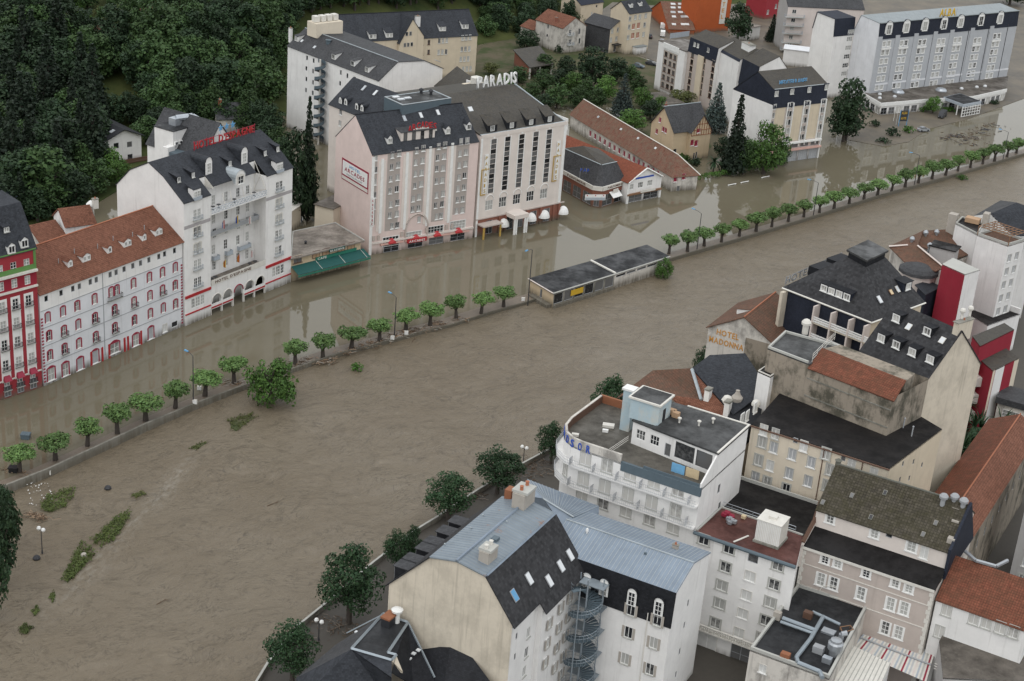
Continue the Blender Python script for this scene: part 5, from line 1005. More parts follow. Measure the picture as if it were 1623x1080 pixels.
# ---- white gabled shop with bright red roof
A_ = G2(*Z6(600, 990)); E_ = G2(*Z6(893, 930)); u2 = udir(A_, E_); n2 = Vector((u2.y, -u2.x)); Wd = (E_-A_).length; zE = up(A_, *Z6(622, 805)); zr_ = up((A_+E_)/2, *Z6(765, 682)); print('shop', Wd, zE, zr_)
k = Block('gabled_shop', 'white gable-fronted shop with smooth bright red roof running back beside the shed', 'shop', A_-n2*46, A_, [(0, zE), (Wd/2, zr_), (Wd, zE)], 'wall_white', 'tile_smooth', oe=.5, orake=.5)
R = k.R
for x in (650, 730, 810): R.win(Z6(x, 845-(x-650)*.21), 1.7, 1.5, 'grid')
R.winu(Wd*.25, 1.1, Wd*.42, 1.9, 'door', name='shopfront'); R.winu(Wd*.72, 1.1, Wd*.42, 1.9, 'door', name='shopfront'); R.boxu('fascia', .1, Wd-.1, 2.2, 2.6, .6, 'wood'); a, z = R.px(*Z6(775, 905)); R.boxu('sign_board', a-2.6, a+2.6, 2.5, 3.1, .8, 'offwhite', -.6)
letters(k.T, 'Maison', R.P(Wd*.28, zE+.35, .06), v3(R.u, 0), 1.3, 'blue', width=Wd*.5, ext=.03) if False else None
R.boxu('lettering', Wd*.22, Wd*.75, zE+.3, zE+.75, .05, 'blue'); R.boxu('pier', 0, .7, -1, zE, .3, 'white'); R.boxu('pier', Wd-.7, Wd, -1, 2.4, .3, 'white')
b = MB()
for s_ in (0, 1): b.bar(R.P(Wd*s_, zE-.1, .45), R.P(Wd/2, zr_+.1, .45), .2)
b.build('barge_board', 'white', k.T); k.finish()
# ---- long shed with old tiles
Bq = G2(*Z6(990, 885)); zE = up(Bq, *Z6(985, 755)); A_ = G2(*Z6(132, 222), z=zE); B_ = Bq; u = udir(A_, B_); n_ = u; Wd = 11.5; vr, zr_ = 5.75, up(Bq, *Z6(985, 755))+3.6; rr = vz(B_-u*5, u, Z6(1048, 572)); print('shed', zE, rr)
k = Block('long_shed', 'long low building with old mottled red tile roof and red shutters', 'building', A_, B_, [(0, zE), rr, (rr[0]*2, zE)], 'wall_oldwhite', 'tile_barn', oe=.5, orake=.1)
for f in [i/15 for i in range(15)]: p = (300+f*620, 390+f*395*.93); k.F.win(Z6(*p), 1.0, 1.5, 'redpl')
for p in [(1027, 775), (1098, 757)]: k.R.win(Z6(*p), 1.0, 1.7, 'redpl')
k.R.win(Z6(1052, 860), .9, 1.5, 'dark'); 
for p in [(372, 250), (567, 355), (713, 433), (862, 517)]: k.skylight(Z6(*p), .9, .7, frame='coping')
b = MB(); q0 = k.pt(k.W-5, rr[0], rr[1]); q1 = k.pt(k.W+.6, -.5, zE-.2); q2 = k.pt(k.W+.6, rr[0]*2+.5, zE-.2)
# hipped end: shorten main roof, add hip
P = k.prof; k.finish(roof=False, gable=False); b = MB(); L_ = Vector((0, 0, .17))
b.slab([k.pt(-.1, -.5, zE-.3)+L_, k.pt(k.W+.5, -.5, zE-.3)+L_, k.pt(k.W-5, rr[0], rr[1])+L_, k.pt(-.1, rr[0], rr[1])+L_], .16); b.slab([k.pt(k.W+.5, rr[0]*2+.5, zE-.3)+L_, k.pt(-.1, rr[0]*2+.5, zE-.3)+L_, k.pt(-.1, rr[0], rr[1])+L_, k.pt(k.W-5, rr[0], rr[1])+L_], .16); b.slab([k.pt(k.W+.5, -.5, zE-.3)+L_, k.pt(k.W+.5, rr[0]*2+.5, zE-.3)+L_, k.pt(k.W-5, rr[0], rr[1])+L_], .16); b.build('roof', 'tile_barn', k.T)
b = MB(); b.bar(k.pt(0, rr[0], rr[1]+.2), k.pt(k.W-5, rr[0], rr[1]+.2), .16); b.bar(k.pt(k.W-5, rr[0], rr[1]+.2), k.pt(k.W+.5, rr[0]*2+.5, zE), .16); b.build('ridge_cap', 'offwhite', k.T)
k.L.wall(top=None); 
# ---- cream villa with half-timbered gable
A = G2(*Z8(165, 985)); B = G2(*Z8(375, 955)); u = udir(A, B); zE = up(A, *Z8(163, 800)); k = Block('villa', 'cream villa with steep slate roof and half-timbered gable among garden trees', 'house', A, B, [(0, zE), (5.0, zE+5.6), (10, zE)], 'wall_peach', 'slate_grey', oe=.6, orake=.4, z0=-1)
wins(k.L, [(80, 805), (122, 790), (135, 800), (103, 735)], .8, 1.4, 'redpl', Z8); k.F.win(Z8(190, 935), 1.2, 2.2, 'dark')
uc = k.F.px(*Z8(320, 900))[0]; FW = 7.2; g0 = k.F.P(uc-FW/2, 0, 1.5); g1 = k.F.P(uc+FW/2, 0, 1.5); GFc = Fc(g0, g1, -1, zE, k.T, 'wall_peach')
for x, y in [(255, 880), (322, 878)]: GFc.win(Z8(x, y), 1.1, 1.7, 'redpl')
for x, y in [(308, 955), (322, 950)]: GFc.win(Z8(x, y), .6, 1.9, 'dark')
GFc.wall('gable_wall', top=[(0, zE), (FW, zE), (FW/2, zE+4.3)]); GFc.rects = [(-99, 99, 0, 99)]; GFc.win(Z8(335, 800), 1.1, 1.2, 'redpl')
Fc(k.F.P(uc-FW/2, 0, -.5), g0, -1, zE, k.T, 'wall_peach').wall('gable_side'); Fc(g1, k.F.P(uc+FW/2, 0, -.5), -1, zE, k.T, 'wall_peach').wall('gable_side')
b = MB()
for i in range(9): x = FW*i/8; b.bar(GFc.P(x, zE-1.6, .05), GFc.P(x, zE+4.2*(1-abs(x-FW/2)/(FW/2)), .05), .09)
for z in (zE-1.6, zE-.1, zE+1.6): w = FW/2 if z < zE else FW/2*(1-(z-zE)/4.3); b.bar(GFc.P(FW/2-w, z, .06), GFc.P(FW/2+w, z, .06), .1)
b.build('half_timbering', 'rust', k.T)
b = MB()
for sg in (-1, 1): b.slab([GFc.P(FW/2+sg*(FW/2+.6), zE-.7, .5), GFc.P(FW/2, zE+4.5, .5), GFc.P(FW/2, zE+4.5, -6.5), GFc.P(FW/2+sg*(FW/2+.6), zE-.7, -2)], .14)
b.build('gable_roof', 'slate_grey', k.T); k.stack(None, uv=(1.2, 6), h=1.8, mat='wall_brick'); k.finish(); k.ridge(1, 'zinc_pale')
# ---- dark mansard hotel by the water
B = G2(*Z8(1062, 964)); zW = up(B, *Z8(1128, 607)); zM = up(B, *Z8(1137, 520)); A = G2(*Z8(795, 642), z=zW); u = udir(A, B); vr, zr_ = vz(A, u, Z8(702, 440)); vb = vz(A, u, Z8(551, 540)); print('Med', A, B, zW, zM, vr, zr_, vb)
k = Block('slate_top_hotel', 'beige panelled hotel with dark slate top floors and blue roof letters, beside tall trees', 'hotel', A, B, [(0, zW), (.5, zM), (vr, zr_), (max(vb[0], vr+6), zW)], 'wall_sand', 'slate_dark', oe=.15, orake=.1, walls={'L': 'slate_navy', 'R': 'slate_navy'}, roofs={0: 'slate_navy', 1: 'slate_moss'})
k.L.area(0, 99, -1, zW-.2, 'wall_white'); k.R.area(0, 99, -1, zW-.2, 'wall_white'); F = k.F; F.area(0, F.W, -1, 4.2, 'wall_grey')
for x0, x1 in [(840, 808+0), ]: pass
for f in (.145, .47, .80): F.area(F.W*(f-.09), F.W*(f+.09), 6.2, zW-.1, 'wall_buff')
for f in (.03, .29, .34, .60, .655, .93, .97):
    for i in range(5): F.winu(F.W*f, 6.9+i*2.5, 1.0, 1.7, 'plain')
for f in (.265, .375, .575, .685, .90): F.boxu('pilaster', F.W*f-.12, F.W*f+.12, 4.6, zW, .35, 'white')
F.boxu('balcony_band', 0, F.W, 5.4, 5.9, .7, 'white'); F.boxu('canopy', 0, F.W, 3.4, 3.9, .9, 'pink')
for f in (.1, .3, .5, .7, .9): F.winu(F.W*f, 1.6, F.W*.16, 2.9, 'garage', name='garage_door'); F.winu(F.W*f, 4.65, F.W*.15, 1.1, 'strip', name='shop_window')
for p in [(810, 595), (905, 582), (1010, 570), (1115, 555)]: k.dormer(Z8(*p), 1.6, 1.8, k=0, style='shed', wall='slate_navy', st='case', pitch=.05)
k.finish(); b = MB(); b.bar(k.pt(0, .45, zM+.15), k.pt(k.W, .45, zM+.15), .12); b.build('gutter', 'zinc_pale', k.T); b = MB(); b.hexa([k.F.P(k.W-.35, -1, .4), k.F.P(k.W, -1, .4), k.F.P(k.W, -1, 0), k.F.P(k.W-.35, -1, 0)], [k.F.P(k.W-.35, zW, .4), k.F.P(k.W, zW, .4), k.F.P(k.W, zW, 0), k.F.P(k.W-.35, zW, 0)]); b.build('end_fin', 'white', k.T)
q = k.rpx(*Z8(915, 510), 1); pz = k.pt(0, q[1], 0); aa = onplane(pz, u, Z8(828, 522)); ee = onplane(pz, u, Z8(1000, 502)); L = (Vector((ee.x, ee.y))-Vector((aa.x, aa.y))).length; t = thing('rooftop_sign', 'blue block letters on the dark slate roof of the beige panelled hotel', 'sign', aa)
letters(t, 'MEDITERRANEE', v3(aa, aa.z), v3(u, 0), 1.9, 'skyblue', width=L, ext=.06); b = MB()
for i in range(7): c = aa+v3(u, 0)*L*i/6; b.bar(c+Vector((0, 0, -.9)), c+Vector((0, 0, 1.2)), .05)
b.build('sign_frame', 'grey', t)
NM = k.n
# blocks stepping back behind it
def steppy(name, label, p0, p1, zE, mans, vr, rise, depth, wall, Zz=Z8):
    B = G2(*Zz(*p1), z=zE); A = G2(*Zz(*p0), z=zE); return Block(name, label, 'building', A, B, [(0, zE-mans), (.4, zE), (vr, zE+rise), (depth, zE-mans)], wall, 'slate_moss', oe=.1, orake=.1, roofs={0: 'slate_navy', 1: 'slate_moss'})
k = steppy('stepped_block', 'pinkish block with brown balconied windows and dark mansard behind the villa garden', (282, 232), (450, 300), 20.5, 3.6, 6, 2.2, 12, 'wall_sand'); k.R.mats[0] = 'wall_white'
for x in (300, 372, 430):
    for i in range(6): y = 340+(x-300)*.36+i*40; k.F.win(Z8(x-i*5, y), 1.5, 1.6, 'brown')
k.F.boxu('wall_pier', k.W*.40, k.W*.60, -1, 16.5, .4, 'wall_buff')
for p in [(312, 290), (332, 298), (395, 325)]: k.dormer(Z8(*p), 1.3, 1.6, k=0, style='shed', wall='slate_navy', st='case', pitch=.05)
k.finish()
B0 = k.A; kk = k; A9 = k.A-k.u*15; zw = 16.0
k = Block('framed_block', 'white-framed flat-roofed block with pink window strips behind the garden trees', 'building', A9-k.n*.0+k.n*1.0, B0+k.n*1.0-k.u*.1, [(0, zw), (11, zw-.05)], 'wall_white', 'gravel_brown', oe=.1)
k.F.area(k.W*.22, k.W*.75, 1, zw-2, 'wall_taupe')
for f in (.32, .5, .66):
    for i in range(5): k.F.winu(k.W*f, 2.8+i*2.5, 1.6, 1.6, 'brown')
k.F.boxu('frame', k.W*.2, k.W*.78, zw-1.4, zw+.3, .3, 'white'); k.finish()
k = steppy('white_stepped_block', 'white-walled block with brown slate roof between the stepped block and slate-top hotel', (440, 290), (585, 368), 20.0, .6, 6, 3, 13, 'wall_white'); k.stack(Z8(640, 300), k=1, w=5, d=2.2, h=1.6, mat='white', name='plant_box'); k.finish()
k = steppy('navy_stepped_block', 'slate-clad block behind the slate-top hotel', (600, 362), (700, 412), 20.5, 6, 7, 3, 15, 'wall_white'); k.F.mats[0] = 'slate_navy'; k.finish()
# ---- grey-blue hotel with lobby
zl = 4.0; A = G2(*Z9(325, 614), z=zl); B = G2(*Z9(1228, 502), z=zl); u = udir(A, B); zE = up(A, *Z9(385, 242)); zM = up(A, *Z9(408, 160)); vr, zr_ = vz(A, u, Z9(308, 102)); print('Alba', A, B, zE, zM, vr, zr_)
k = Block('blue_grey_hotel', 'long blue-grey hotel with stepped bays, dark mansard and flat metal roof', 'hotel', A, B, [(0, zE), (.35, zM), (max(vr, 9), zM+.8), (max(vr, 9)+2, zE)], 'wall_greyblue', 'roof_grey', oe=.1, orake=.1, walls={'L': 'wall_cool', 'R': 'wall_cool'}, roofs={0: 'slate_navy'})
F = k.F; cols = [((440, 290), (385, 577)), ((555, 285), (497, 565)), ((675, 280), (617, 560)), ((800, 275), (740, 550)), ((910, 265), (845, 545)), ((1040, 268), (975, 542)), ((1165, 240), (1110, 500))]
for (p, q) in cols:
    ua, za = F.px(*Z9(*p)); ub, zb = F.px(*Z9(*q)); um = (ua+ub)/2
    for i in range(6):
        z = zb+(za-zb)*i/5
        for e in (-1.1, 1.1): F.winu(um+e, z, 1.35, 1.75, 'whitegrid')
    F.boxu('window_ledge', um-2.3, um+2.3, za-1.8, za-1.2, .25, 'white')
    F.boxu('pilaster', um+F.W/14-.1, um+F.W/14+.1, 1, zE, .1, 'iron')
    k.dormer(None, 3.4, 2.4, k=0, uv=(um, .05), style='arch', wall='white', st='whitegrid', winw=1.9, winh=3.0)
    F.boxu('bay', um-F.W/14+.4, um-2.5, 1.2, zE-.1, .18, 'wall_greyblue')
F.boxu('belt', 0, F.W, 6.3, 6.9, .06, 'wall_cool')
k.finish(); b = MB(); b.bar(k.pt(0, .2, zM+.2), k.pt(k.W, .2, zM+.2), .22); b.build('gutter', 'roof_grey', k.T)
pz = k.pt(0, 1.2, 0); aa = onplane(pz, u, Z9(778, 148)); ee = onplane(pz, u, Z9(888, 138)); L = (Vector((ee.x, ee.y))-Vector((aa.x, aa.y))).length; t = thing('rooftop_sign', 'yellow roof letters on the flat metal roof of the blue-grey hotel', 'sign', aa); letters(t, 'ALBA', v3(aa, zM+.3), v3(u, 0), 3.6, 'yellow', width=L, ext=.1)
for i in range(5): b = MB(); c = v3(aa, zM)+v3(u, 0)*L*i/4; b.bar(c, c+Vector((0, 0, 2.6)), .06); b.build('sign_post', 'grey', t)
# end wing on its left
a2 = G2(*Z9(97, 536), z=2); k2 = Block('end_wing', 'white stair wing with square gridded windows at the end of the blue-grey hotel', 'building', k.E-k.n*0.1-u*9, k.E-u*.1-k.n*.1, [(0, zE-1), (.4, zM-.5), (9, zM), (10, zE-1)], 'wall_white', 'slate_navy', oe=.1)
for y, x in [(208, 243), (255, 233), (312, 224), (370, 213), (428, 205), (482, 195)]: k2.F.win(Z9(x, y), 2.6, 1.5, 'grid')
k2.finish()
# lobby
zt_ = 3.9; lp = [G2(*Z9(270, 608), z=zt_), G2(*Z9(402, 684), z=zt_), G2(*Z9(700, 658), z=zt_), G2(*Z9(1000, 640), z=zt_), G2(*Z9(1225, 590), z=zt_), B+(B-A).normalized()*1-k.n*.0, A+k.n*.02]
T = thing('hotel_lobby', 'low flat-roofed lobby with white fascia and skylight domes before the blue-grey hotel', 'lobby', v3(lp[2], 0))
for i in range(4):
    F = Fc(lp[i], lp[i+1], -1, zt_-.9, T, 'wall_white'); nw = max(1, int(F.W/3))
    for j in range(nw): F.winu(F.W*(j+.5)/nw, 1.3, F.W/nw-.8, 2.2, 'door' if (i+j) % 3 else 'curtain')
    F.wall(); F.boxu('fascia', -.1, F.W+.1, zt_-.9, zt_+.25, .3, 'white')
flatroof(T, lp, zt_, .2, 'gravel_brown')
for p in [(392, 625), (392, 650), (490, 640), (930, 588), (1030, 578), (1085, 572)]: c = G(*Z9(*p), z=zt_); b = MB(); b.lathe(c, [(.65, 0), (.65, .3), (.5, .55), (.1, .7)], 0, 10); b.build('skylight_dome', 'skylight', T)
for p in [(515, 612), (795, 600)]: c = G(*Z9(*p), z=zt_); b = MB(); b.lathe(c, [(2.0, 0), (2.0, .3), (1.4, .9), (.2, 1.2)], 0, 12); b.build('skylight_dome', 'steel', T)
# porte-cochere
cp = [G2(*Z9(812, 640), z=4.3), G2(*Z9(945, 690), z=4.3), G2(*Z9(1062, 668), z=4.3), G2(*Z9(920, 615), z=4.3)]; T = thing('entrance_canopy', 'flat entrance canopy with blue-white edge on a white lattice wall before the lobby', 'canopy', v3(cp[1], 0))
flatroof(T, cp, 4.3, .9, 'rail_blue'); b = MB(); cc = sum(cp, Vector((0, 0)))/4; b.prism([p*.94+cc*.06 for p in cp], 4.3, 4.36); b.build('roof', 'bitumen', T)
F = Fc(cp[1], cp[2], 0, 3.4, T, 'white'); b = MB()
for i in range(8): b.bar(F.P(F.W*i/7, -.5, 0), F.P(F.W*i/7, 3.4, 0), .12)
for z in (.2, 1.2, 2.2, 3.1): b.bar(F.P(0, z, 0), F.P(F.W, z, 0), .1)
b.build('lattice', 'white', T)
F = Fc(cp[0], cp[1], 0, 3.4, T, 'white'); b = MB()
for i in (3, 4): b.bar(F.P(F.W*i/4*.98, -.5, -.1), F.P(F.W*i/4*.98, 3.4, -.1), .2)
b.build('post', 'white', T)
# ---- grey block behind
A = G2(*Z8(848, 303), z=1); zt_ = up(A, *Z8(878, 38)); B = G2(*Z8(1180, 318), z=1); k = Block('grey_block', 'pale grey block with steel balcony galleries behind the slate-top hotel', 'building', A, B+udir(A, B)*8, [(0, zt_), (5, zt_+3), (12, zt_)], 'wall_grey', 'slate_grey', oe=.3); k.F.mats[0] = 'wall_rosewhite'
for i, y in enumerate((72, 125, 172, 228, 272)):
    k.F.win(Z8(922-i*7, y), 1.5, 1.4, 'case'); k.F.win(Z8(1077-i*8.5, y+6), 1.5, 1.4, 'case'); ua, z = k.F.px(*Z8(920-i*7, y+28)); k.F.balc(ua, z-.2, 7.5, 1.6, 1.0, railm='rail_blue')
k.finish()
# ================================================================ near bank town, laid out on its own street grid (e along the street front, f away from it)
C0 = Vector((27.7, 192.5)); EE = Vector((.88, -.475)); FF = Vector((.475, .88))
def EF(e, f): return C0+EE*e+FF*f
E3, F3, UZ = v3(EE, 0), v3(FF, 0), Vector((0, 0, 1))
def E3P(e, f, z): p = EF(e, f); return Vector((p.x, p.y, z))
def PZ(Z, x, y, z): return G(*Z(x, y), z=z)
def PZ2(Z, x, y, z): return G2(*Z(x, y), z=z)
ZA = zt(590, 740, 3.006); ZB = zt(870, 560, 3.374); ZC = zt(1080, 600, 2.989); ZD = zt(1080, 780, 2.989); ZE = zt(1110, 370, 3.1637); ZF = zt(1330, 320, 4.498); ZG = zt(400, 760, 3.375); ZH = zt(1400, 520, 3.857)
def fbox(name, label, cat, pts, z, wall, roof, z0=-1, walls=None, par='all', parh=.3, parw=.25, parm='coping', T=None, rz=None):
    T = T or thing(name, label, cat, v3(sum((Vector(p[:2]) for p in pts), Vector((0, 0)))/len(pts), max(0, z0))); fs = []
    for i in range(len(pts)): fs.append(Fc(pts[i], pts[(i+1) % len(pts)], z0, z, T, (walls or {}).get(i, wall)))
    flatroof(T, pts, z+.02, .25, roof, par=par, parh=parh, parw=parw, parm=parm); return T, fs
def lathe_part(T, name, c, prof, mat, n=10): b = MB(); b.lathe(c, prof, 0, n); return b.build(name, mat, T, c)
def boxp(T, name, mat, c, X, Y, Z): b = MB(); b.box(c, X, Y, Z); return b.build(name, mat, T, Vector(c)-Vector(Z))
COWL = [(.22, -.3), (.22, .7), (.42, .75), (.48, 1.0), (.36, 1.3), (.05, 1.45)]
# ---- rounded white hotel with roof terrace
cv = [(-23.9, 15.8), (-23.95, 6.2), (-23.5, 3.6), (-22.3, 1.6), (-20.7, .5), (-19.0, .15), (0, 0), (.3, 15.3)]
zt0 = 25.6; T = thing('rounded_hotel', 'white rounded-corner hotel with grey balcony bands, roof terrace and blue tank house', 'hotel', v3(EF(-10, 6), 0)); ring = [EF(*p) for p in cv]
fs = [Fc(ring[i], ring[(i+1) % len(ring)], -1, zt0-.3, T, 'wall_white') for i in range(len(ring))]
F = fs[5]; Rw = fs[6]
zr = [F.px(*ZB(*p))[1] for p in ((735, 748), (718, 858), (700, 950))]; print('windsor rows', zr)
for r, z in enumerate(zr):
    for j in range(5):
        u0 = F.px(*ZB(735-124.5*j-(9*r), 745))[0] if False else F.W-3.3-j*3.75
        F.winu(u0, z, 1.7, 2.1 if r < 2 else 1.7, 'curtain')
for i in range(1, 4):
    z = F.z1-3.2
for r in range(3, 6): 
    for j in range(5): F.winu(F.W-3.3-j*3.75, zr[2]-3.1*(r-2), 1.7, 1.6, 'curtain')
fs[1].winu(fs[1].W/2, zr[0], 1.4, 2.0, 'shut'); fs[3].winu(fs[3].W/2, zr[1], 1.2, 2.0, 'curtain'); fs[0].winu(4, zr[0], 1.6, 2, 'curtain'); fs[0].winu(7.5, zr[0], 1.6, 2, 'curtain')
for p in [(910, 725), (912, 820)]: Rw.win(ZB(*p), .9, 1.5, 'dark')
for f_ in fs: f_.wall()
flatroof(T, ring, zt0-.3, .3, 'terrace_tile', name='terrace')
for zs in (zr[0]-1.2, zr[1]-1.25):
    path = [EF(*p) for p in [(-23.95, 9)]+cv[1:7]]; path = [p for p in path]; ro = offs(path, -1.05); b = MB(); ra = MB()
    for i in range(len(path)-1):
        b.hexa([v3(path[i], zs-.22), v3(ro[i], zs-.22), v3(ro[i+1], zs-.22), v3(path[i+1], zs-.22)], [v3(path[i], zs), v3(ro[i], zs), v3(ro[i+1], zs), v3(path[i+1], zs)])
        n = max(1, int((ro[i+1]-ro[i]).length/.3))
        for z in (.12, .55, .95): ra.bar(v3(ro[i], zs+z), v3(ro[i+1], zs+z), .035)
        for k_ in range(n): p = ro[i].lerp(ro[i+1], k_/n); ra.bar(v3(p, zs), v3(p, zs+.95), .022)
    b.build('balcony', 'wall_white', T); ra.build('balcony_railing', 'rail_grey', T)
    for i in range(6): # dividers
        e_ = -1.3-3.75*i; bb = MB(); bb.box(E3P(e_, -.55, zs+.6), E3*.03, F3*.5, UZ*.6); bb.build('balcony_divider', 'rail_grey', T)
# parapets
pp = [EF(*p) for p in cv[0:6]]+[EF(-12.5, .1)]; pi = offs(pp, .35)
for i in range(len(pp)-1): b = MB(); b.hexa([v3(pp[i], zt0-.6), v3(pp[i+1], zt0-.6), v3(pi[i+1], zt0-.6), v3(pi[i], zt0-.6)], [v3(pp[i], zt0+.95), v3(pp[i+1], zt0+.95), v3(pi[i+1], zt0+.95), v3(pi[i], zt0+.95)]); b.build('parapet', 'wall_oldwhite', T); b = MB(); q0, q1 = offs(pp, .36)[i], offs(pp, .36)[i+1]; r0, r1 = offs(pp, .42)[i], offs(pp, .42)[i+1]; b.hexa([v3(q0, zt0-.3), v3(q1, zt0-.3), v3(r1, zt0-.3), v3(r0, zt0-.3)], [v3(q0, zt0+.85), v3(q1, zt0+.85), v3(r1, zt0+.85), v3(r0, zt0+.85)]); b.build('parapet_lining', 'brown', T)
b = MB(); b.box(E3P(-21.7, 15.9, zt0+.2), E3*2.1, F3*.18, UZ*.75); b.build('parapet', 'rust', T)
fs[5].boxu('fascia_band', F.W-12.4, F.W+.05, zt0-1.5, zt0-.1, .12, 'bluegrey', .3)
t = thing('roof_lettering', 'blue letters on the curved white parapet of the rounded hotel', 'sign', v3(EF(-20, .3), zt0)); 
for ch, (i, fr) in zip('WINDSOR', ((1, .75), (2, .25), (2, .8), (3, .45), (4, .15), (4, .95), (5, .09))):
    P0 = EF(*cv[i]); P1 = EF(*cv[i+1]); d = (P1-P0).normalized(); nn = Vector((d.y, -d.x)); c = P0.lerp(P1, fr) if i < 5 else P0+d*1.3; letters(t, ch, v3(c+nn*.1-d*.35, zt0-.5), v3(d, 0), 1.7, 'blue', width=.8, ext=.04)
# set-back top floor
zs = 29.2; tf = [EF(-14.0, 6.4), EF(.1, 4.5), EF(.32, 15.3), EF(-14.0, 15.5)]; tws = [Fc(tf[i], tf[(i+1) % 4], zt0-.3, zs-.25, T, 'wall_white') for i in range(4)]
for u_, st, w in ((1.5, 'grid', 1.5), (3.9, 'grid', 1.5), (9.0, 'strip', 3.2), (12.2, 'strip', 2.6)): tws[0].winu(u_, zt0+1.6, w, 1.5 if st == 'grid' else 2.5, st)
tws[0].winu(6.2, zt0+.95, 1.0, 2.0, 'dark', name='door')
for w_ in tws: w_.wall('top_floor_wall')
flatroof(T, [EF(-10.6, 5.6), EF(.3, 4.3), EF(.5, 15.5), EF(-9.8, 15.6)], zs, .28, 'bitumen_grey', par=(1, 2), parh=.12, parw=.3, parm='offwhite'); flatroof(T, [EF(-14.2, 6.2), EF(-10.62, 5.7), EF(-9.9, 15.6), EF(-14.1, 15.6)], zs-.1, .2, 'bitumen_grey')
b = MB(); b.box(E3P(-4.6, .25, zt0+.0), E3*4.4, F3*.06, UZ*.3); b.build('terrace_rail_panel', 'bluegrey', T)
Rw2 = Fc(EF(0, 0), EF(.14, 4.5), zt0-.3, zt0+.6, T, 'wall_white'); b = MB(); b.hexa([E3P(-.2, 0, zt0-.3), E3P(.02, 0, zt0-.3), E3P(.14, 4.5, zt0-.3), E3P(-.1, 4.5, zt0-.3)], [E3P(-.2, 0, zt0+.5), E3P(.02, 0, zt0+.5), E3P(.14, 4.5, zs-.4), E3P(-.1, 4.5, zs-.4)]); b.build('side_screen', 'wall_white', T)
b = MB()
for z in (.4, .75, 1.05): b.bar(E3P(-14.6, .4, zt0+z), E3P(-14.2, 5.8, zt0+z), .04)
b.build('terrace_rail', 'offwhite', T)
for nm, e_, c_ in (('blue awning sheet hung on the roof terrace of the rounded hotel', -4.6, 'tarp_blue'), ('tan sheet hung on the roof terrace rail of the rounded hotel', -2.4, 'tarp_tan')):
    t2 = thing('hanging_sheet', nm, 'sheet', E3P(e_, 2.2, zt0-.3)); b = MB()
    for i in range(10): x0, x1 = -1+.2*i, -.8+.2*i; y0, y1 = .05*math.sin(i*1.3), .05*math.sin((i+1)*1.3); b.hexa([E3P(e_+x0, 2.2+y0, zt0-.28), E3P(e_+x1, 2.2+y1, zt0-.28), E3P(e_+x1, 2.24+y1, zt0-.28), E3P(e_+x0, 2.24+y0, zt0-.28)], [E3P(e_+x0, 2.2+y0, zt0+1.15), E3P(e_+x1, 2.2+y1, zt0+1.15), E3P(e_+x1, 2.24+y1, zt0+1.15), E3P(e_+x0, 2.24+y0, zt0+1.15)])
    b.build('sheet', c_, t2)
# tank house and chimneys
t = thing('tank_house', 'peeling pale blue tank house with white roof rim on the rounded hotel', 'roof structure', E3P(-13, 8, zs)); boxp(t, 'walls', 'stucco_blue', E3P(-12.6, 8.8, zs+1.5), E3*2.3, F3*2.1, UZ*1.6); boxp(t, 'rim', 'offwhite', E3P(-12.6, 8.8, zs+3.2), E3*2.6, F3*2.4, UZ*.14); boxp(t, 'roof', 'bitumen_grey', E3P(-12.6, 8.8, zs+3.36), E3*2.3, F3*2.1, UZ*.03); boxp(t, 'door', 'dark', E3P(-10.28, 8.6, zs+1.0), E3*.03, F3*.45, UZ*.95)
t = thing('chimney_stack', 'tall white and pale blue chimney stack beside the tank house', 'chimney', E3P(-16.5, 9.8, zt0)); boxp(t, 'shaft', 'stucco_blue', E3P(-16.6, 10.0, zt0+3.0), E3*.75, F3*.65, UZ*3.3); boxp(t, 'cap', 'white', E3P(-16.6, 10.0, zt0+6.4), E3*.95, F3*.85, UZ*.15)
for e_, f_ in [(-8.2, 9.6), (-5.5, 10.5), (-4.2, 12.6)]: lathe_part(T, 'roof_vent', E3P(e_, f_, zs), [(.14, -.1), (.14, .6), (.3, .65), (.3, .8), (.05, .95)], 'offwhite', 8)
for e_, f_, w in [(-10.4, 11.5, .7), (-9.4, 11.0, .5)]: boxp(T, 'roof_unit', 'wall_tan', E3P(e_, f_, zs+.4), E3*w, F3*.4, UZ*.4)
for e_, f_, s_, m_ in [(-19, 9, 1.0, 'offwhite'), (-18.6, 7.2, .5, 'white'), (-21.5, 3.2, .6, 'offwhite')]:
    t = thing('terrace_debris', {9: 'pale slab lying on the bare roof terrace', 7.2: 'small white scrap on the bare roof terrace', 3.2: 'pale crate by the curved terrace parapet'}[f_], 'debris', E3P(e_, f_, zt0-.28)); boxp(t, 'slab', m_, E3P(e_, f_, zt0-.05), (E3+F3*.4)*s_*.8, (F3-E3*.4)*s_*.45, UZ*.2)
# ---- white house with flat roof and cooling unit
g5 = [EF(.05, -.05), EF(15.1, -.05), EF(12.95, 8.4), EF(.25, 8.6)]; T, fs = fbox('flat_roof_house', 'plain white six-storey house with reddish flat roof carrying a cooling unit', 'house', g5, 18.6, 'wall_white', 'bitumen_red', par=(2, 3), parh=.2)
F = fs[0]
for cx_, lst in ((0, [(225, 270, 'stonesur'), (208, 357, 'stonesur'), (190, 445, 'stonesur'), (180, 530, 'stonesur'), (160, 622, 'stonesur')]), (1, [(340, 312, 'dark'), (325, 400, 'shut'), (307, 490, 'shut'), (290, 577, 'shut'), (272, 668, 'shut')]), (2, [(457, 350, 'stonesur'), (438, 440, 'stonesur'), (420, 525, 'stonesur'), (398, 610, 'stonesur'), (380, 695, 'stonesur')]), (3, [(108, 225, 'stonesur')])):
    for x, y, s_ in lst: F.win(ZD(x, y), 1.5, 1.55, s_)
F.boxu('balustrade_slab', 0, F.W*.75, 3.6, 3.85, .8, 'offwhite'); b = MB(); 
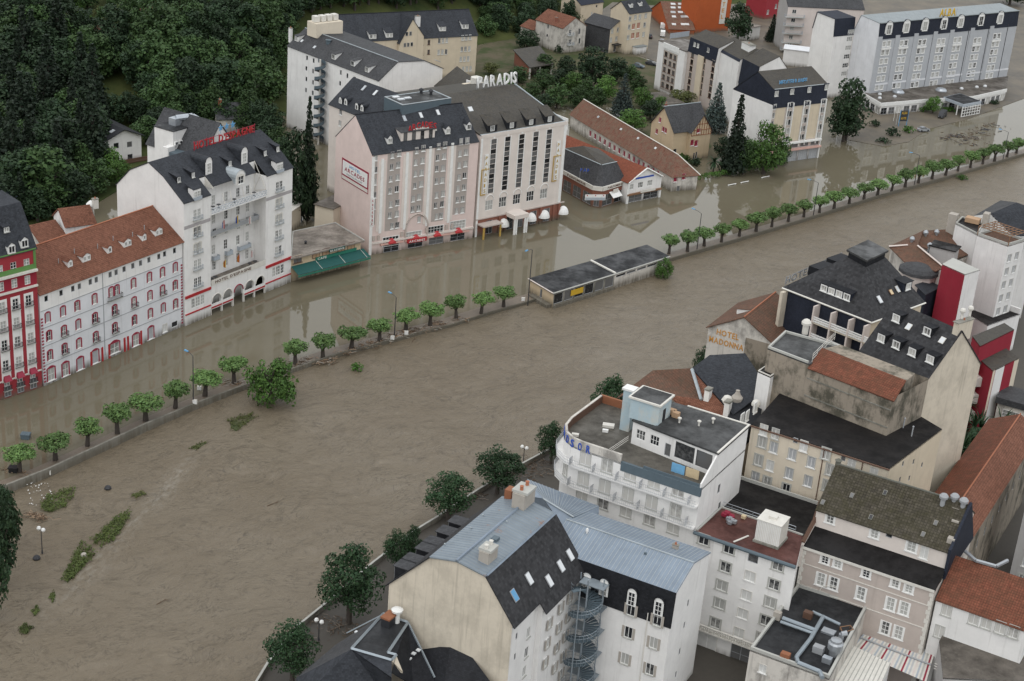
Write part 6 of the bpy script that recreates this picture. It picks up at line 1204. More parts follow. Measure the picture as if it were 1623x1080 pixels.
for i in range(34): x = F.W*.75*i/33; b.bar(F.P(x, 3.85, .7), F.P(x, 4.6, .7), .09)
b.bar(F.P(0, 4.65, .7), F.P(F.W*.75, 4.65, .7), .12); b.build('balustrade', 'offwhite', T)
F.winu(4.0, 1.7, 3.0, 2.8, 'shut', name='shopfront'); F.winu(9.2, 1.7, 3.0, 2.8, 'door', name='shopfront')
for f_ in fs: f_.wall()
b = MB(); b.bar(F.P(-.1, 18.55, .3), F.P(F.W, 18.55, .3), .28, 0, 8); b.build('gutter', 'bluegrey', T)
t = thing('cooling_unit', 'big white ribbed cooling unit on the reddish flat roof', 'cooling unit', E3P(9.6, 4.2, 18.6)); c = E3P(9.6, 4.2, 18.9); boxp(t, 'casing', 'white', c+UZ*1.6, E3*1.75, F3*1.6, UZ*1.6); boxp(t, 'top_plate', 'offwhite', c+UZ*3.26, E3*1.85, F3*1.7, UZ*.06); boxp(t, 'fan_cap', 'offwhite', c+UZ*3.5, E3*.55, F3*.5, UZ*.18); boxp(t, 'base', 'concrete', c-UZ*.12, E3*1.9, F3*1.9, UZ*.15)
b = MB()
for i in range(14): x = -1.6+i*3.2/13; b.box(c+E3*x-F3*1.62+UZ*1.6, E3*.04, F3*.03, UZ*1.5); b.box(c+E3*1.77+F3*(x*.92)+UZ*1.6, E3*.03, F3*.04, UZ*1.5)
b.build('ribs', 'offwhite', t)
for i, (e_, f_, m_, lb) in enumerate([(2.3, 6.3, 'wine', 'red heap of rags on the flat reddish roof'), (3.4, 5.2, 'silver', 'heap of grey sacks on the flat reddish roof'), (6.2, 1.8, 'offwhite', 'pale plank lying on the flat reddish roof'), (4.6, 7.4, 'tarp_tan', 'small tan box on the flat reddish roof')]):
    t = thing('roof_junk', lb, 'junk', E3P(e_, f_, 18.65))
    if i == 2: boxp(t, 'plank', m_, E3P(e_, f_, 18.75), (E3*.35+F3*.95)*1.5, (E3*.95-F3*.35)*.12, UZ*.06)
    else:
        b = MB(); r = random.Random(i)
        for j in range(7 if i < 2 else 1): b.box(E3P(e_+r.uniform(-.7, .7), f_+r.uniform(-.5, .5), 18.85+r.uniform(0, .3)), E3*r.uniform(.2, .4), F3*r.uniform(.2, .35), UZ*.22)
        b.build('heap', m_, t)
# black lower roof behind it
T, fs = fbox('black_roof_annexe', 'low annexe with wet black flat roof before the cream tenement', 'building', [EF(-.2, 8.8), EF(12.8, 8.6), EF(11.6, 19.4), EF(-1.6, 19.6)], 18.0, 'wall_oldwhite', 'bitumen_black', par=(2, 3), parh=.5, parw=.3)
for f_ in fs: f_.wall()
b = MB(); 
for z in (.5, 1.0): b.bar(E3P(0, 9.4, 18.1+z), E3P(11.5, 9.2, 18.1+z), .04)
for i in range(8): b.bar(E3P(i*1.64, 9.4-.03*i, 18.1), E3P(i*1.64, 9.4-.03*i, 19.1), .04)
b.build('roof_railing', 'steel', T)
# ---- cream tenement with black roof
zc = 26.6; g6 = [EF(-1.1, 20.8), EF(20.3, 20.2), EF(22.9, 38.0), EF(18.5, 40.5), EF(-2, 38)]; T, fs = fbox('cream_tenement', 'cream tenement with rows of shuttered windows and wet black roof', 'building', g6, zc, 'wall_cream', 'bitumen_black', par=(0, 1), parh=.06, parw=.5, parm='bitumen_black')
F = fs[0]
for x, y, s_ in [(395, 222, 'shut'), (450, 240, 'curtain'), (545, 272, 'dark'), (585, 298, 'shut'), (690, 335, 'stonesur'), (770, 358, 'dark'), (810, 385, 'shut'), (915, 428, 'shut'), (383, 303, 'stonesur'), (437, 328, 'shutg'), (525, 360, 'shutg'), (615, 398, 'shutg'), (705, 435, 'stonesur'), (365, 388, 'stonesur'), (420, 413, 'shut'), (510, 450, 'shutg'), (600, 487, 'shutg'), (350, 468, 'shutg'), (405, 492, 'stonesur'), (495, 525, 'stonesur'), (690, 510, 'stonesur')]:
    F.win(ZC(x, y), .7 if s_ == 'dark' else 1.15, .8 if s_ == 'dark' else 1.75, s_, dz=-.75 if y < 222+(x-395)*.41+12 else 0)
for x in (665, 858): a, _ = F.px(*ZC(x, 400)); F.boxu('downpipe', a, a+.12, 17, zc-.2, .12, 'brown')
for p in [(1050, 405), (1100, 395), (1140, 410), (1035, 480), (1080, 472)]: fs[1].win(ZC(*p), .6, .9, 'dark')
fs[1].mats[0] = 'wall_buff'
for f_ in fs: f_.wall()
b = MB(); b.bar(E3P(-1.3, 20.6, zc-.1), E3P(20.4, 20.05, zc-.1), .14, 0, 6); b.build('gutter', 'brown', T)
for p in [(1050, 235), (1090, 275)]: lathe_part(T, 'roof_vent', PZ(ZC, *p, zc), [(.1, 0), (.1, 1.6), (.18, 1.65), (.03, 1.8)], 'grey', 6)
# ---- stained concrete building with strip of tiles
zs = 33.2; a0, a1, a2 = EF(-5.0, 34.6), EF(16.6, 30.2), EF(19.0, 40.0); T = thing('stained_building', 'weather-stained concrete building with a narrow red tile strip and flat roof', 'building', v3(EF(5, 36), 20)); aL = EF(2.4, 33.1)
F1 = Fc(a0, aL, 20, zs-.2, T, 'wall_stain'); F2 = Fc(aL, a1, 20, zs-.6, T, 'wall_stain'); F3_ = Fc(a1, a2, 20, zs-.2, T, 'wall_stain'); F4 = Fc(EF(-5.2, 42.5), a0, 20, zs-.2, T, 'wall_stain')
for f_ in (F1, F2, F3_, F4): f_.wall()
Fc(a2, EF(4, 42.5), 20, zs, T, 'wall_stain').wall(); Fc(EF(4, 42.5), EF(-5.2, 42.5), 20, zs-.2, T, 'wall_stain').wall(); flatroof(T, [a0, aL, EF(4.6, 39.5), EF(4.0, 42.5), EF(-5.2, 42.5)], zs, .25, 'bitumen_grey', par=(0, 3, 4), parh=.35, parw=.3)
b = MB(); b.slab([v3(EF(2.3, 32.8), zs-.6), v3(EF(16.9, 29.8), zs-.6), v3(EF(17.2, 33.6), zs+1.5), v3(EF(2.8, 37.0), zs+1.5)], .18); b.build('tile_strip', 'tile_bright', T); b = MB(); b.prism([EF(2.8, 36.9), EF(17.2, 33.5), EF(17.4, 37.5), EF(4.6, 40.5)], 20, zs+1.3); b.build('upper_wall', 'wall_stain', T)
for z in (27.9, 30.8): F2.boxu('drip_course', 0, F2.W, z, z+.18, .1, 'concrete')
b = MB(); p0, p1 = PZ(ZE, 560, 645, zs+.2), PZ(ZE, 672, 535, zs+.2)
for z in (.5, 1.0, 1.4): b.bar(p0+UZ*z, p1+UZ*z, .04)
for i in range(6): b.bar(p0.lerp(p1, i/5), p0.lerp(p1, i/5)+UZ*1.4, .04)
b.build('roof_railing', 'offwhite', T)
c = PZ(ZE, 525, 495, zs+.2); lathe_part(T, 'roof_vent', c, [(.5, -.3), (.5, 1.2), (.75, 1.3), (.8, 1.7), (.5, 2.1), (.1, 2.3)], 'offwhite', 10)
# ---- hotel with painted gable letters
zE = 24.0; A = PZ2(ZE, 42, 470, zE); B = A+EE*12.2; nM = EE; 
k = Block('painted_gable_hotel', 'small hotel with orange painted gable letters and old tile roof', 'hotel', A+FF*14, A, [(0, zE), (6.3, zE+3.6), (12.4, zE)], 'wall_oldwhite', 'tile_old', oe=.4, orake=.35)
R = k.R; R.area(7.0, 13, -1, zE, 'wall_stain'); X3 = v3(R.u, 0)
letters(k.T, 'HOTEL', R.P(1.6, zE-.9, .05), X3, 1.5, 'orange', width=4.3, ext=.02); letters(k.T, 'MADONNA', R.P(.4, zE-2.6, .05), X3, 1.5, 'orange', width=6.6, ext=.02); k.finish(); k.ridge(1, 'terracotta')
b = MB(); q = k.pt(5, 3, 0); k.dormer(ZE(195, 400), 2.4, 1.0, style='shed', wall='white', st='plain', pitch=.2)
# ---- tile and slate roofs with chimneys behind the rounded hotel
T = thing('tile_and_slate_house', 'house with hipped tile and dark slate roofs and pale chimneys beside the cream tenement', 'house', v3(EF(-10, 30), 0)); q = lambda x, y, z: PZ(ZB, x, y, z)
pl = [([q(555, 92, 22.2), q(765, 80, 25.6), q(815, 248, 23.2), q(640, 222, 22.2), q(470, 190, 20.6), q(360, 240, 19.0)], 'tile_old'), ([q(765, 80, 25.6), q(985, 240, 24.3), q(945, 342, 22.4), q(815, 248, 23.2)], 'tile_red'), ([q(640, 222, 22.2), q(815, 248, 23.2), q(945, 342, 22.4), q(720, 300, 21.0)], 'tile_red')]
for pts, m in pl: 
    b = MB(); c = pts[0]
    for i in range(1, len(pts)-1): b.hexa([x-UZ*.2 for x in (c, pts[i], pts[i+1])], [c, pts[i], pts[i+1]])
    b.build('roof', m, T)
pts = [q(765, 80, 25.7), q(860, 10, 26.6), q(1050, 0, 27.2), q(1172, 190, 25.4), q(985, 330, 23.0), q(985, 240, 24.4)]; b = MB()
for i in range(1, 5): b.hexa([x-UZ*.2 for x in (pts[0], pts[i], pts[i+1])], [pts[0], pts[i], pts[i+1]])
b.build('roof', 'slate', T); b = MB(); b.bar(q(765, 85, 25.8), q(815, 248, 23.4), .28); b.build('valley', 'zinc_pale', T)
body = [EF(-21, 17), EF(-4.4, 17), EF(-3.6, 31), EF(-6.5, 44), EF(-22, 40)]; b = MB(); b.prism(body, -1, 20.3); b.build('wall', 'wall_cream', T)
b = MB(); b.hexa([v3(EF(-8.2, 20), 20), v3(EF(-3.7, 20), 20), v3(EF(-3.4, 31), 20), v3(EF(-7, 44), 20)], [v3(EF(-8.2, 20), 21.8), v3(EF(-3.7, 20), 21.8), v3(EF(-3.4, 31), 23.2), v3(EF(-7, 44), 24.6)]); b.build('mansard_wall', 'slate_dark', T)
SF = Fc(EF(-3.68, 20), EF(-3.35, 32), 10, 30, T, 'white'); SF.rects = [(-9, 99, 0, 99)]
for x, y in [(1055, 335), (1100, 290), (1028, 350)]: SF.win(ZB(x, y), .9, 1.7, 'loft')
for x, y, z, h in [(845, 262, 22.8, 2.2), (950, 335, 22.3, 2.4)]: c = q(x, y, z); t = boxp(T, 'chimney', 'wall_white', c+UZ*h/2, E3*.42, F3*.6, UZ*h/2); boxp(T, 'chimney_cap', 'concrete', c+UZ*(h+.15), E3*.5, F3*.7, UZ*.12)
c = q(950, 275, 23.3); lathe_part(T, 'chimney_cowl', c, [(.75, -.4), (.75, .7), (.95, .8), (.6, 1.4), (.2, 1.6)], 'offwhite', 8); c = q(1005, 245, 24.2); lathe_part(T, 'chimney_cowl', c, [(.9, -.3), (.95, .3), (.5, .8), (.3, 1.3), (.35, 1.5), (.05, 1.6)], 'stone', 8)
c = q(1090, 385, 21); lathe_part(T, 'flue', c, [(.42, -9), (.42, 3.4), (.72, 3.5), (.72, 3.8), (.55, 4.2), (.1, 4.5)], 'offwhite', 10)
t = thing('stair_tower', 'white stair tower with flat black top between the slate roof and stained building', 'tower', v3(EF(-6, 36), 15)); p4 = [PZ2(ZB, 1185, 130, 29.2), PZ2(ZB, 1258, 80, 29.2)]; d1 = (p4[1]-p4[0]); l1 = d1.length; P0 = PZ2(ZB, 1117, 100, 29.2); tw = [P0, p4[0], p4[1], P0+d1]; b = MB(); b.prism(tw, 15, 29.1); b.build('walls', 'wall_white', t); flatroof(t, tw, 29.3, .2, 'bitumen_black', par='all', parh=.15, parw=.18, parm='offwhite')
# ---- pyramid-roofed hotel
zE = 32.0; L, Fp, Rp = PZ2(ZE, 410, 272, zE), PZ2(ZE, 860, 447, zE), PZ2(ZE, 1130, 347, zE); Bk = L+Rp-Fp; T = thing('pyramid_roof_hotel', 'hotel with steep dark slate pyramid roof, flat lantern top and white balconies', 'hotel', v3((L+Rp)/2, 0)); z2 = 38.6
top = [PZ2(ZE, 735, 118, z2), PZ2(ZE, 830, 170, z2), PZ2(ZE, 930, 122, z2)]; top.append(top[0]+top[2]-top[1]); base = [L, Fp, Rp, Bk]; b = MB()
for i in range(4): j = (i+1) % 4; b = MB(); b.slab([v3(base[i], zE), v3(base[j], zE), v3(top[j], z2), v3(top[i], z2)], .2); b.build('roof', 'slate_warm', T)
cc = sum(top, Vector((0, 0)))/4; b = MB(); b.prism([p.lerp(cc, .06) for p in top], z2-.3, z2+1.0); b.build('lantern_wall', 'slate_dark', T); b = MB(); b.prism([cc+(p-cc)*1.08 for p in top], z2+1.0, z2+1.35); b.build('lantern_roof', 'bitumen_grey', T)
ins = [p.lerp((L+Rp)/2, .05) for p in base]; FWs = [Fc(ins[i], ins[(i+1) % 4], 0, zE-.15, T, 'wall_buff') for i in range(4)]; F = FWs[0]; F.mats[0] = 'slate_navy'
for f_ in FWs: f_.wall()
F.boxu('end_wall', .0, .6, 0, zE-.4, 1.5, 'wall_beige'); uS = F.W*.42; pn = F
b = MB(); b.bar(v3(L, zE-.1), v3(Fp, zE-.1), .16); b.bar(v3(Fp, zE-.1), v3(Rp, zE-.1), .16); b.build('gutter', 'offwhite', T)
for i, z in enumerate((28.6, 25.5, 22.4, 19.3)):
    o_ = .2+i*.05; F.boxu('balcony_floor', uS, F.W+1.0+o_, z-.2, z, 1.6, 'wall_beige')
    for h0, h1 in ((.12, .38), (.52, .78), (.92, 1.12)): F.boxu('balcony_board', uS, F.W+1.0+o_, z+h0, z+h1, 1.66, 'white', -1.54)
    for f_ in (0, .35, .7, 1.0): F.boxu('balcony_partition', uS+(F.W-uS)*f_-.15, uS+(F.W-uS)*f_+.15, z, z+2.9, 1.75, 'wall_rosewhite')
    for f_ in (.17, .52, .86): F.winu(uS+(F.W-uS)*f_, z+1.3, 2.6, 2.2, 'door')
PB = Block('', '', '', L, Fp, [(0, zE), ((top[0]-L).dot(Vector((-F.n.x, -F.n.y))), z2), (20, zE)], 'wall_buff', 'slate_warm', T=T)
PB.dormer(ZE(675, 322), 6.2, 1.5, style='shed', wall='slate_navy', st='loft', n=4, winw=1.0, winh=1.0, pitch=.12, roofm='slate_dark')
PR = Block('', '', '', Fp, Rp, [(0, zE), ((top[2]-Rp).dot(Vector(((Rp-Fp).normalized().y*-1, (Rp-Fp).normalized().x))), z2), (20, zE)], 'wall_buff', 'slate_warm', T=T)
PR.dormer(ZE(1035, 290), 2.6, 1.5, style='shed', wall='slate_navy', st='loft', winw=1.1, winh=1.1, pitch=.1, roofm='slate_dark'); PR.skylight(ZE(895, 335), .9, 1.4); PR.skylight(ZE(985, 283), .7, 1.2, frame='offwhite'); PR.skylight(ZE(953, 298), .8, 1.0, mat="tarp_tan", frame="wood")
t = thing('roof_lettering', 'pale letters on a wire frame along the river eave of the pyramid-roofed hotel', 'sign', v3(L, zE)); a = PZ(ZE, 425, 255, zE+.3); e_ = PZ(ZE, 705, 130, zE+.3); d = v3(Vector((e_.x-a.x, e_.y-a.y)), 0); letters(t, 'HOTEL STELLA', a, d, 1.8, 'grey', width=d.length, ext=.04); b = MB(); b.bar(a, a+d, .05); b.bar(a+UZ*1.3, a+d+UZ*1.3, .04)
for i in range(8): b.bar(a+d*i/7-UZ*.5, a+d*i/7+UZ*1.4, .04)
b.build('sign_frame', 'grey', t)
for x0, y0, w in [(615, 190, 3.2), (700, 150, 3.0)]: c = PZ(ZE, x0, y0, zE+1.6); boxp(T, 'side_dormer', 'slate_dark', c, v3(F.u, 0)*w*.5, v3(F.n, 0)*2.2, UZ*1.0)
# wing with boxy dormers
zW = 31.5; A = PZ2(ZE, 800, 594, zW); B = PZ2(ZE, 1128, 748, zW); u = udir(A, B); vr, zr_ = vz(B, u, ZE(1310, 492)); print('wing', vr, zr_)
k = Block('dormer_wing', 'slate-roofed wing with box dormers and a tall blank beige end wall', 'building', A, B, [(0, zW), (vr, zr_), (vr+7, zW)], 'wall_beige', 'slate_warm', oe=.15, orake=.15, roofs={0: 'slate_warm'})
for p in [(980, 452), (1135, 518), (905, 552), (980, 585), (1060, 622), (1150, 658)]: k.dormer(ZE(*p), 1.7, 1.5, style='shed', wall='slate_dark', st='loft', winw=1.1, winh=1.1, pitch=.0, roofm='slate_dark')
for p in [(1047, 472), (1215, 540)]: k.skylight(ZE(*p), .9, 1.1, frame='offwhite')
F = k.F
for z in (28.6, 25.6):
    for h0, h1 in ((.12, .38), (.52, .78), (.92, 1.12)): F.boxu('balcony_board', 0, F.W, z+h0, z+h1, 1.2, 'white', -1.08)
    F.boxu('balcony_floor', 0, F.W, z-.2, z, 1.15, 'wall_beige')
    for i in range(5): F.boxu('balcony_partition', F.W*i/4-.12 if i else 0, F.W*i/4+.12 if i < 4 else F.W, z, zW-.15 if z > 28 else z+2.8, 1.25, 'wall_rosewhite')
    for i in range(4): F.winu(F.W*(i+.5)/4, z+1.3, 2.4, 2.1, 'door')
k.finish(); k.stack(None, uv=(k.W-.6, vr+1.0), w=1.0, d=3.6, h=2.4, mat='wall_beige')
for dv in (.2, 2.2): lathe_part(k.T, 'chimney_cowl', k.pt(k.W-.6, vr+dv, zr_+2.2), COWL, 'offwhite', 8)
# ---- cream gabled building with zinc top
zE = 20.0; A = PZ2(ZA, 668, 748, zE); u = Vector((.45, .893)); u.normalize(); B = A+u*18.5
pr = [(0, zE)]+[vz(A, u, ZA(*p)) for p in ((545, 525), (405, 452), (275, 432), (80, 558))]; print('N2', pr); pr[-1] = (pr[-1][0], min(pr[-1][1], zE+.5))
k = Block('zinc_top_building', 'cream gabled building with zinc top, slate lower slopes and skylights at the river corner', 'building', A, B, pr, 'wall_white', 'slate_warm', oe=.5, orake=.2, walls={'L': 'wall_beige'}, roofs={1: 'zinc_old', 2: 'zinc_old'})
for p in [(745, 790), (735, 885), (725, 975), (688, 808), (680, 905)]: k.F.win(ZA(*p), 1.0 if p[0] > 700 else .5, 1.6 if p[0] > 700 else 1.0, 'case' if p[0] > 700 else 'dark')
F = k.F; F.boxu('bay_wall', F.W*.38, F.W-.05, -1, zE-.9, .75, 'wall_white'); FB = Fc(F.P(F.W*.38, 0, .75), F.P(F.W-.05, 0, .75), -1, zE, k.T, 'white'); FB.rects = [(-9, 99, -9, 99)]
for p in [(840, 745), (830, 840), (820, 932), (885, 765), (875, 860), (865, 955), (905, 900), (895, 985), (915, 805), (928, 712), (937, 620), (895, 670)]: FB.win(ZA(*p), .9, 1.5, 'shgrey')
b = MB(); (va, za), (vb_, zb_) = pr[0], pr[1]; g_ = (zb_-za)/(vb_-va); b.slab([k.pt(F.W*.36, -1.5, za-1.5*g_+.2), k.pt(F.W+.2, -1.5, za-1.5*g_+.2), k.pt(F.W+.2, -.3, za-.3*g_+.2), k.pt(F.W*.36, -.3, za-.3*g_+.2)], .16); b.build('roof', 'slate_warm', k.T)
for p in [(937, 422), (893, 475), (742, 535), (838, 545)]: k.skylight(ZA(*p), 1.0, 1.6, frame='grey')
k.skylight(ZA(672, 615), 1.0, 1.6, mat='skyblue', frame='grey')
k.finish()
# standing seams of the zinc slopes
for kk_ in (1, 2):
    (va, za), (vb_, zb_) = pr[kk_], pr[kk_+1]; b = MB(); n = int(k.W/.6)
    for i in range(n+1): x = k.W*i/n; b.bar(k.pt(x, va, za+k.th+.03), k.pt(x, vb_, zb_+k.th+.03), .035, 0, 3)
    tag(b.build('roof_seams', 'zinc', k.T), kind='stuff')
k.ridge(2, 'zinc', .2)
b = MB(); b.bar(k.pt(0, pr[1][0], pr[1][1]+.2), k.pt(k.W, pr[1][0], pr[1][1]+.2), .18); b.build('ridge_cap', 'zinc', k.T)
for p, kk_, s_ in [((550, 445), 1, 1.0), ((718, 180), 1, 1.3)]:
    c = k.rpx(*ZA(*p), kk_); o_ = k.pt(*c); X_ = v3(k.u, 0); Y_ = v3(k.n, 0); boxp(k.T, 'chimney', 'stone', o_+UZ*.7*s_, X_*1.2*s_, Y_*.7*s_, UZ*1.0*s_); boxp(k.T, 'chimney_cap', 'coping', o_+UZ*(1.85*s_), X_*1.0*s_, Y_*.9*s_, UZ*.18)
    for d_ in (-.6, .6): lathe_part(k.T, 'chimney_pot', o_+X_*d_*s_+UZ*2.0*s_, [(.25, -.1), (.22, .5), (.3, .55), (.05, .7)], 'terracotta' if s_ > 1 else 'offwhite', 8)
c = k.rpx(*ZA(655, 150), 2); boxp(k.T, 'chimney', 'rust', k.pt(*c)+UZ*.6, v3(k.u, 0)*.7, v3(k.n, 0)*.5, UZ*.9)
for p, kk_ in [((470, 300), 2), ((345, 378), 2), ((527, 240), 2), ((590, 350), 1), ((640, 270), 1)]: k.vent(ZA(*p), kk_, r=.1, h=.25, mat='zinc_pale', cowl=False)
b = MB(); c = k.rpx(*ZA(585, 355), 1); b.box(k.pt(*c)+UZ*.3, v3(k.u, 0)*.5, v3(k.n, 0)*.4, UZ*.25); b.build('roof_hatch', 'bluegrey', k.T)
rb = Block('', '', '', k.C, k.E, [(k.D-v, z) for v, z in reversed(pr)], 'wall_white', 'slate', T=k.T)
for f_ in (.98, .88, .70, .60, .42, .25): rb.dormer(None, 1.9, 2.0, k=0, uv=(rb.W*f_-.8, .6), style='shed', wall='slate_dark', st='dark', pitch=.05, roofm='slate_grey')
n2k = k
# ---- blue zinc roofed hotel wing
zE = 20.0; A = PZ2(ZA, 988, 452, zE); B = PZ2(ZA, 1440, 610, zE); u = udir(A, B); vr, zr_ = vz(B, u, ZA(1530, 462)); vb_, zb_ = vz(B, u, ZA(1608, 412)); print('N3', vr, zr_, vb_, zb_)
k = Block('blue_zinc_wing', 'white building with blue seamed zinc roof and dark slate mansard with white arched dormers', 'building', A-u*5, B, [(0, 16.2), (.25, zE), (vr, zr_), (vb_, zb_)], 'wall_white', 'zinc', oe=.12, orake=.12, roofs={0: 'slate_dark'}, z0=-1)
for p in [(1030, 520), (1112, 550), (1243, 610), (1370, 660)]: 
    q = k.rpx(*ZA(*p), 0); k.dormer(None, 1.35, 1.9, k=0, uv=(q[0], -.25), style='arch', wall='white', st='french', winw=.95, winh=2.0)
for p in [(1235, 680), (1360, 730), (1220, 790), (1340, 840), (1203, 915), (1322, 965)]: k.F.win(ZA(*p), 1.15, 1.75, 'shgrey')
for p in [(1505, 650), (1487, 755), (1465, 880), (1447, 990)]: k.R.win(ZA(*p), .55, 1.1, 'dark')
uu, _ = k.F.px(*ZA(1300, 800)); k.F.boxu('downpipe', uu, uu+.12, 0, 16, .12, 'offwhite'); k.finish()
for kk_ in (1, 2):
    (va, za), (vc, zc_) = k.prof[kk_], k.prof[kk_+1]; b = MB(); n = int(k.W/.55)
    for i in range(n+1): x = k.W*i/n; b.bar(k.pt(x, va, za+k.th+.03), k.pt(x, vc, zc_+k.th+.03), .04, 0, 3)
    tag(b.build('roof_seams', 'zinc_pale', k.T), kind='stuff')
k.ridge(2, 'zinc_pale', .12); k.stack(ZA(1443, 395), k=2, w=.8, d=.5, h=.7, mat='stone'); k.vent(ZA(1300, 422), 1, r=.15, h=.3, mat='bluegrey', cowl=False); k.vent(ZA(1022, 322), 1, r=.12, h=.4, mat='white')
n3k = k
T = thing('zinc_hip_roof', 'blue seamed zinc hip roof over the low range between the two riverside hotels', 'building', PZ(ZA, 850, 180, 0)); q = lambda x, y, z: PZ(ZA, x, y, z)
for pts in ([q(740, 60, 20), q(1080, 187, 20), q(960, 240, 21.6), q(815, 152, 22)], [q(740, 60, 20), q(815, 152, 22), q(680, 128, 20)], [q(815, 152, 22), q(960, 240, 21.6), q(945, 330, 20), q(850, 220, 20), q(680, 128, 20)], [q(1080, 187, 20), q(1080, 222, 19.6), q(960, 242, 21.5)]):
    b = MB()
    for i in range(1, len(pts)-1): b.hexa([x-UZ*.15 for x in (pts[0], pts[i], pts[i+1])], [pts[0], pts[i], pts[i+1]])
    b.build('roof', 'zinc', T); s_ = MB(); n = int((pts[1]-pts[0]).length/.6)
    if len(pts) == 4 and pts[0].z == 20:
        for i in range(n+1): f_ = i/n; s_.bar(pts[0].lerp(pts[1], f_)+UZ*.05, pts[3].lerp(pts[2], f_)+UZ*.05, .04, 0, 3)
        tag(s_.build('roof_seams', 'zinc_pale', T), kind='stuff')
b = MB(); b.bar(q(815, 152, 22.1), q(960, 240, 21.7), .14); b.build('ridge_cap', 'zinc_pale', T); b = MB(); b.prism([PZ2(ZA, 690, 135, 19.5), PZ2(ZA, 935, 335, 19.5), PZ2(ZA, 1070, 222, 19.5), PZ2(ZA, 740, 70, 19.5)], -1, 19.4); b.build('wall', 'wall_white', T)
b = MB(); c = q(888, 215, 20.3); b.bar(c, c+UZ*3, .03); b.build('aerial', 'grey', T)
# fire escape in the corner
c = n3k.F.P(n3k.F.px(*ZA(1048, 720))[0], 0, 2.6); t = thing('fire_escape', 'blue-grey spiral fire escape in the corner between cream and blue-roofed buildings', 'stair', c); b = MB(); b.bar(c+UZ*-1, c+UZ*19.5, .12, 0, 8)
for a_ in (0.3, 2.0, 4.2): o_ = Vector((math.cos(a_)*2.2, math.sin(a_)*2.2, 0)); b.bar(c+o_-UZ, c+o_+UZ*19.3, .08)
b.build('posts', 'pipe', t); b = MB(); g_ = MB(); N_ = 110
for i in range(N_):
    a0 = i*2*math.pi/24; a1 = a0+2*math.pi/24; z = .8+i*17.4/N_; P0 = [c+Vector((.15*math.cos(a), .15*math.sin(a), z)) for a in (a0, a1)]; P1_ = [c+Vector((2.2*math.cos(a), 2.2*math.sin(a), z)) for a in (a0, a1)]
    b.hexa([P0[0], P1_[0], P1_[1], P0[1]], [p+UZ*.06 for p in (P0[0], P1_[0], P1_[1], P0[1])]); d_ = UZ*(17.4/N_)
    g_.bar(P1_[0]+UZ*1.0, P1_[1]+UZ*1.0+d_, .035); g_.bar(P1_[0]+UZ*.5, P1_[1]+UZ*.5+d_, .025); g_.bar(P1_[0], P1_[0]+UZ*1.0, .02)
b.build('steps', 'bluegrey', t); g_.build('railing', 'pipe', t)
for z in (3.9, 7.5, 11.1, 14.7, 18.2): boxp(t, 'landing', 'pipe', c+v3(-n3k.n, 0)*1.6+UZ*z, v3(n3k.u, 0)*2.0, v3(n3k.n, 0)*.95, UZ*.05)
# ---- slate roofs at the bottom edge
T = thing('dark_slate_house', 'house with dark flat-topped slate roof, metal edging and round white flue by the quay', 'house', PZ(ZG, 640, 900, 0)); q = lambda x, y, z: PZ(ZG, x, y, z); zt_ = 15.0
tp = [q(700, 722, zt_), q(832, 768, zt_), q(725, 930, zt_), q(770, 942, zt_), q(745, 970, zt_), q(530, 908, zt_)]; b = MB()
for i in range(1, 5): b.hexa([x-UZ*.25 for x in (tp[5], tp[(5+i) % 6], tp[(6+i) % 6])], [tp[5], tp[(5+i) % 6], tp[(6+i) % 6]])
b.build('flat_roof', 'bitumen', T); b = MB()
for i in range(6): b.bar(tp[i]+UZ*.1, tp[(i+1) % 6]+UZ*.1, .2)
b.build('metal_edging', 'pipe', T)
def fan(pts, m, nm='roof', T=None, th=.2):
    b = MB()
    for i in range(1, len(pts)-1): b.hexa([x-UZ*th for x in (pts[0], pts[i], pts[i+1])], [pts[0], pts[i], pts[i+1]])
    return b.build(nm, m, T)
fan([tp[5], tp[4], q(745, 1060, zt_-1), q(745, 1200, 9), q(240, 1200, 9), q(235, 1062, 9)], 'slate', T=T); fan([tp[0], tp[5], q(235, 1062, 9), q(445, 885, 9.5)], 'slate_grey', T=T); fan([tp[1], tp[2], tp[3], q(745, 1030, zt_-.6), q(860, 1100, 10.5), q(985, 1100, 9.5), q(975, 1060, 10)], 'slate_dark', T=T)
b = MB(); b.bar(tp[1]+UZ*.1, q(975, 1060, 10.2), .14); b.bar(tp[0], q(505, 822, 10.5), .1); b.build('hip_edging', 'pipe', T)
fan([tp[4], tp[3], q(805, 1030, 13.2), q(745, 1020, 13.4)], 'wall_cream', 'gable_wall', T)
for x, y in [(888, 917), (863, 935), (840, 962), (815, 1000)]: c = q(x, y, 13.1-(y-900)*.012); boxp(T, 'skylight', 'skylight', c+UZ*.1, E3*.25, F3*.25, UZ*.08)
for x, y in [(560, 822), (475, 915)]: c = q(x, y, 12.2 if x > 500 else 11.2); boxp(T, 'skylight', 'skylight', c+UZ*.1, E3*.3, F3*.2, UZ*.1)
lathe_part(T, 'flue', q(772, 765, zt_), [(.38, -.2), (.38, 1.6), (.72, 1.65), (.78, 1.95), (.5, 2.1), (.1, 2.2)], 'white', 12); boxp(T, 'chimney', 'dark', q(730, 775, zt_)+UZ*.5, E3*.6, F3*.9, UZ*.7); boxp(T, 'chimney_cap', 'rust', q(730, 775, zt_)+UZ*1.3, E3*.7, F3*1.0, UZ*.12)
b = MB(); b.prism([PZ2(ZG, 250, 1062, 9), PZ2(ZG, 250, 1190, 9), PZ2(ZG, 900, 1190, 9), PZ2(ZG, 800, 800, 11), PZ2(ZG, 450, 890, 9.5)], -1, 9.2); b.build('wall', 'wall_cream', T)
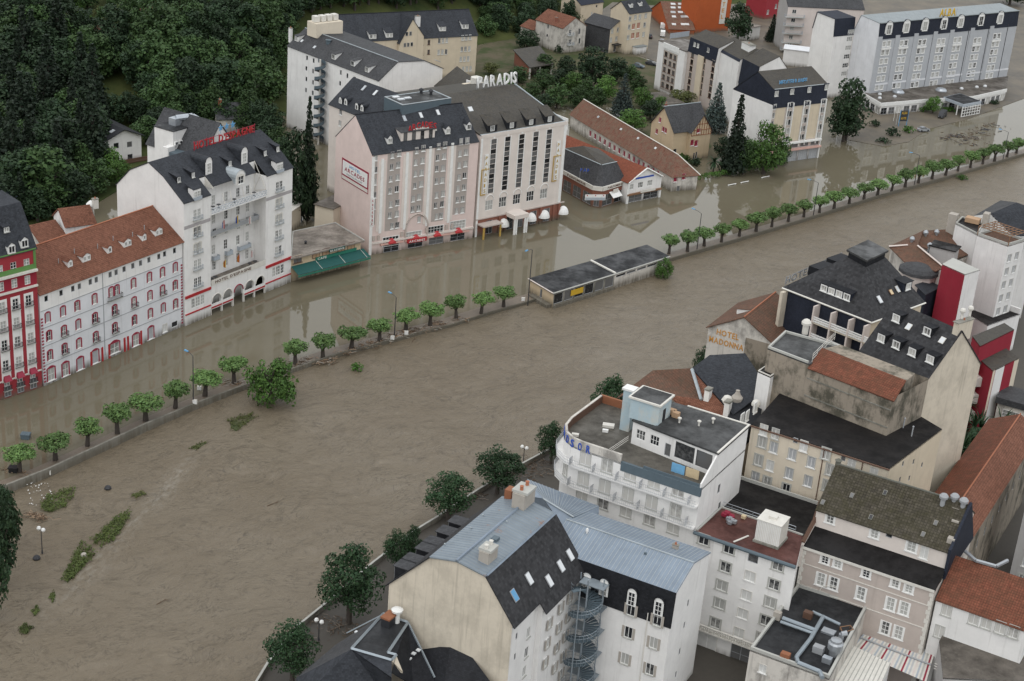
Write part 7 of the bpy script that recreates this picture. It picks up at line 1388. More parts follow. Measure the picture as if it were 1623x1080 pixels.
T = thing('black_pitched_roof', 'black pitched roof with small rooflights against the stained cream gable', 'building', PZ(ZA, 380, 950, 0)); q = lambda x, y, z: PZ(ZA, x, y, z)
fan([q(385, 785, 14.5), q(590, 1060, 11), q(330, 1100, 9), q(200, 1000, 9), q(232, 842, 11.5)], 'slate_dark', T=T); b = MB(); b.prism([PZ2(ZA, 235, 850, 9), PZ2(ZA, 250, 1060, 9), PZ2(ZA, 560, 1060, 9), PZ2(ZA, 400, 830, 10)], -1, 8.8); b.build('wall', 'wall_cream', T)
for x, y, w in [(312, 828, .6), (362, 852, .3)]: boxp(T, 'skylight', 'skylight', q(x, y, 12.4), E3*w, F3*.25, UZ*.12)
# ---- mossy-roofed pink house
eL, eR, fF = 13.6, 32.5, 6.8; T = thing('mossy_roof_house', 'pinkish house with mossy stepped tile roof and black ledge roof', 'house', v3(EF(23, 12), 0)); F = Fc(EF(eL, fF), EF(eR, fF), -1, 18.0, T, 'wall_sand')
for x, y in [(680, 322), (740, 342), (875, 388), (1013, 435), (1077, 460)]: F.win(ZD(x, y), .95, 1.25, 'quoin')
for x, y in [(660, 415), (720, 435), (850, 482), (990, 532), (1055, 553), (965, 645), (1028, 667)]: F.win(ZD(x, y), 1.05, 2.0, 'quoin')
for z in (11.6, 15.2): F.boxu('string_course', .4, F.W-.4, z, z+.12, .08, 'offwhite')
F.boxu('cornice', 0, F.W, 17.6, 18.0, .3, 'offwhite')
for x in (0.02, F.W-.5):
    b = MB()
    for j in range(24): w = .62 if j % 2 else .42; b.hexa([F.P(x if x < 1 else F.W-w, .6+j*.7, 0), F.P(x if x < 1 else F.W-w, .6+j*.7, .07), F.P(x+w if x < 1 else F.W-.02, .6+j*.7, .07), F.P(x+w if x < 1 else F.W-.02, .6+j*.7, 0)], [F.P(x if x < 1 else F.W-w, 1.25+j*.7, 0), F.P(x if x < 1 else F.W-w, 1.25+j*.7, .07), F.P(x+w if x < 1 else F.W-.02, 1.25+j*.7, .07), F.P(x+w if x < 1 else F.W-.02, 1.25+j*.7, 0)])
    b.build('quoins', 'offwhite', T)
F.wall(); Fc(EF(eR, fF), EF(eR+.4, 23.5), -1, 18, T, 'wall_oldwhite').wall(); b = MB(); b.slab([v3(EF(eL-.1, fF-.25), 18.02), v3(EF(eR+.1, fF-.25), 18.02), v3(EF(eR+.1, 10.7), 19.4), v3(EF(eL-.1, 10.7), 19.4)], .2); b.build('ledge_roof', 'bitumen_black', T)
U = Fc(EF(eL, 10.6), EF(eR, 10.6), 18.5, 22.1, T, 'wall_pinkwhite')
for x, y, w, h, s_ in [(705, 127, 1.0, 1.5, 'quoin'), (915, 197, 1.0, 1.5, 'quoin'), (983, 208, .9, .6, 'dark'), (1090, 260, 1.2, 1.6, 'quoin'), (1150, 288, 1.1, 1.9, 'shut')]: U.win(ZD(x, y), w, h, s_)
U.wall('upper_wall'); k = Block('', '', '', EF(eL, 10.6), EF(eR, 10.6), [(0, 22.1), (6.2, 26.5), (12.9, 22.1)], 'wall_pinkwhite', 'tile_moss', T=T, oe=.35, orake=.1, z0=17); k.F.skip = True; k.finish(); k.ridge(1, 'concrete_dark', .15)
for p in [(808, 558), (898, 660), (1205, 688), (1145, 742), (965, 545), (670, 590)]: k.skylight(ZC(*p), .55, .8, mat='glass_dark', frame='concrete')
for x, y in [(1240, 568), (1292, 568), (1335, 588)]: c = k.pt(*k.rpx(*ZC(x, y), 0)) if False else PZ(ZC, x, y+10, 26.6); lathe_part(T, 'chimney_cowl', c, [(.35, -1.5), (.35, .2), (.6, .35), (.65, .7), (.4, 1.0), (.1, 1.1)], 'grey', 10)
for x, y, z in [(1297, 640, 25), (1295, 700, 24), (1275, 785, 22.6)]: c = PZ(ZC, x, y, z); boxp(T, 'chimney', 'stone', c+UZ*.3, E3*.5, F3*.45, UZ*.7)
c = PZ(ZC, 742, 405, 26.6); lathe_part(T, 'chimney_pot', c, [(.4, -.6), (.4, .5), (.55, .55), (.2, .8)], 'concrete_dark', 8)
for e_, z0, z1, f0, f1, m in ((eL-.25, 17.6, 19.2, 6.6, 10.4, 'wall_pinkwhite'), (eL-.25, 19, 21.8, 10.4, 12, 'wall_pinkwhite')): b = MB(); b.hexa([E3P(e_, f0, z0-3), E3P(e_+.4, f0, z0-3), E3P(e_+.4, f1, z0-3), E3P(e_, f1, z0-3)], [E3P(e_, f0, z0+.9), E3P(e_+.4, f0, z0+.9), E3P(e_+.4, f1, z1+.9), E3P(e_, f1, z1+.9)]); b.build('party_wall', m, T); b = MB(); b.bar(E3P(e_+.2, f0, z0+.95), E3P(e_+.2, f1, z1+.95), .3); b.build('wall_coping', 'brown', T)
b = MB(); b.hexa([E3P(eR+.0, 10.2, 18), E3P(eR+.4, 10.2, 18), E3P(eR+.6, 24, 18), E3P(eR+.2, 24, 18)], [E3P(eR+.0, 10.2, 22.6), E3P(eR+.4, 10.2, 22.6), E3P(eR+.6, 17, 27.0), E3P(eR+.2, 17, 27.0)]); b.build('gable_screen', 'slate_navy', T)
# ---- flat roof with ducts
zf = 11.4; g = [PZ2(ZD, 325, 748, zf), PZ2(ZD, 700, 885, zf), PZ2(ZD, 880, 548, zf), PZ2(ZD, 550, 445, zf)]; T, fs = fbox('duct_roof_building', 'low building whose wet black flat roof carries silver ducts and fans', 'building', g, zf, 'wall_oldwhite', 'bitumen', parh=.45, parw=.35)
fs[0].win(ZD(385, 838), 1.0, 1.3, 'shut')
for f_ in fs: f_.wall()
q = lambda x, y, z=zf+.55: PZ(ZD, x, y, z)
for i, (pts, r_) in enumerate([([q(480, 598), q(640, 658)], .32), ([q(470, 615), q(630, 672)], .22), ([q(622, 568), q(672, 590), q(752, 628)], .22), ([q(672, 590), q(612, 695), q(545, 782), q(552, 808), q(655, 850), q(668, 880)], .3)]): b = MB(); b.path(pts, r_, 0, 8); b.build('duct', 'pipe', T)
for x, y, w, h, m in [(600, 582, .6, .5, 'brown'), (492, 778, .6, .5, 'rust'), (455, 585, .5, .6, 'stone'), (650, 745, .7, .5, 'grey'), (697, 662, .9, .15, 'steel'), (690, 795, .6, .4, 'steel')]: boxp(T, 'roof_unit', m, q(x, y, zf+h), E3*w, F3*w*.7, UZ*h)
c = q(722, 772, zf); lathe_part(T, 'extractor_fan', c, [(.7, 0), (.7, .9), (1.0, 1.0), (1.05, 1.9), (.8, 2.1), (.75, 2.4), (.2, 2.5)], 'silver', 12); b = MB(); c = q(752, 712, zf); b.path([c+UZ*.1, c+UZ*1.3, c+UZ*1.5+E3*.6+F3*.4], .38, 0, 8); b.build('duct', 'silver', T)
b = MB(); p4 = [q(752, 640), q(765, 668), q(815, 650), q(800, 632)]
for i in range(4): b.bar(p4[i], p4[(i+1) % 4], .08); b.bar(p4[i], p4[i]+UZ*-.5, .06)
b.build('unit_frame', 'wood', T); b = MB(); cA, cB = q(655, 470, zf+.5), q(760, 500, zf+.5)
for j in range(10): t0, t1 = math.pi*j/10, math.pi*(j+1)/10; b.bar(cA.lerp(cB, .5-.5*math.cos(t0))+UZ*1.3*math.sin(t0), cA.lerp(cB, .5-.5*math.cos(t1))+UZ*1.3*math.sin(t1), .06)
b.build('arch_frame', 'offwhite', T)
# striped awning, corrugated roof, brown roof
zf = 7.6; g = [q(800, 742, zf-.6), q(1160, 900, zf-.6), q(1200, 762, zf), q(880, 652, zf)]; t = thing('striped_awning', 'big courtyard awning with blue, white and red stripes beside the pink house', 'awning', v3(g[0], 1)); n = 42
for i in range(n):
    f0, f1 = i/n, (i+1)/n; m = ('rail_blue', 'offwhite', 'coping' if i % 4 == 2 else 'rail_grey', 'offwhite', 'wine' if i % 12 == 4 else 'wall_rosewhite', 'offwhite')[i % 6]; b = MB(); pA, pB, pC, pD = g[0].lerp(g[1], f0), g[0].lerp(g[1], f1), g[3].lerp(g[2], f1), g[3].lerp(g[2], f0); b.slab([pA, pB, pC, pD], .05); b.build('stripe', m, t)
b = MB(); b.bar(g[0].lerp(g[3], .55)+UZ*.15, g[1].lerp(g[2], .55)+UZ*.15, .14); b.build('crossbar', 'grey', t); b = MB()
for p in g: b.bar(Vector((p.x, p.y, .7)), p-UZ*.06, .08)
b.build('posts', 'offwhite', t)
zf = 8.6; g = [PZ2(ZD, 690, 905, zf), PZ2(ZD, 945, 915, zf), PZ2(ZD, 990, 812, zf), PZ2(ZD, 800, 722, zf)]; T, fs = fbox('corrugated_roof', 'pale corrugated metal roof beside the striped awning', 'outbuilding', g, zf, 'wall_white', 'offwhite', par=())
for f_ in fs: f_.wall()
b = MB()
for i in range(12): b.bar(v3(g[0].lerp(g[1], i/11), zf+.05), v3(g[3].lerp(g[2], i/11), zf+.05), .06)
b.build('corrugations', 'coping', T)
zf = 11.0; g = [PZ2(ZD, 1222, 705, zf), PZ2(ZD, 1240, 880, zf), PZ2(ZD, 1640, 900, zf), PZ2(ZD, 1640, 665, zf), PZ2(ZD, 1292, 580, zf)]; T, fs = fbox('brown_flat_roof', 'low building with plain brown flat roof below the red tiles', 'building', g, zf, 'wall_grey', 'gravel_brown', par=(), )
for f_ in fs: f_.wall()
b = MB(); a, e_ = PZ(ZD, 1195, 835, 8), PZ(ZD, 1300, 880, 8); 
for z in (0, .4, .8): b.bar(a+UZ*z, e_+UZ*z, .06)
b.build('railing', 'offwhite', T)
for x, y in [(1498, 705), (1335, 612), (1470, 660)]: lathe_part(T, 'roof_vent', PZ(ZD, x, y, zf), [(.16, 0), (.16, .5), (.35, .55), (.35, .75), (.05, .9)], 'silver', 8)
# ---- red tiled house at right with white front
zE = 16.3; A = PZ2(ZD, 1208, 505, zE); B = PZ2(ZD, 1640, 656, zE); u = udir(A, B); k = Block('red_tiled_house', 'house with bright red tile roof above white shuttered windows, beside the pink house', 'house', A, B, [(0, zE), (6.3, zE+3.6), (12.5, zE)], 'wall_white', 'tile_bright', oe=.4, orake=.05)
for x, y in [(1257, 560), (1222, 662), (1385, 600), (1445, 620), (1512, 640), (1575, 660)]: k.F.win(ZD(x, y), 1.3, 1.9, 'curtain')
k.finish()
b = MB(); b.path([PZ(ZD, 1345, 282, 20.6), PZ(ZD, 1395, 325, 20.4), PZ(ZD, 1490, 352, 20.2), PZ(ZD, 1545, 325, 20.4)], .28, 0, 6); b.build('gutter', 'silver', k.T)
# ---- long red roof and grey buildings at the right
k = Block('long_red_roof', 'long narrow building with weathered red tile roof behind the mossy roof', 'building', EF(31.6, 30), EF(31.6, 73.5), [(0, 14.2), (3.5, 16.6), (8.2, 14.2)], 'wall_stain', 'tile_bright', oe=.3, orake=.2, roofs={0: 'tile_red'})
for i in range(9): k.F.winu(3+i*4.5, 10, 1.0, 1.6, 'dark')
k.finish(); k.ridge(1, 'terracotta', .12)
k = Block('grey_tenement', 'plain grey tenement with rows of shuttered windows beyond the long red roof', 'building', EF(36.2, 45), EF(52, 45), [(0, 17), (5, 20), (10, 17)], 'wall_grey', 'slate_navy', oe=.3)
for r_ in range(5):
    for c_ in range(4): k.F.winu(2.0+c_*3.6, 2.2+r_*3.1, 1.1, 1.6, 'shutg' if (r_+c_) % 2 else 'stonesur')
k.finish()
c = PZ(ZH, 268, 985, 12); T = thing('yard_lean_to', 'dark lean-to roof with a pale dome in the narrow yard beside the long red roof', 'outbuilding', v3(c, 0)); b = MB(); b.prism([EF(15.5, 24), EF(22, 23.5), EF(22.3, 40), EF(21, 40)], -1, 9); b.build('wall', 'bitumen_black', T); c = PZ(ZH, 268, 985, 9); lathe_part(T, 'roof_dome', c, [(1.1, 0), (1.0, .5), (.5, 1.0), (.1, 1.2)], 'offwhite', 10)
# ---- wine-red striped house
zm = 16.0; g = [PZ2(ZH, 583, 172, zm), PZ2(ZH, 672, 250, zm), PZ2(ZH, 834, 172, zm), PZ2(ZH, 735, 100, zm)]; T, fs = fbox('striped_house', 'wine-red house with white vertical stripes and mossy low roof', 'house', g, zm-.4, 'wall_crimson', 'slate_moss', par=())
F = fs[1]; F.area(F.W*.02, F.W*.10, -1, zm, 'wall_cream'); F.area(F.W*.12, F.W*.45, -1, zm, 'wall_white'); F.area(F.W*.82, F.W, -1, zm, 'wall_cream')
for f_ in fs: f_.wall()
for z in (14, 10.5, 7): fs[0].boxu('balcony', 0.1, fs[0].W*.5, z-3, z-1.2, 1.2, 'offwhite')
zm = 19.0; g2 = [PZ2(ZH, 545, 50, zm), PZ2(ZH, 592, 112, zm), PZ2(ZH, 800, 10, zm), PZ2(ZH, 740, -30, zm)]; T, fs = fbox('wine_red_house', 'wine-red house with grey slate roof beyond the dormer wing', 'house', g2, zm, 'wall_crimson', 'slate_moss', par=(), )
for f_ in fs: f_.wall()
T = thing('external_stair', 'grey metal outside stair between beige end wall and wine-red house', 'stair', PZ(ZH, 520, 330, 0)); c = PZ(ZH, 530, 330, 8)
for z in (2, 5.5, 9, 12.5): boxp(T, 'landing', 'bluegrey', v3(c, z), E3*1.8, F3*1.8, UZ*.12)
b = MB()
for sx in (-1.7, 1.7):
    for sy in (-1.7, 1.7): b.bar(v3(c, 0)+E3*sx+F3*sy, v3(c, 13.5)+E3*sx+F3*sy, .08)
for z in (2, 5.5, 9): b.bar(v3(c, z)+E3*1.5-F3*1.5, v3(c, z+3.5)+E3*1.5+F3*1.5, .12); b.bar(v3(c, z+1)-E3*1.7-F3*1.7, v3(c, z+1)+E3*1.7-F3*1.7, .05)
b.build('frame', 'bluegrey', T)
c = PZ(ZH, 790, 440, 9); T = thing('slate_porch', 'small grey-roofed house with white window band at the right edge', 'house', v3(c, 0)); b = MB(); b.box(v3(c, 4)+E3*2, E3*4, F3*3, UZ*5); b.build('wall', 'wall_oldwhite', T); b = MB(); b.box(v3(c, 9.6)+E3*2, E3*4.4, F3*3.4, UZ*.6); b.build('roof', 'slate_grey', T); FS = Fc(v3(c, 0)-E3*2-F3*3.05, v3(c, 0)+E3*6-F3*3.05, 0, 12, T, 'white'); FS.rects = [(-9, 99, 0, 99)]; FS.winu(3.0, 7.4, 3.6, 1.4, 'grid')
# ---- cluster of roofs at the far right bank
q = lambda x, y, z: PZ(ZF, x, y, z)
T = thing('red_roof_cluster', 'pair of old red tile roofs with steel cowls beyond the pyramid roof', 'house', q(650, 400, 0)); fan([q(560, 312, 20), q(600, 205, 21.6), q(820, 195, 21.6), q(1003, 345, 19), q(830, 408, 19)], 'tile_old', T=T); fan([q(355, 318, 20), q(560, 312, 21.2), q(752, 470, 19.5), q(690, 495, 19.2), q(470, 432, 19)], 'tile_old', T=T); fan([q(355, 318, 20), q(600, 205, 21.6), q(560, 312, 21.2)], 'tile_old', T=T)
b = MB(); b.prism([PZ2(ZF, 470, 440, 18.5), PZ2(ZF, 700, 500, 18.5), PZ2(ZF, 990, 350, 18.5), PZ2(ZF, 820, 210, 18.5), PZ2(ZF, 600, 220, 18.5), PZ2(ZF, 370, 325, 18.5)], -1, 18.4); b.build('wall', 'wall_oldwhite', T)
for x, y in [(515, 300), (612, 255), (640, 345), (690, 250)]: lathe_part(T, 'chimney_cowl', q(x, y, 20.6), [(.3, -.8), (.3, .7), (.5, .8), (.58, 1.2), (.4, 1.5), (.1, 1.7)], 'silver', 10)
boxp(T, 'roof_box', 'wall_grey', q(745, 370, 20.2), E3*2.6, F3*1.8, UZ*1.6); boxp(T, 'roof_box_cover', 'bitumen_black', q(745, 370, 20.2)+UZ*1.7, E3*2.9, F3*2.1, UZ*.12); boxp(T, 'chimney', 'stone', q(988, 340, 19.5)+UZ*.8, E3*.4, F3*.5, UZ*1.2)
b = MB(); b.bar(q(560, 312, 21.4), q(752, 470, 19.7), .2); b.bar(q(355, 318, 20.2), q(490, 308, 20.9), .2); b.build('ridge_cap', 'wall_rosewhite', T)
T = thing('shell_roof_annexe', 'dark rounded shell roof over a pink wall beside the wine-red block', 'annexe', q(570, 520, 0)); c = q(570, 480, 18.5); lathe_part(T, 'shell_roof', c, [(4.2, -.6), (4.1, 0), (3.2, .6), (1.5, 1.0), (.3, 1.15)], 'slate_grey', 12); lathe_part(T, 'wall', c, [(3.6, -15), (3.6, -.6)], 'wall_rosewhite', 12); fan([q(540, 590, 17), q(640, 560, 17), q(730, 605, 16), q(615, 665, 16)], 'slate', 'lower_roof', T); b = MB(); b.prism([PZ2(ZF, 560, 605, 16), PZ2(ZF, 620, 660, 16), PZ2(ZF, 725, 605, 16), PZ2(ZF, 640, 565, 16)], -1, 15.8); b.build('lower_wall', 'slate_navy', T)
zc = 22; T, fs = fbox('wine_red_block', 'tall wine-red and white block with pale flat roof', 'building', [PZ2(ZF, 735, 445, zc), PZ2(ZF, 897, 518, zc), PZ2(ZF, 1003, 485, zc), PZ2(ZF, 812, 400, zc)], zc, 'wall_crimson', 'coping', walls={1: 'wall_white'}, par=())
for f_ in fs: f_.wall()
zc = 25; a, b_, c = PZ2(ZF, 985, 238, zc), PZ2(ZF, 1205, 315, zc), PZ2(ZF, 1320, 280, zc); T, fs = fbox('white_tower_block', 'tall white tower block with wooden trellis on its roof terrace', 'building', [a, b_, c, a+c-b_], zc, 'wall_white', 'tile_old', parh=.5)
for r_ in range(7):
    for c_ in range(2): fs[1].winu(fs[1].W*(.25+.45*c_), zc-3-r_*3.0, 1.1, 1.6, 'shutg')
for f_ in fs: f_.wall()
b = MB(); A_, B_, D_ = v3(a, zc+2), v3(b_, zc+2), v3(a+c-b_, zc+2)
for i in range(9): b.bar(A_.lerp(B_, i/8), A_.lerp(B_, i/8)+(D_-A_), .09)
for i in range(5): b.bar(A_.lerp(D_, i/4), A_.lerp(D_, i/4)+(B_-A_), .09)
for p in (A_, B_, D_, B_+D_-A_): b.bar(p-UZ*2, p, .1)
b.build('trellis', 'wood', T)
zc = 24; T, fs = fbox('white_stair_block', 'white flat-topped block with chimney stack between red roofs and white tower', 'building', [PZ2(ZF, 830, 155, zc), PZ2(ZF, 985, 235, zc), PZ2(ZF, 1030, 165, zc), PZ2(ZF, 875, 112, zc)], zc, 'wall_white', 'bitumen_black', parh=.3)
for f_ in fs: f_.wall()
boxp(T, 'chimney', 'stone', q(805, 160, 23), E3*.9, F3*.9, UZ*2.4); boxp(T, 'chimney', 'stone', q(1045, 130, 25), E3*.6, F3*.9, UZ*1.6); boxp(T, 'roof_unit', 'wall_tan', q(955, 130, 24.6), E3*1.5, F3*1.0, UZ*.5)
T = thing('slate_gable_house', 'white gabled house with big dark slate roof beyond the white tower', 'house', q(1150, 200, 0)); fan([q(1080, 85, 25.5), q(1265, 5, 27), q(1420, 60, 26), q(1420, 250, 21.5), q(1235, 235, 22)], 'slate', T=T); fan([q(1080, 85, 25.5), q(1235, 235, 22), q(1140, 330, 18), q(990, 240, 19), q(965, 100, 22)], 'wall_white', 'gable_wall', T); fan([q(965, 98, 22), q(1080, 85, 25.5), q(1265, 5, 27), q(1150, -10, 24)], 'slate_grey', T=T)
b = MB(); b.prism([PZ2(ZF, 1000, 200, 20), PZ2(ZF, 1230, 245, 20), PZ2(ZF, 1420, 255, 20), PZ2(ZF, 1200, 20, 20)], -1, 19.8); b.build('wall', 'wall_white', T)
zc = 9; T, fs = fbox('black_yard_roof', 'low black roof in the yard below the white tower', 'outbuilding', [PZ2(ZF, 900, 790, zc), PZ2(ZF, 1060, 880, zc), PZ2(ZF, 1290, 800, zc), PZ2(ZF, 960, 680, zc)], zc, 'wall_white', 'bitumen_black', par=(2,), parh=1.2, parw=.4, parm='wall_white')
for f_ in fs: f_.wall()
# ================================================================ background grounds and houses
def patch(name, mat, px, z): b = MB(); b.prism([G2(*p, z=z) for p in px], z-1.5, z); return tag(b.build(name, mat), kind='structure')
g = NB('garden_ground'); p_ = g.uv('Object'); g.col(g.mix(g.ramp(g.noise(p_, .12, 6, .7), (.4, 0), (.6, 1)), (.10, .085, .055), (.045, .06, .022))); g.fin(.9, 0, .2)
g = NB('mud_road'); p_ = g.uv('Object'); g.col(g.mix(g.ramp(g.noise(p_, .1, 6, .7), (.35, 0), (.65, 1)), (.085, .075, .06), (.15, .125, .09))); g.fin(.6, 0, .4)
patch('garden', 'garden_ground', [(705, 148), (775, 62), (905, 52), (1040, 100), (1128, 232), (1100, 268), (1060, 240), (960, 165), (905, 170)], .10)
patch('upper_street', 'mud_road', [(905, 50), (940, -30), (1700, -60), (1700, 60), (1560, 150), (1330, 128), (1235, 118), (1180, 150), (1130, 190), (1042, 98)], .12)
patch('wood_floor', 'hill_ground', [(-60, 345), (-60, 260), (150, 190), (435, 140), (440, 250), (380, 330), (250, 350), (190, 300), (90, 360)], .15); patch('hotel_forecourt', 'mud_road', [(1345, 222), (1400, 232), (1440, 225), (1470, 205), (1530, 190), (1640, 150), (1640, 60), (1330, 150)], .10)
def leftblk(name, label, Z, back, front, base, top, D, rise, wall, roof, z=None, cat='house', **kw):
    P = G2(*Z(*base)); zE = z or up(P, *Z(*top)); B = G2(*Z(*front), z=zE); A = G2(*Z(*back), z=zE); return Block(name, label, cat, A, B, [(0, zE), (D/2, zE+rise), (D, zE)], wall, roof, oe=.4, orake=.3, **kw)
k = leftblk('red_roof_house', 'stained white house with red hipped tile roof and small balconies by the garden', Z7, (270, 168), (500, 243), (490, 462), (500, 243), 11, 3.2, 'wall_oldwhite', 'tile_red')
for y in (280, 362): k.R.win(Z7(560, y), 1.2, 1.9, 'french', bal=dict(x=1.6, d=.9, h=.9, railm='rail_blue')); k.R.win(Z7(640, y-10), .9, 2.0, 'dark')
k.F.win(Z7(370, 230), .8, 1.3, 'dark'); k.F.win(Z7(362, 305), .8, 1.0, 'dark'); k.stack(Z7(440, 190), w=.8, d=.6, h=1.6, mat='wall_brick'); k.finish()
a = k.A-k.u*1; q_ = Block('red_roof_annexe', 'low annexe with red tile roof at the end of the stained white house', 'house', a-k.u*7, a, [(0, 5), (4, 7), (8, 5)], 'wall_oldwhite', 'tile_red'); q_.finish()
k = leftblk('slate_roof_house', 'cream house with grey slate roof and dark porch canopy above the garden', Z7, (685, 190), (905, 250), (900, 462), (905, 250), 10, 2.6, 'wall_buff', 'slate_grey'); k.F.mats[0] = 'slate_grey'
for p in [(920, 268), (968, 258), (1010, 248), (908, 345), (955, 335), (1000, 325)]: k.R.win(Z7(*p), .8, 1.5, 'stonesur')
k.R.boxu('porch_canopy', 1.5, 5.5, 3.0, 3.3, 2.0, 'bitumen'); k.R.winu(3.4, 1.4, 1.4, 2.4, 'dark', name='door'); k.finish()
A = G2(*Z7(1032, 470)); zE = up(A, *Z7(1045, 118)); B = G2(*Z7(1220, 440)); k = Block('ochre_house', 'tall cream house with orange shutters and slate roof beside the upper street', 'house', A, B, [(0, zE), (4.5, zE+3.5), (9, zE)], 'wall_buff', 'slate', oe=.3)
for p in [(1065, 165), (1118, 152), (1157, 147), (1207, 137), (1055, 235), (1047, 325), (1197, 215), (1187, 297)]: k.F.win(Z7(*p), .85, 1.5, 'stonesur')
for p in [(1102, 228), (1145, 220), (1095, 308), (1138, 302)]: k.F.win(Z7(*p), 1.5, 2.1, 'orange')
for p in [(1085, 72), (1165, 58)]: k.dormer(Z7(*p), 1.4, 1.3, wall='white', st='case')
k.F.boxu('porch', k.W*.3, k.W*.75, 0, 2.6, 2.0, 'wall_white'); k.F.boxu('porch_roof', k.W*.28, k.W*.77, 2.6, 2.8, 2.3, 'roof_grey'); k.finish()
A = G2(*Z7(640, 200), z=3); zE = up(A, *Z7(655, 45)); B = G2(*Z7(830, 170), z=3); k = Block('cream_back_house', 'cream house end with small dark windows behind the slate-roofed house', 'house', A, B, [(0, zE), (5, zE+3), (10, zE)], 'wall_buff', 'slate_navy'); k.F.win(Z7(787, 55), .8, 1.0, 'dark'); k.F.win(Z7(745, 120), .9, 1.4, 'case'); k.finish()
zE = 4.2; g4 = [PZ(Z7, 70, 425, zE+1.5), PZ(Z7, 215, 580, zE), PZ(Z7, 420, 548, zE), PZ(Z7, 300, 392, zE+1.5)]; T = thing('open_barn', 'open barn with grey tile roof on white posts and brick end wall', 'barn', v3(g4[1], 0)); b = MB(); b.slab(g4, .3); b.build('roof', 'slate_moss', T)
for p in (g4[1], g4[1].lerp(g4[2], .45), g4[2], g4[0].lerp(g4[3], .5)): b = MB(); c = v3(p.lerp(g4[0].lerp(g4[2], .5), .08), 0); b.bar(c-UZ, v3(c, zE-.2), .3); b.build('post', 'offwhite', T)
b = MB(); c0, c1 = g4[0].lerp(g4[2], .05), g4[1].lerp(g4[3], .05); b.hexa([v3(c0, -1), v3(c1, -1), v3(c1, -1)+E3*.4, v3(c0, -1)+E3*.4], [v3(c0, zE+1.1), v3(c1, zE-.3), v3(c1, zE-.3)+E3*.4, v3(c0, zE+1.1)+E3*.4]); b.build('end_wall', 'wall_brick', T)
# orange building, tile-roofed hall, red house
A = G2(*Z8(312, 205)); B = G2(*Z8(515, 190)); k = Block('orange_building', 'bright orange building with tall white lettered stripe at the top of the street', 'building', A, B, [(0, 19), (10, 19)], 'wall_orange', 'bitumen_grey'); ua, _ = k.F.px(*Z8(480, 120)); k.F.boxu('sign_stripe', ua-1.4, ua+1.4, 3, 18.5, .15, 'offwhite')
for i, ch in enumerate('HOTEL'): letters(k.T, ch, k.F.P(ua-.8, 14.6-i*2.4, .17), v3(k.F.u, 0), 2.2, 'orange', width=1.6, ext=.02)
k.finish()
A = G2(*Z8(152, 208)); B = G2(*Z8(308, 214)); zE = up(A, *Z8(152, 178)); k = Block('tiled_hall', 'low orange hall with old brown tile roof and rows of small rooflights', 'building', A, B, [(0, zE), (16, zE+7), (32, zE)], 'wall_orange', 'tile_barn', oe=.4)
for r_, y in enumerate((152, 105, 78, 50, 28)):
    for x in (185, 240, 265) if y > 100 else (180, 225, 262): k.skylight(Z8(x, y), 1.6 if y > 100 else 1.9, 1.2, frame='offwhite')
k.finish(); b = MB(); a, e_ = PZ(Z8, 160, 238, .1), PZ(Z8, 278, 222, .1); b.hexa([a, e_, e_+F3*.1, a+F3*.1], [p+UZ*2 for p in (a, e_, e_+F3*.1, a+F3*.1)]); t = thing('blue_hoarding', 'pale blue hoarding fence below the tiled hall', 'fence', a); b.build('hoarding', 'rail_blue', t)
A = G2(*Z8(738, 122)); B = G2(*Z8(812, 110)); k = Block('red_corner_house', 'bright red house corner with white windows behind the tall trees', 'house', A, B, [(0, 14), (10, 14)], 'wall_red', 'bitumen_grey'); k.F.win(Z8(760, 75), 1.4, 1.8, 'case'); k.F.win(Z8(810, 40), 1.4, 1.8, 'case'); k.finish()
A = G2(*Z8(622, 255)); B = G2(*Z8(705, 240)); k = Block('white_garage', 'low plain white garage between the stepped blocks and red house', 'garage', A, B, [(0, 5), (6, 5)], 'wall_white', 'gravel_tan'); k.finish()
for i, (p0, p1, z_, m) in enumerate([((0, 575), (130, 640), 4.0, 'gravel_brown'), ((1090, 390), (1190, 430), 5.0, 'offwhite'), ((860, 300), (1110, 330), 6.0, 'wall_cool')]):
    A = PZ2(Z8, *p0, z_); B = PZ2(Z8, *p1, z_); k = Block('low_annexe', ['low grey-roofed annexe in the gardens behind the villa', 'low white annexe between slate-top hotel and blue-grey hotel', 'pale flat annexe below the grey balcony block'][i], 'outbuilding', A, B, [(0, z_), (7, z_)], 'wall_white', m); k.finish()
# chalet and houses on the wooded slope
ZL = zt(0, 0, 3.2727)
def hillblk(name, label, p0, p1, zh, D, rise, wall, roof, gable=False):
    A = hpx(*ZL(*p0)); B = hpx(*ZL(*p1)); z0 = min(A.z, B.z)-.5; zE = z0+zh; u = udir(A, B); n = Vector((u.y, -u.x)); W_ = (Vector((B.x, B.y))-Vector((A.x, A.y))).length; A2 = Vector((A.x, A.y)); B2 = A2+u*W_
    return Block(name, label, 'house', A2-n*D, A2, [(0, zE), (W_/2, zE+rise), (W_, zE)], wall, roof, z0=z0-4, oe=.8, orake=.9) if gable else Block(name, label, 'house', A2, B2, [(0, zE), (D/2, zE+rise), (D, zE)], wall, roof, z0=z0-4, oe=.5, orake=.4)
k = hillblk('chalet', 'white two-storey chalet with dark brown roof and wooden balcony under the firs', (548, 868), (735, 835), 7.6, 15, 2.2, 'wall_white', 'slate_dark', True)
for p in [(603, 757), (672, 750), (605, 825), (675, 815)]: k.R.win(ZL(*p), 1.5, 1.5, 'dark')
zb = k.R.px(*ZL(640, 850))[1]; k.R.boxu('balcony', -.3, k.R.W+1.5, zb+.4, zb+.7, 1.6, 'brown'); k.R.boxu('balcony_rail', -.3, k.R.W+1.5, zb+.9, zb+1.6, 1.65, 'brown', -1.55); k.skylight(ZL(583, 685), 1.2, 1.4); k.finish()
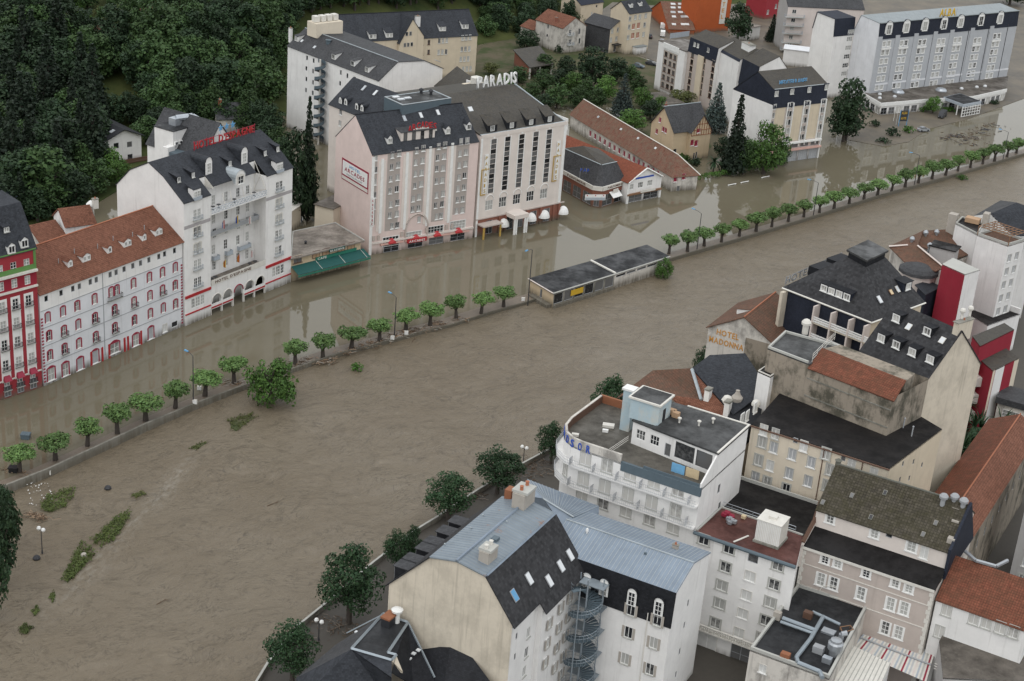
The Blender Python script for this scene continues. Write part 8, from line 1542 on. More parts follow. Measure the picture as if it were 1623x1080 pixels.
for nm, lb, p0, p1, zh, D, rf, wl in [('hill_cottage', 'small red-roofed cottage among the hillside trees', (110, 215), (270, 205), 3, 8, 'tile_barn', 'wall_oldwhite'), ('hill_house', 'low white house with red tile roof on the wooded slope', (500, 250), (640, 228), 4, 8, 'tile_barn', 'wall_white'), ('hill_barn', 'grey-blue roofed barn on the wooded slope', (655, 245), (805, 232), 3, 9, 'roof_grey', 'wall_grey'), ('white_hill_wall_house', 'long low white building high on the meadow slope', (672, 105), (800, 135), 3.2, 5, 'tile_barn', 'wall_white')]:
    k = hillblk(nm, lb, p0, p1, zh, D, 2.2, wl, rf); k.finish()
A = G2(-8, 318, z=6); B = G2(26, 312, z=6); k = Block('teal_roof_shed', 'shed with teal metal roof beside the red hotel', 'shed', A-EE*8, B, [(0, 6), (5, 7), (10, 6)], 'wall_oldwhite', 'bluegrey'); k.finish()
k = hillblk('slope_house', 'low slate-roofed house with red chimney behind the mansard hotel', (1130, 700), (1290, 690), 5, 10, 3, 'wall_oldwhite', 'slate_grey'); k.stack(None, uv=(1.5, 4), w=.9, d=.9, h=2, mat='terracotta'); k.finish()
# yard sheds between the two tall hotels
for i, (p0, p1, z_, dd_, m) in enumerate([((200, 690), (300, 715), 7.5, 9, 'gravel_brown'), ((60, 735), (125, 690), 5.2, 8, 'offwhite')]):
    A = PZ2(Z4, *p0, z_); B = PZ2(Z4, *p1, z_); k = Block('yard_shed', ['cream flat-roofed yard shed beside the pink gable', 'pale-roofed shed beside the white mansard hotel'][i], 'shed', A, B, [(0, z_), (dd_, z_)], 'wall_cream', m); k.finish()
# ---- flat-roofed pavilion in the river wall
ZP = zt(800, 330, 4.918); zr_ = 3.3; q = lambda x, y: PZ2(ZP, x, y, zr_); a, b_, c, d, e_, f_ = q(185, 548), q(378, 662), q(858, 513), q(665, 413), q(1288, 375), q(1108, 285)
T = thing('river_pavilion', 'long low pavilion with two wet black flat roofs standing in the floodwater', 'pavilion', v3((b_+d)/2, -.3))
for nm, pts in (('roof', [a, b_, c, d]), ('roof', [d, c, e_, f_])): flatroof(T, pts, zr_, .35, 'bitumen', par=())
b = MB(); b.hexa([v3(d, zr_), v3(c, zr_), v3(c+(e_-c).normalized()*.5, zr_), v3(d+(e_-c).normalized()*.5, zr_)], [v3(d, zr_+.25), v3(c, zr_+.25), v3(c+(e_-c).normalized()*.5, zr_+.25), v3(d+(e_-c).normalized()*.5, zr_+.25)]); b.build('roof_divider', 'offwhite', T)
b = MB(); b.bar(v3(b_, zr_-.1), v3(c, zr_-.1), .2); b.bar(v3(c, zr_-.1), v3(e_, zr_-.1), .2); b.build('fascia', 'coping', T); b = MB(); b.bar(v3(a, zr_-.1), v3(b_, zr_-.1), .16); b.build('fascia', 'wall_rosewhite', T)
cen = (a+c)/2; ins = lambda p: p.lerp(cen, .03)
FL = Fc(ins(a), ins(b_), -1, zr_-.35, T, 'wall_peach'); FL.winu(FL.W*.5, 1.4, .8, 2.0, 'dark', name='door'); FL.wall(); FL.boxu('step', FL.W*.2, FL.W*.95, -1, .4, 1.4, 'concrete')
FG = Fc(ins(b_), c, -1, zr_-.35, T, 'concrete'); n = 6
for i in range(n): FG.winu(FG.W*(i+.5)/n, 1.6, FG.W/n-.5, 2.3, 'dark', name='glass_bay')
FG.wall(); FG.boxu('sign_board', FG.W*.28, FG.W*.48, 1.2, 2.5, .08, 'yellow'); FG.boxu('plinth', 0, FG.W, -.8, .35, .5, 'concrete')
FR2 = Fc(c, e_.lerp(c, .03), -1, zr_-.35, T, 'wall_oldwhite')
for i in range(5): FR2.winu(FR2.W*(i+.6)/5.2, 2.5, FR2.W/5-.6, .6, 'dark')
FR2.wall(); Fc(e_.lerp(c, .03), f_.lerp(c, .03), -1, zr_-.35, T, 'wall_oldwhite').wall(); Fc(f_.lerp(c, .02), a.lerp(c, .02), -1, zr_-.35, T, 'concrete').wall()
# ================================================================ planting
PH = dict(round=12.2, dark=12.6, near=9.2, fir=15, bluefir=11, bright=10.0, olive=9.2, willow=5.6, bush=1.5, bushb=1.5, palm=4.2); PW = dict(round=9.2, dark=9.0, near=7.6, fir=6.2, bluefir=6.6, bright=8.6, olive=8.2, willow=6.4, bush=2.4, bushb=2.4, palm=3.4)
def tpx(kind, bx, by, ty, w, label, z=.05, name='tree', group=None, hill=False, i=0, cat='tree'):
    P = hpx(bx, by) if hill else G(bx, by, z=z); h = max(.8, up(P, bx, ty)-P.z); pm = FPX/(P-EYE).length; return tree(kind, i, P, w/pm/PW[kind], h/PH[kind], name, label, cat, group)
# wooded slope
rr = random.Random(11); n = 0; placed = []
AV = [(98, 280, 175, 190), (160, 268, 240, 175), (40, 30, 260, -60), (150, 85, 250, 55)]
for y in range(8, 335, 13):
    for x in range(-10, 446, 19):
        px_, py_ = x+rr.uniform(-8, 8)+(y//13 % 2)*9, y+rr.uniform(-6, 6)
        if px_ > 445-max(0, (py_-150))*1.0 and py_ > 60: continue
        if py_ > 205 and px_ > 186: continue
        if py_ > 285 and px_ > 110: continue
        if 155 < px_ < 240 and 150 < py_ < 275: continue      # chalet
        if 20 < px_ < 255 and py_ < 64 and rr.random() < .72: continue   # meadow
        if 140 < px_ < 250 and 55 < py_ < 104 and rr.random() < .8: continue
        if 240 < px_ < 300 and 30 < py_ < 60: continue
        P = hpx(px_, py_)
        if any((P.x-a)**2+(P.y-b_)**2 < 22 for a, b_ in placed): continue
        placed.append((P.x, P.y)); fir = px_ < 150-max(0, 120-py_)*.8 and py_ > 100
        kd = 'fir' if fir and rr.random() < .5 else ('dark' if rr.random() < (.6 if px_ < 200 else .3) else 'round'); s_ = rr.uniform(.95, 1.4)*(1.2 if kd == 'fir' else 1)
        if py_ < 60: s_ *= .7
        lb = {'fir': 'tall dark fir in the wood beside the chalet', 'dark': 'dark broadleaf tree in the wooded slope behind the left-hand hotels', 'round': 'mid-green round-crowned tree in the wooded slope'}[kd]
        tree(kd, n, P, s_*rr.uniform(1.0, 1.3), s_, 'fir_tree' if kd == 'fir' else 'broadleaf_tree', (lb.replace('left-hand ', 'white ') if kd == 'fir' and px_ > 60 else ('tall dark fir at the outer edge of the wood, above the teal shed' if kd == 'fir' else ('dark' if kd == 'dark' else 'mid-green')+' leafy tree of the wood '+('behind the mansard hotel' if px_ > 300 and py_ > 110 else 'high on the slope beside the meadow' if py_ < 110 else 'above the chalet roof'))), 'tree', 'trees of the wooded slope'); n += 1
for x, y, k_ in [(250, 222, 'dark'), (275, 212, 'round'), (300, 203, 'dark'), (330, 203, 'round'), (355, 208, 'dark'), (385, 212, 'round'), (410, 218, 'dark'), (430, 226, 'dark'), (150, 282, 'dark'), (128, 296, 'round'), (172, 282, 'bright'), (100, 322, 'dark'), (150, 310, 'round'), (190, 296, 'bright'), (120, 340, 'dark'), (80, 345, 'round'), (60, 352, 'dark'), (35, 350, 'fir'), (15, 352, 'dark'), (232, 232, 'round'), (225, 205, 'dark'), (205, 196, 'dark'), (180, 200, 'dark'), (245, 200, 'round'), (160, 205, 'fir'), (270, 235, 'dark'), (420, 250, 'dark'), (440, 265, 'round')]+[(760+(i*37) % 150, 6+(i*23) % 52, ('dark', 'round', 'dark')[i % 3]) for i in range(22)]+[(x_, y_, k2) for x_, y_, k2 in zip((441, 449, 458, 468, 480, 494, 508, 524, 545, 570, 600, 440, 447, 630, 660, 690, 720, 775, 790, 800, 785, 770), (90, 62, 42, 30, 24, 18, 13, 10, 8, 6, 5, 120, 75, 4, 3, 2, 2, 40, 55, 30, 20, 62), ('dark', 'round')*11)]+[(20+(i*41) % 250, 12+(i*17) % 55, ('olive', 'bright', 'round', 'olive')[i % 4]) for i in range(46)]:
    n += 1; lo = x < 300 and y < 70; tree(k_, n, hpx(x, y), rr.uniform(.8, 1.1)*(.6 if lo else 1), rr.uniform(.7, 1.0)*(.5 if lo else 1), 'broadleaf_tree', ('scrubby low tree on the open meadow slope' if lo else {'dark': 'dark dense', 'round': 'mid-green dense', 'bright': 'light green', 'fir': 'pointed dark fir'}[k_]+' tree '+('beyond the cream rear range' if x > 700 else 'beside the chalet at the wood edge' if x < 236 else 'just behind the mansard hotel roofs')), 'tree', 'trees at the edge of the wood')
print('forest', n)
for i, x in enumerate(range(430, 830, 22)): tree('dark' if i % 2 else 'round', i, hpx(x, 14-(i % 3)*9), 1.25, 1.15, 'broadleaf_tree', 'leafy tree showing above the rear slate roofs', 'tree', 'trees behind the rear roofs')
L1 = 'leafy garden tree among the flooded gardens beyond the long tiled shed'
for j, (kd, bx, by, ty, w, lb) in enumerate([
    ('dark', 470, 352, 188, 66, 'broad dark tree filling the gap between mansard hotel and pink hotel'), ('fir', 487, 350, 152, 34, 'tall dark conifer spire beside the pink gable'), ('dark', 450, 330, 215, 40, 'dark tree behind the rear of the mansard hotel'),
    ('dark', 936, 140, 66, 58, 'big round dark tree in the gardens behind the long tiled shed'), ('dark', 975, 132, 90, 46, 'dark spreading tree below the slate-roofed house'), ('bright', 958, 162, 116, 42, 'light green garden tree beside the blue spruce'),
    ('round', 882, 172, 130, 44, 'rounded garden tree behind the strip-window hotel roof'), ('round', 914, 172, 134, 40, 'rounded garden tree over the end of the long tiled shed'), ('round', 945, 174, 138, 34, 'small garden tree beside the long shed wall'), ('dark', 835, 78, 44, 44, 'bushy tree before the red-roofed annexe'), ('round', 860, 150, 108, 40, 'green tree near the open barn'), ('dark', 896, 124, 88, 34, 'dark tree beside the stained white house'), ('round', 822, 132, 104, 40, 'green tree behind the white roof letters'), ('olive', 778, 118, 98, 30, 'low scrubby tree by the flooded yard'),
    ('bluefir', 985, 184, 116, 42, 'blue-grey spruce in the garden before the villa'), ('bright', 1016, 172, 136, 36, 'bright green bushy tree in the villa garden'), ('bright', 1000, 210, 170, 54, 'light green spreading tree above the tiled shed ridge'), ('olive', 1078, 172, 140, 54, 'olive-green tree behind the villa'), ('bluefir', 1132, 208, 130, 46, 'bluish cedar beside the villa roof'), ('fir', 1160, 276, 148, 44, 'tall narrow conifer beside the villa'),
    ('bright', 1210, 276, 190, 72, 'large light green tree against the slate-top hotel'), ('round', 1178, 276, 215, 40, 'green tree between conifer and slate-top hotel'), ('dark', 1340, 222, 118, 64, 'big dark tree between slate-top hotel and blue-grey hotel'), ('dark', 1168, 70, 2, 46, 'dark tree beside the orange building'), ('fir', 1222, 66, 22, 22, 'dark conifer beside the red house corner'), ('bright', 1172, 62, 30, 20, 'small light tree before the orange building'), ('dark', 1336, 224, 160, 58, 'low bushy dark tree at the foot of the big dark tree'), ('bright', 1478, 180, 150, 28, 'clipped round bush at the lobby entrance'), ('round', 1575, 138, 120, 24, 'small tree at the end of the lobby'), ('dark', 1600, 8, -30, 50, 'dark tree behind the blue-grey hotel roof')]):
    tpx(kd, bx, by, ty, w, lb, i=j, name='conifer' if 'fir' in kd else 'broadleaf_tree')
for j, (bx, by, ty, w) in enumerate([(1415, 215, 196, 26), (1440, 210, 195, 22), (1385, 200, 186, 22), (1505, 176, 166, 26), (1400, 226, 216, 26), (1460, 176, 163, 24), (1575, 165, 155, 18), (870, 70, 48, 20), (885, 85, 66, 16), (1080, 255, 240, 30), (1100, 262, 246, 26), (1060, 235, 222, 22), (1045, 215, 205, 20)]): tpx('bushb' if j % 2 else 'bush', bx, by, ty, w, 'low leafy shrub in the flooded forecourt and garden beds', name='shrub', cat='shrub', group='low shrubs', i=0)
for j, (x, y, t, w) in enumerate([(862, 118, 84, 36), (885, 146, 108, 40), (908, 150, 112, 44), (930, 158, 122, 36), (1010, 150, 118, 36), (1030, 190, 158, 34), (1046, 182, 150, 30), (1000, 128, 102, 34), (842, 160, 130, 36), (862, 176, 146, 34), (800, 150, 122, 32), (1090, 215, 182, 26), (1108, 240, 208, 26), (1145, 255, 215, 34), (1190, 262, 220, 40), (1238, 262, 225, 30)]): tpx(('round', 'dark', 'bright', 'round')[j % 4], x, y, t, w, ('mid-green bushy', 'dark bushy', 'light green bushy', 'mid-green bushy')[j % 4]+(' tree in the gardens behind the long tiled shed' if x < 1035 else ' tree in the gardens close to the villa'), i=j, name='garden_tree', group='garden trees around the villa')
P = G(1130, 276, z=.1); tree('palm', 0, P, 1.5, 1.35, 'palm_tree', 'small fan palm at the villa garden edge', 'palm')
# hedge along the flooded street
a, e_ = G(1104, 289, z=0), G(1243, 262, z=0); T = thing('garden_hedge', 'clipped bright green hedge along the flooded street below the villa', 'hedge', a); bl = []; rr = random.Random(3)
for i in range(60): p = a.lerp(e_, i/59); bl.append((p.x-a.x+rr.uniform(-.3, .3), p.y-a.y+rr.uniform(.2, 1.4), .9+rr.uniform(-.2, .3), .75))
put('hedge_leaves', crown_mesh('hedge_leaves', bl, 60, .2, 'leaf_hedge', 5, .4), T, (0, 0, 0), 0, True)
a2, e2 = G(1000, 178, z=0), G(1032, 168, z=0)
# river and near-bank trees
tpx('willow', 430, 640, 551, 90, 'big leafy willow bush standing in the river beside the wall', z=-.4, name='willow_bush'); tpx('bushb', 566, 587, 571, 24, 'small leafy bush sticking out of the river', z=-.4, name='bush', cat='bush'); tpx('willow', 1052, 441, 401, 32, 'leafy bush at the end of the flat-roofed pavilion', z=-.4, name='bush', cat='bush'); tpx('bushb', 1525, 284, 274, 20, 'yellowish bush clinging to the river wall', z=-.3, name='bush', cat='bush')
for j, (bx, by, ty, w, lb) in enumerate([(553, 988, 864, 100, 'large dark tree on the quay beside the cream gable'), (463, 1082, 984, 82, 'leafy tree on the quay at the slate-roofed house'), (628, 906, 838, 44, 'small tree squeezed between quay wall and slate dormers'), (652, 900, 832, 34, 'slim tree beside the sloping slate dormers'), (710, 824, 748, 78, 'rounded quay tree above the slate dormers'), (788, 782, 708, 78, 'rounded quay tree beside the globe lamp'), (873, 735, 668, 50, 'quay tree at the rounded hotel corner'), (965, 690, 594, 66, 'tree top showing behind the rounded hotel terrace'), (1112, 608, 546, 36, 'tree top behind the painted gable hotel')]): tpx('near', bx, by, ty, w*1.12, lb, z=.7, i=j, name='quay_tree')
for j, (bx, by, ty, w) in enumerate([(4, 925, 755, 62), (-12, 985, 850, 60), (12, 870, 768, 44)]): tpx('dark', bx, by, ty, w, ['dark leafy tree on the grassy bank beside the globe lamp', 'dark tree at the foot of the grassy bank', 'dark bushy tree beside the river wall end'][j], z=0, i=j, name='bank_tree')
rr = random.Random(8)
for j in range(16):
    x, y = 1490+rr.uniform(0, 100), 640+rr.uniform(0, 90)
    if x-1490 > 75 and y > 700: continue
    P = v3(G(x, y, z=7.0), .7); tree('palm', j, P, rr.uniform(1.3, 1.8), rr.uniform(2.0, 2.8), 'palm_tree', 'dark fan palm in the walled garden beside the long red roof', 'palm', 'palms of the walled garden')
# ================================================================ street furniture, vehicles, flood debris
def lamp(base, head, top, label, z=.05):
    P = G(*base, z=z); h = up(P, *top)-z; T = thing('street_lamp', label, 'street lamp', P, 'tall street lamps on the river wall'); q = ray(*head); t_ = ((h+z+.5)-CAMH)/q.z; H_ = EYE+q*t_; d = Vector((H_.x-P.x, H_.y-P.y, 0)); d = d.normalized()*min(d.length, 2.2)
    b = MB(); b.bar(P-UZ, P+UZ*h*.5, .12, 0, 8, .10); b.bar(P+UZ*h*.5, P+UZ*h, .10, 0, 8, .07); b.build('pole', 'iron', T); b = MB(); b.path([P+UZ*h, P+UZ*(h+.35)+d*.5, P+UZ*(h+.45)+d], .05, 0, 6); b.build('arm', 'iron', T)
    b = MB(); X = d.normalized(); Y = X.cross(UZ); c = P+UZ*(h+.45)+d; b.hexa([c-X*.2-Y*.16, c+X*.75-Y*.2, c+X*.75+Y*.2, c-X*.2+Y*.16], [c-X*.2-Y*.1+UZ*.16, c+X*.7-Y*.14+UZ*.2, c+X*.7+Y*.14+UZ*.2, c-X*.2+Y*.1+UZ*.16]); b.build('lamp_head', 'skyblue', T)
for bs, hd, tp, lb in [((306.5, 646), (297, 557), (309, 565), 'tall street lamp opposite the red-tiled white hotel'), ((625, 535.6), (619.7, 464.7), (628.6, 472), 'tall street lamp standing among driftwood on the low wall'), ((836.6, 482), (826, 402), (842, 396), 'tall street lamp at the end of the flat-roofed pavilion'), ((1104.7, 395), (1098, 331), (1111.8, 339), 'tall street lamp beyond the pavilion, opposite the corner shop'), ((1289, 342), (1283, 285), (1298, 290), 'tall street lamp opposite the slate-top hotel'), ((1449, 294), (1443, 242), (1457.7, 247), 'tall street lamp opposite the yellow totem sign'), ((1589.6, 253), (1584, 205), (1597.7, 210), 'tall street lamp at the far end of the tree row')]: lamp(bs, hd, tp, lb)
def globe(P, h, label):
    T = thing('globe_lamp', label, 'street lamp', P, 'twin globe lamps'); b = MB(); b.bar(P-UZ, P+UZ*h, .09, 0, 8, .06); b.bar(P, P+UZ*.5, .16, 0, 8, .1); b.build('pole', 'iron', T); b = MB(); b.bar(P+UZ*(h-.1)-E3*.45, P+UZ*(h-.1)+E3*.45, .04); b.build('crossbar', 'iron', T)
    for s_ in (-1, 1): lathe_part(T, 'globe', P+UZ*(h+.2)+E3*.45*s_, [(.06, -.34), (.24, -.24), (.34, 0), (.24, .24), (.05, .34)], 'white', 10)
globe(G(67, 877, z=-.2), 4.0, 'twin globe lamp standing in the flood beside the dark bank trees'); globe(G(829, 737, z=.7), 3.2, 'twin globe lamp on the quay between two rounded trees'); globe(G(505, 1015, z=.7), 3.0, 'twin globe lamp on the quay beside the slate-roofed house')
# vehicles
CARM = {}
def car(P, dirv, col, label, van=False, L=4.2):
    T = thing('van' if van else 'parked_car', label, 'van' if van else 'car', P, None); X = Vector((dirv[0], dirv[1], 0)).normalized(); Y = UZ.cross(X); w = .86; q = lambda x, y, z: P+X*x+Y*y+UZ*z; L2 = L/2
    def loft(secs, nm, m):
        b = MB()
        for (xa, wa, z0, z1), (xb, wb, y0, y1) in zip(secs, secs[1:]): b.hexa([q(xa, -wa, z0), q(xb, -wb, y0), q(xb, wb, y0), q(xa, wa, z0)], [q(xa, -wa*.94, z1), q(xb, -wb*.94, y1), q(xb, wb*.94, y1), q(xa, wa*.94, z1)])
        return b.build(nm, m, T)
    if van:
        loft([(-L2, w, .35, 1.95), (-L2+.1, w+.04, .3, 2.1), (L2-1.6, w+.04, .3, 2.1), (L2-1.0, w+.04, .3, 1.95), (L2-.55, w, .3, 1.2), (L2, w*.92, .35, .95)], 'body', col); loft([(L2-1.25, w*.93, 1.35, 1.9), (L2-.62, w*.93, 1.22, 1.3)], 'windscreen', 'glass_dark'); b = MB()
        for s_ in (-1, 1): b.box(q(L2-1.5, s_*(w+.03), 1.5), X*.45, Y*.02, UZ*.25)
        b.build('side_windows', 'glass_dark', T)
    else:
        loft([(-L2, w*.9, .35, .8), (-L2+.25, w, .25, .95), (-.5, w, .22, .98), (L2-1.1, w, .22, .92), (L2-.2, w*.95, .27, .75), (L2, w*.85, .35, .6)], 'body', col); loft([(-L2+.35, w*.82, .94, 1.0), (-L2+.95, w*.80, .94, 1.38), (.2, w*.8, .95, 1.42), (.95, w*.84, .9, .95)], 'cabin_glass', 'glass_dark'); loft([(-L2+.85, w*.78, 1.36, 1.43), (-.3, w*.76, 1.40, 1.48), (.3, w*.76, 1.38, 1.44)], 'roof', col)
    for sx in (-L2+.8, L2-.85):
        for sy in (-1, 1): b = MB(); c = q(sx, sy*(w-.06), .32); b.bar(c-Y*.11, c+Y*.11, .32, 0, 12); o = b.build('wheel', 'black', T, c)
    for sy in (-1, 1): b = MB(); b.box(q(L2-.06, sy*w*.62, .62), X*.06, Y*.16, UZ*.08); b.build('headlight', 'skylight', T); b = MB(); b.box(q(-L2+.04, sy*w*.7, .75), X*.05, Y*.1, UZ*.1); b.build('tail_light', 'red', T)
Ud = (G2(1480, 203)-G2(1451, 205)); car(G(1463, 208, z=.12), Ud, 'silver', 'silver car parked on the muddy forecourt by the yellow totem sign'); car(G(1493, 186, z=.12), -FF, 'iron', 'dark van under the entrance canopy of the blue-grey hotel', True, 4.8)
rd = (G2(1051, 20)-G2(1049, 80)).normalized()
for j, (x, y, m, v) in enumerate([(1050, 30, 'white', 0), (1050, 45, 'white', 1), (1050, 57, 'white', 1), (1049, 68, 'silver', 0), (1048, 82, 'white', 0), (1046, 16, 'bluegrey', 0)]): car(G(x, y, z=.15), rd, m, ['white car parked at the tiled hall in the upper street', 'white van behind the white car in the upper street', 'second white van in the line of the upper street', 'silver car parked below the white vans', 'white car at the low end of the line in the upper street', 'grey-blue car at the head of the line in the upper street'][j], bool(v), 4.6 if v else 4.1)
for j, (x, y, m) in enumerate([(1030, 60, 'iron'), (1032, 103, 'iron'), (1012, 107, 'bluegrey')]): car(G(x, y, z=.15), rd if j == 0 else EE, m, ['dark car parked against the cream house with orange shutters', 'dark car stranded in mud below the upper street', 'grey-blue car stranded in mud before the garden wall'][j])
# totem, flagpoles
P = G(1430, 200, z=.1); T = thing('totem_sign', 'yellow and dark totem sign on blue posts before the lobby', 'sign', P); X3_ = v3(udir(G2(1380, 200), G2(1480, 195)), 0)
for s_ in (-1.5, 1.5): b = MB(); b.bar(P+X3_*s_-UZ, P+X3_*s_+UZ*5.2, .12); b.build('post', 'skyblue', T)
b = MB(); b.box(P+UZ*3.3, X3_*1.35, Vector((X3_.y, -X3_.x, 0))*.12, UZ*1.7); b.build('panel', 'iron', T); N_ = Vector((X3_.y, -X3_.x, 0)); letters(T, 'ALBA', P-X3_*1.1+UZ*3.9+N_*.14, X3_, 1.1, 'yellow', width=2.2, ext=.02); letters(T, 'HOTEL', P-X3_*1.1+UZ*2.2+N_*.14, X3_, 1.0, 'yellow', width=2.2, ext=.02)
for i, x in enumerate((1420, 1424, 1416)): P = G(x, 198-i*3, z=.1); T = thing('flagpole', 'bare white flagpole beside the yellow totem sign', 'flagpole', P, 'flagpoles before the lobby'); b = MB(); b.bar(P-UZ, P+UZ*6.5, .06, 0, 6, .04); b.build('pole', 'white', T)
# forecourt wreckage of logs, riverside driftwood, grass islands
def heap(name, pts, n, spread, mats, seed, zb=.08, big=1.0):
    r = random.Random(seed); b = MB()
    for i in range(n):
        p = r.choice(pts); c = Vector((p.x+r.gauss(0, spread), p.y+r.gauss(0, spread*.55), zb+abs(r.gauss(0, .16)))); a = r.uniform(0, 6.283); L = r.uniform(.3, 1.5)*big; d = Vector((math.cos(a), math.sin(a), r.uniform(-.12, .25)))*L*.5; b.bar(c-d, c+d, r.uniform(.02, .075)*big, r.randrange(len(mats)), 4)
    return tag(b.build(name, mats), kind='stuff')
pts = [G(x, y) for x, y in [(468, 578), (480, 575), (490, 573), (512, 570), (515, 575), (545, 560), (560, 553), (575, 550), (590, 545), (610, 540), (628, 533), (640, 530), (650, 527), (660, 524), (375, 609), (680, 520), (725, 507), (695, 514)]]
heap('driftwood', pts, 620, 1.1, ['driftwood', 'driftdark', 'stone'], 4); heap('forecourt_wreckage', [G(x, y) for x, y in [(1505, 222), (1520, 218), (1540, 216), (1550, 222), (1555, 206), (1560, 212), (1530, 228), (1515, 215), (1575, 200)]], 170, 2.6, ['driftdark', 'iron', 'mud'], 6, .0, 1.7); heap('bank_driftwood', [G(x, y) for x, y in [(60, 818), (70, 822), (50, 815), (20, 745), (35, 750)]], 120, .8, ['driftwood', 'driftdark'], 9, -.05)
heap('quay_litter', [G(x, y, z=.8) for x, y in [(840, 738), (850, 730), (860, 748), (835, 755), (700, 812), (745, 785), (520, 985), (540, 1000), (480, 1020)]], 420, 1.5, ['driftdark', 'mud'], 13, .78, .8)
for j, (p, m, s_, lb) in enumerate([((41, 695), 'bluegrey', 1.0, 'blue-grey recycling bin drifting before the red hotel'), ((22, 748), 'black', 1.0, 'dark bin tipped against the first pollarded tree')]):
    P = G(*p); T = thing('recycling_bin', lb, 'bin', P); b = MB(); b.hexa([P+Vector((x*.62*s_, y*.5*s_, -.4)) for x, y in ((-1, -1), (1, -1), (1, 1), (-1, 1))], [P+Vector((x*.75*s_, y*.6*s_, .8)) for x, y in ((-1, -1), (1, -1), (1, 1), (-1, 1))]); b.build('bin_body', m, T); b = MB(); b.box(P+UZ*.88, Vector((.8, 0, 0)), Vector((0, .65, 0)), UZ*.08); b.build('lid', m, T)
for j, (x, y, z, lb) in enumerate([(77, 752, 0, 'white meter box on the river side of the high wall'), (309, 640, .9, 'small white box at the foot of the first street lamp'), (316, 618, .1, 'pale grey cabinet beside a pollarded tree'), (622, 538, .3, 'white tilted board at the foot of the driftwood street lamp'), (644, 530, .3, 'small white sign on the low wall among driftwood'), (829, 477, .1, 'small white box beside the pavilion street lamp')]):
    P = G(x, y, z=z); T = thing('utility_box', lb, 'box', P); boxp(T, 'cabinet', 'offwhite', P+UZ*.35, Vector((.4, 0, 0)), Vector((0, .2, 0)), UZ*.4); boxp(T, 'door', 'white', P+UZ*.35-Vector((0, .21, 0)), Vector((.33, 0, 0)), Vector((0, .01, 0)), UZ*.33)
def island(px, z, seed, nb=400, mat='grass'):
    W_ = [G(*p, z=-.35) for p in px]; c = sum(W_, Vector((0, 0, 0)))/len(W_); b = MB(); top = [v3(p.lerp(c, .25), z) for p in W_]; cz = v3(c, z+.12)
    for i in range(len(W_)): j = (i+1) % len(W_); b.poly([v3(W_[i], -.7), v3(W_[j], -.7), top[j], top[i]]); b.poly([top[i], top[j], cz])
    tag(b.build('grass_island', 'garden_ground'), kind='structure'); r = random.Random(seed); bl = []
    for i in range(nb): p = r.choice(top).lerp(r.choice(top), r.random()).lerp(c, r.random()*.7-.35); bl.append((p.x-c.x, p.y-c.y, z+.02+r.uniform(-.05, .12), r.uniform(.12, .3)))
    tag(put('island_grass', crown_mesh('island_grass', bl, 160, .12, mat, seed, .8), None, (c.x, c.y, 0)), kind='stuff')
island([(142, 856), (165, 838), (185, 820), (206, 808), (210, 815), (196, 838), (180, 858), (158, 872), (146, 866)], -.12, 1); island([(96, 922), (108, 900), (118, 878), (130, 860), (146, 866), (156, 876), (140, 892), (122, 912), (104, 930)], -.15, 2, 380); island([(62, 800), (75, 786), (100, 778), (119, 773), (118, 790), (104, 806), (80, 815), (66, 812)], -.1, 3, 300); island([(30, 998), (40, 990), (52, 996), (44, 1006), (34, 1006)], -.2, 4, 60); island([(360, 668), (380, 657), (402, 655), (408, 662), (390, 674), (372, 688), (362, 680)], -.25, 5, 120, 'leaf_olive')
island([(78, 948), (84, 938), (88, 944), (84, 956)], -.25, 7, 30); island([(50, 970), (58, 962), (62, 970), (55, 978)], -.25, 8, 30); island([(300, 712), (320, 700), (330, 702), (312, 714)], -.3, 9, 40, 'leaf_olive'); island([(205, 785), (225, 780), (232, 784), (215, 790)], -.28, 10, 30, 'leaf_olive')
r = random.Random(21); b = MB()
for i in range(40): c = G(60+r.uniform(-18, 22), 785+r.uniform(-20, 16), z=-.05); s_ = r.uniform(.03, .09); b.box(c, Vector((s_, 0, 0)), Vector((0, s_, 0)), UZ*s_*.6)
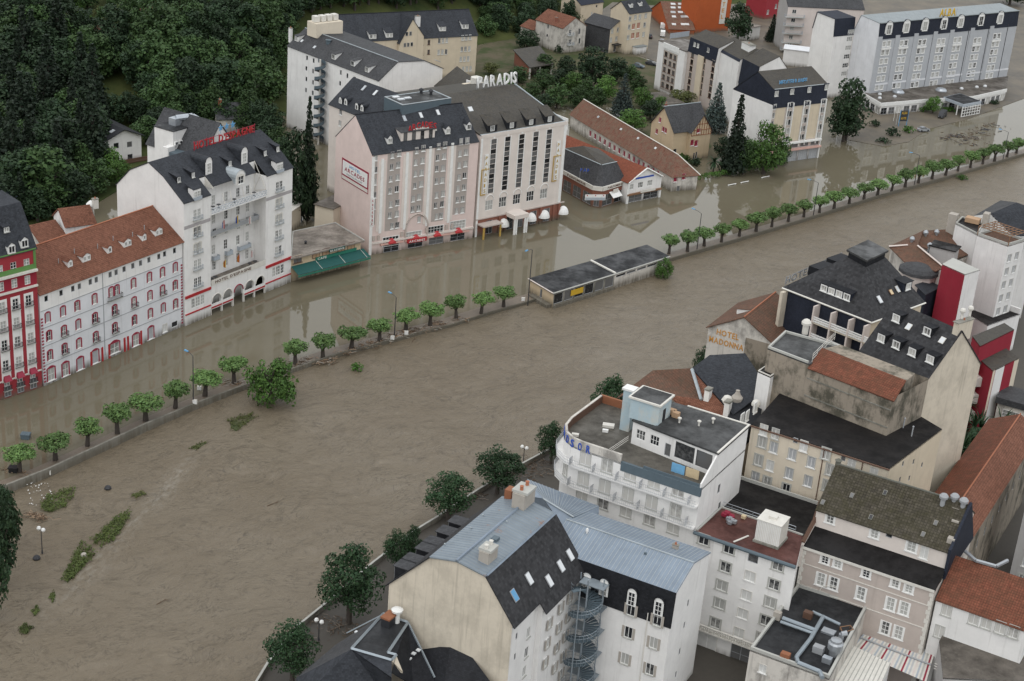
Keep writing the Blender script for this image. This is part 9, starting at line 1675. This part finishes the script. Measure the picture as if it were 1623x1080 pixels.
tag(b.build('white_litter', 'white'), kind='stuff')
for j, (x, y, lb) in enumerate([(58, 885, 'dark boulder at the foot of the flooded globe lamp'), (133, 881, 'grey boulder on the grassy river island'), (171, 774, 'dark crate floating between wall and islands')]):
    P = G(x, y, z=-.2); T = thing('boulder' if j < 2 else 'floating_crate', lb, 'rock' if j < 2 else 'crate', P); lathe_part(T, 'rock' if j < 2 else 'crate', P, [(.5, -.3), (.6, .1), (.35, .4), (.08, .5)], 'stone' if j == 1 else 'dark', 7)
# floating branches on the river
r = random.Random(5)
for j, (x, y) in enumerate([(655, 540), (530, 577), (220, 783), (255, 955), (430, 800)]):
    P = G(x, y, z=-.33); T = thing('drifting_branch', 'bare brown branch drifting on the river', 'branch', P, 'drifting branches'); b = MB(); a = r.uniform(.5, 1.9); d = Vector((math.cos(a), math.sin(a), 0)); b.bar(P-d*.8, P+d*.9+UZ*.12, .07, 0, 5, .03)
    for k_ in range(4): q0 = P+d*r.uniform(-.8, 1.2)+UZ*.05; a2_ = a+r.uniform(.4, 1.0)*(1 if k_ % 2 else -1); b.bar(q0, q0+Vector((math.cos(a2_), math.sin(a2_), r.uniform(.1, .4)))*r.uniform(.4, .9), .035, 0, 4, .012)
    b.build('branch', 'driftdark', T)
# more for the flooded water's edge: white kerb posts by the hedge
for j, (x, y) in enumerate([(1160, 294), (1180, 290), (1213, 282)]):
    P = G(x, y, z=0); T = thing('street_barrier', 'low white street barrier just above the floodwater below the hedge', 'barrier', P, 'white street barriers'); d = v3(udir(G2(1104, 300), G2(1243, 273)), 0); b = MB(); b.bar(P-d*1.6+UZ*.25, P+d*1.6+UZ*.25, .12); b.build('rail', 'white', T); b = MB(); b.bar(P-d*1.3-UZ, P-d*1.3+UZ*.3, .08); b.build('post', 'white', T); b = MB(); b.bar(P+d*1.3-UZ, P+d*1.3+UZ*.3, .08); b.build('post', 'white', T)
print('objects', len(bpy.data.objects), 'tris', sum(sum(len(p.vertices)-2 for p in m.polygons) for m in bpy.data.meshes))
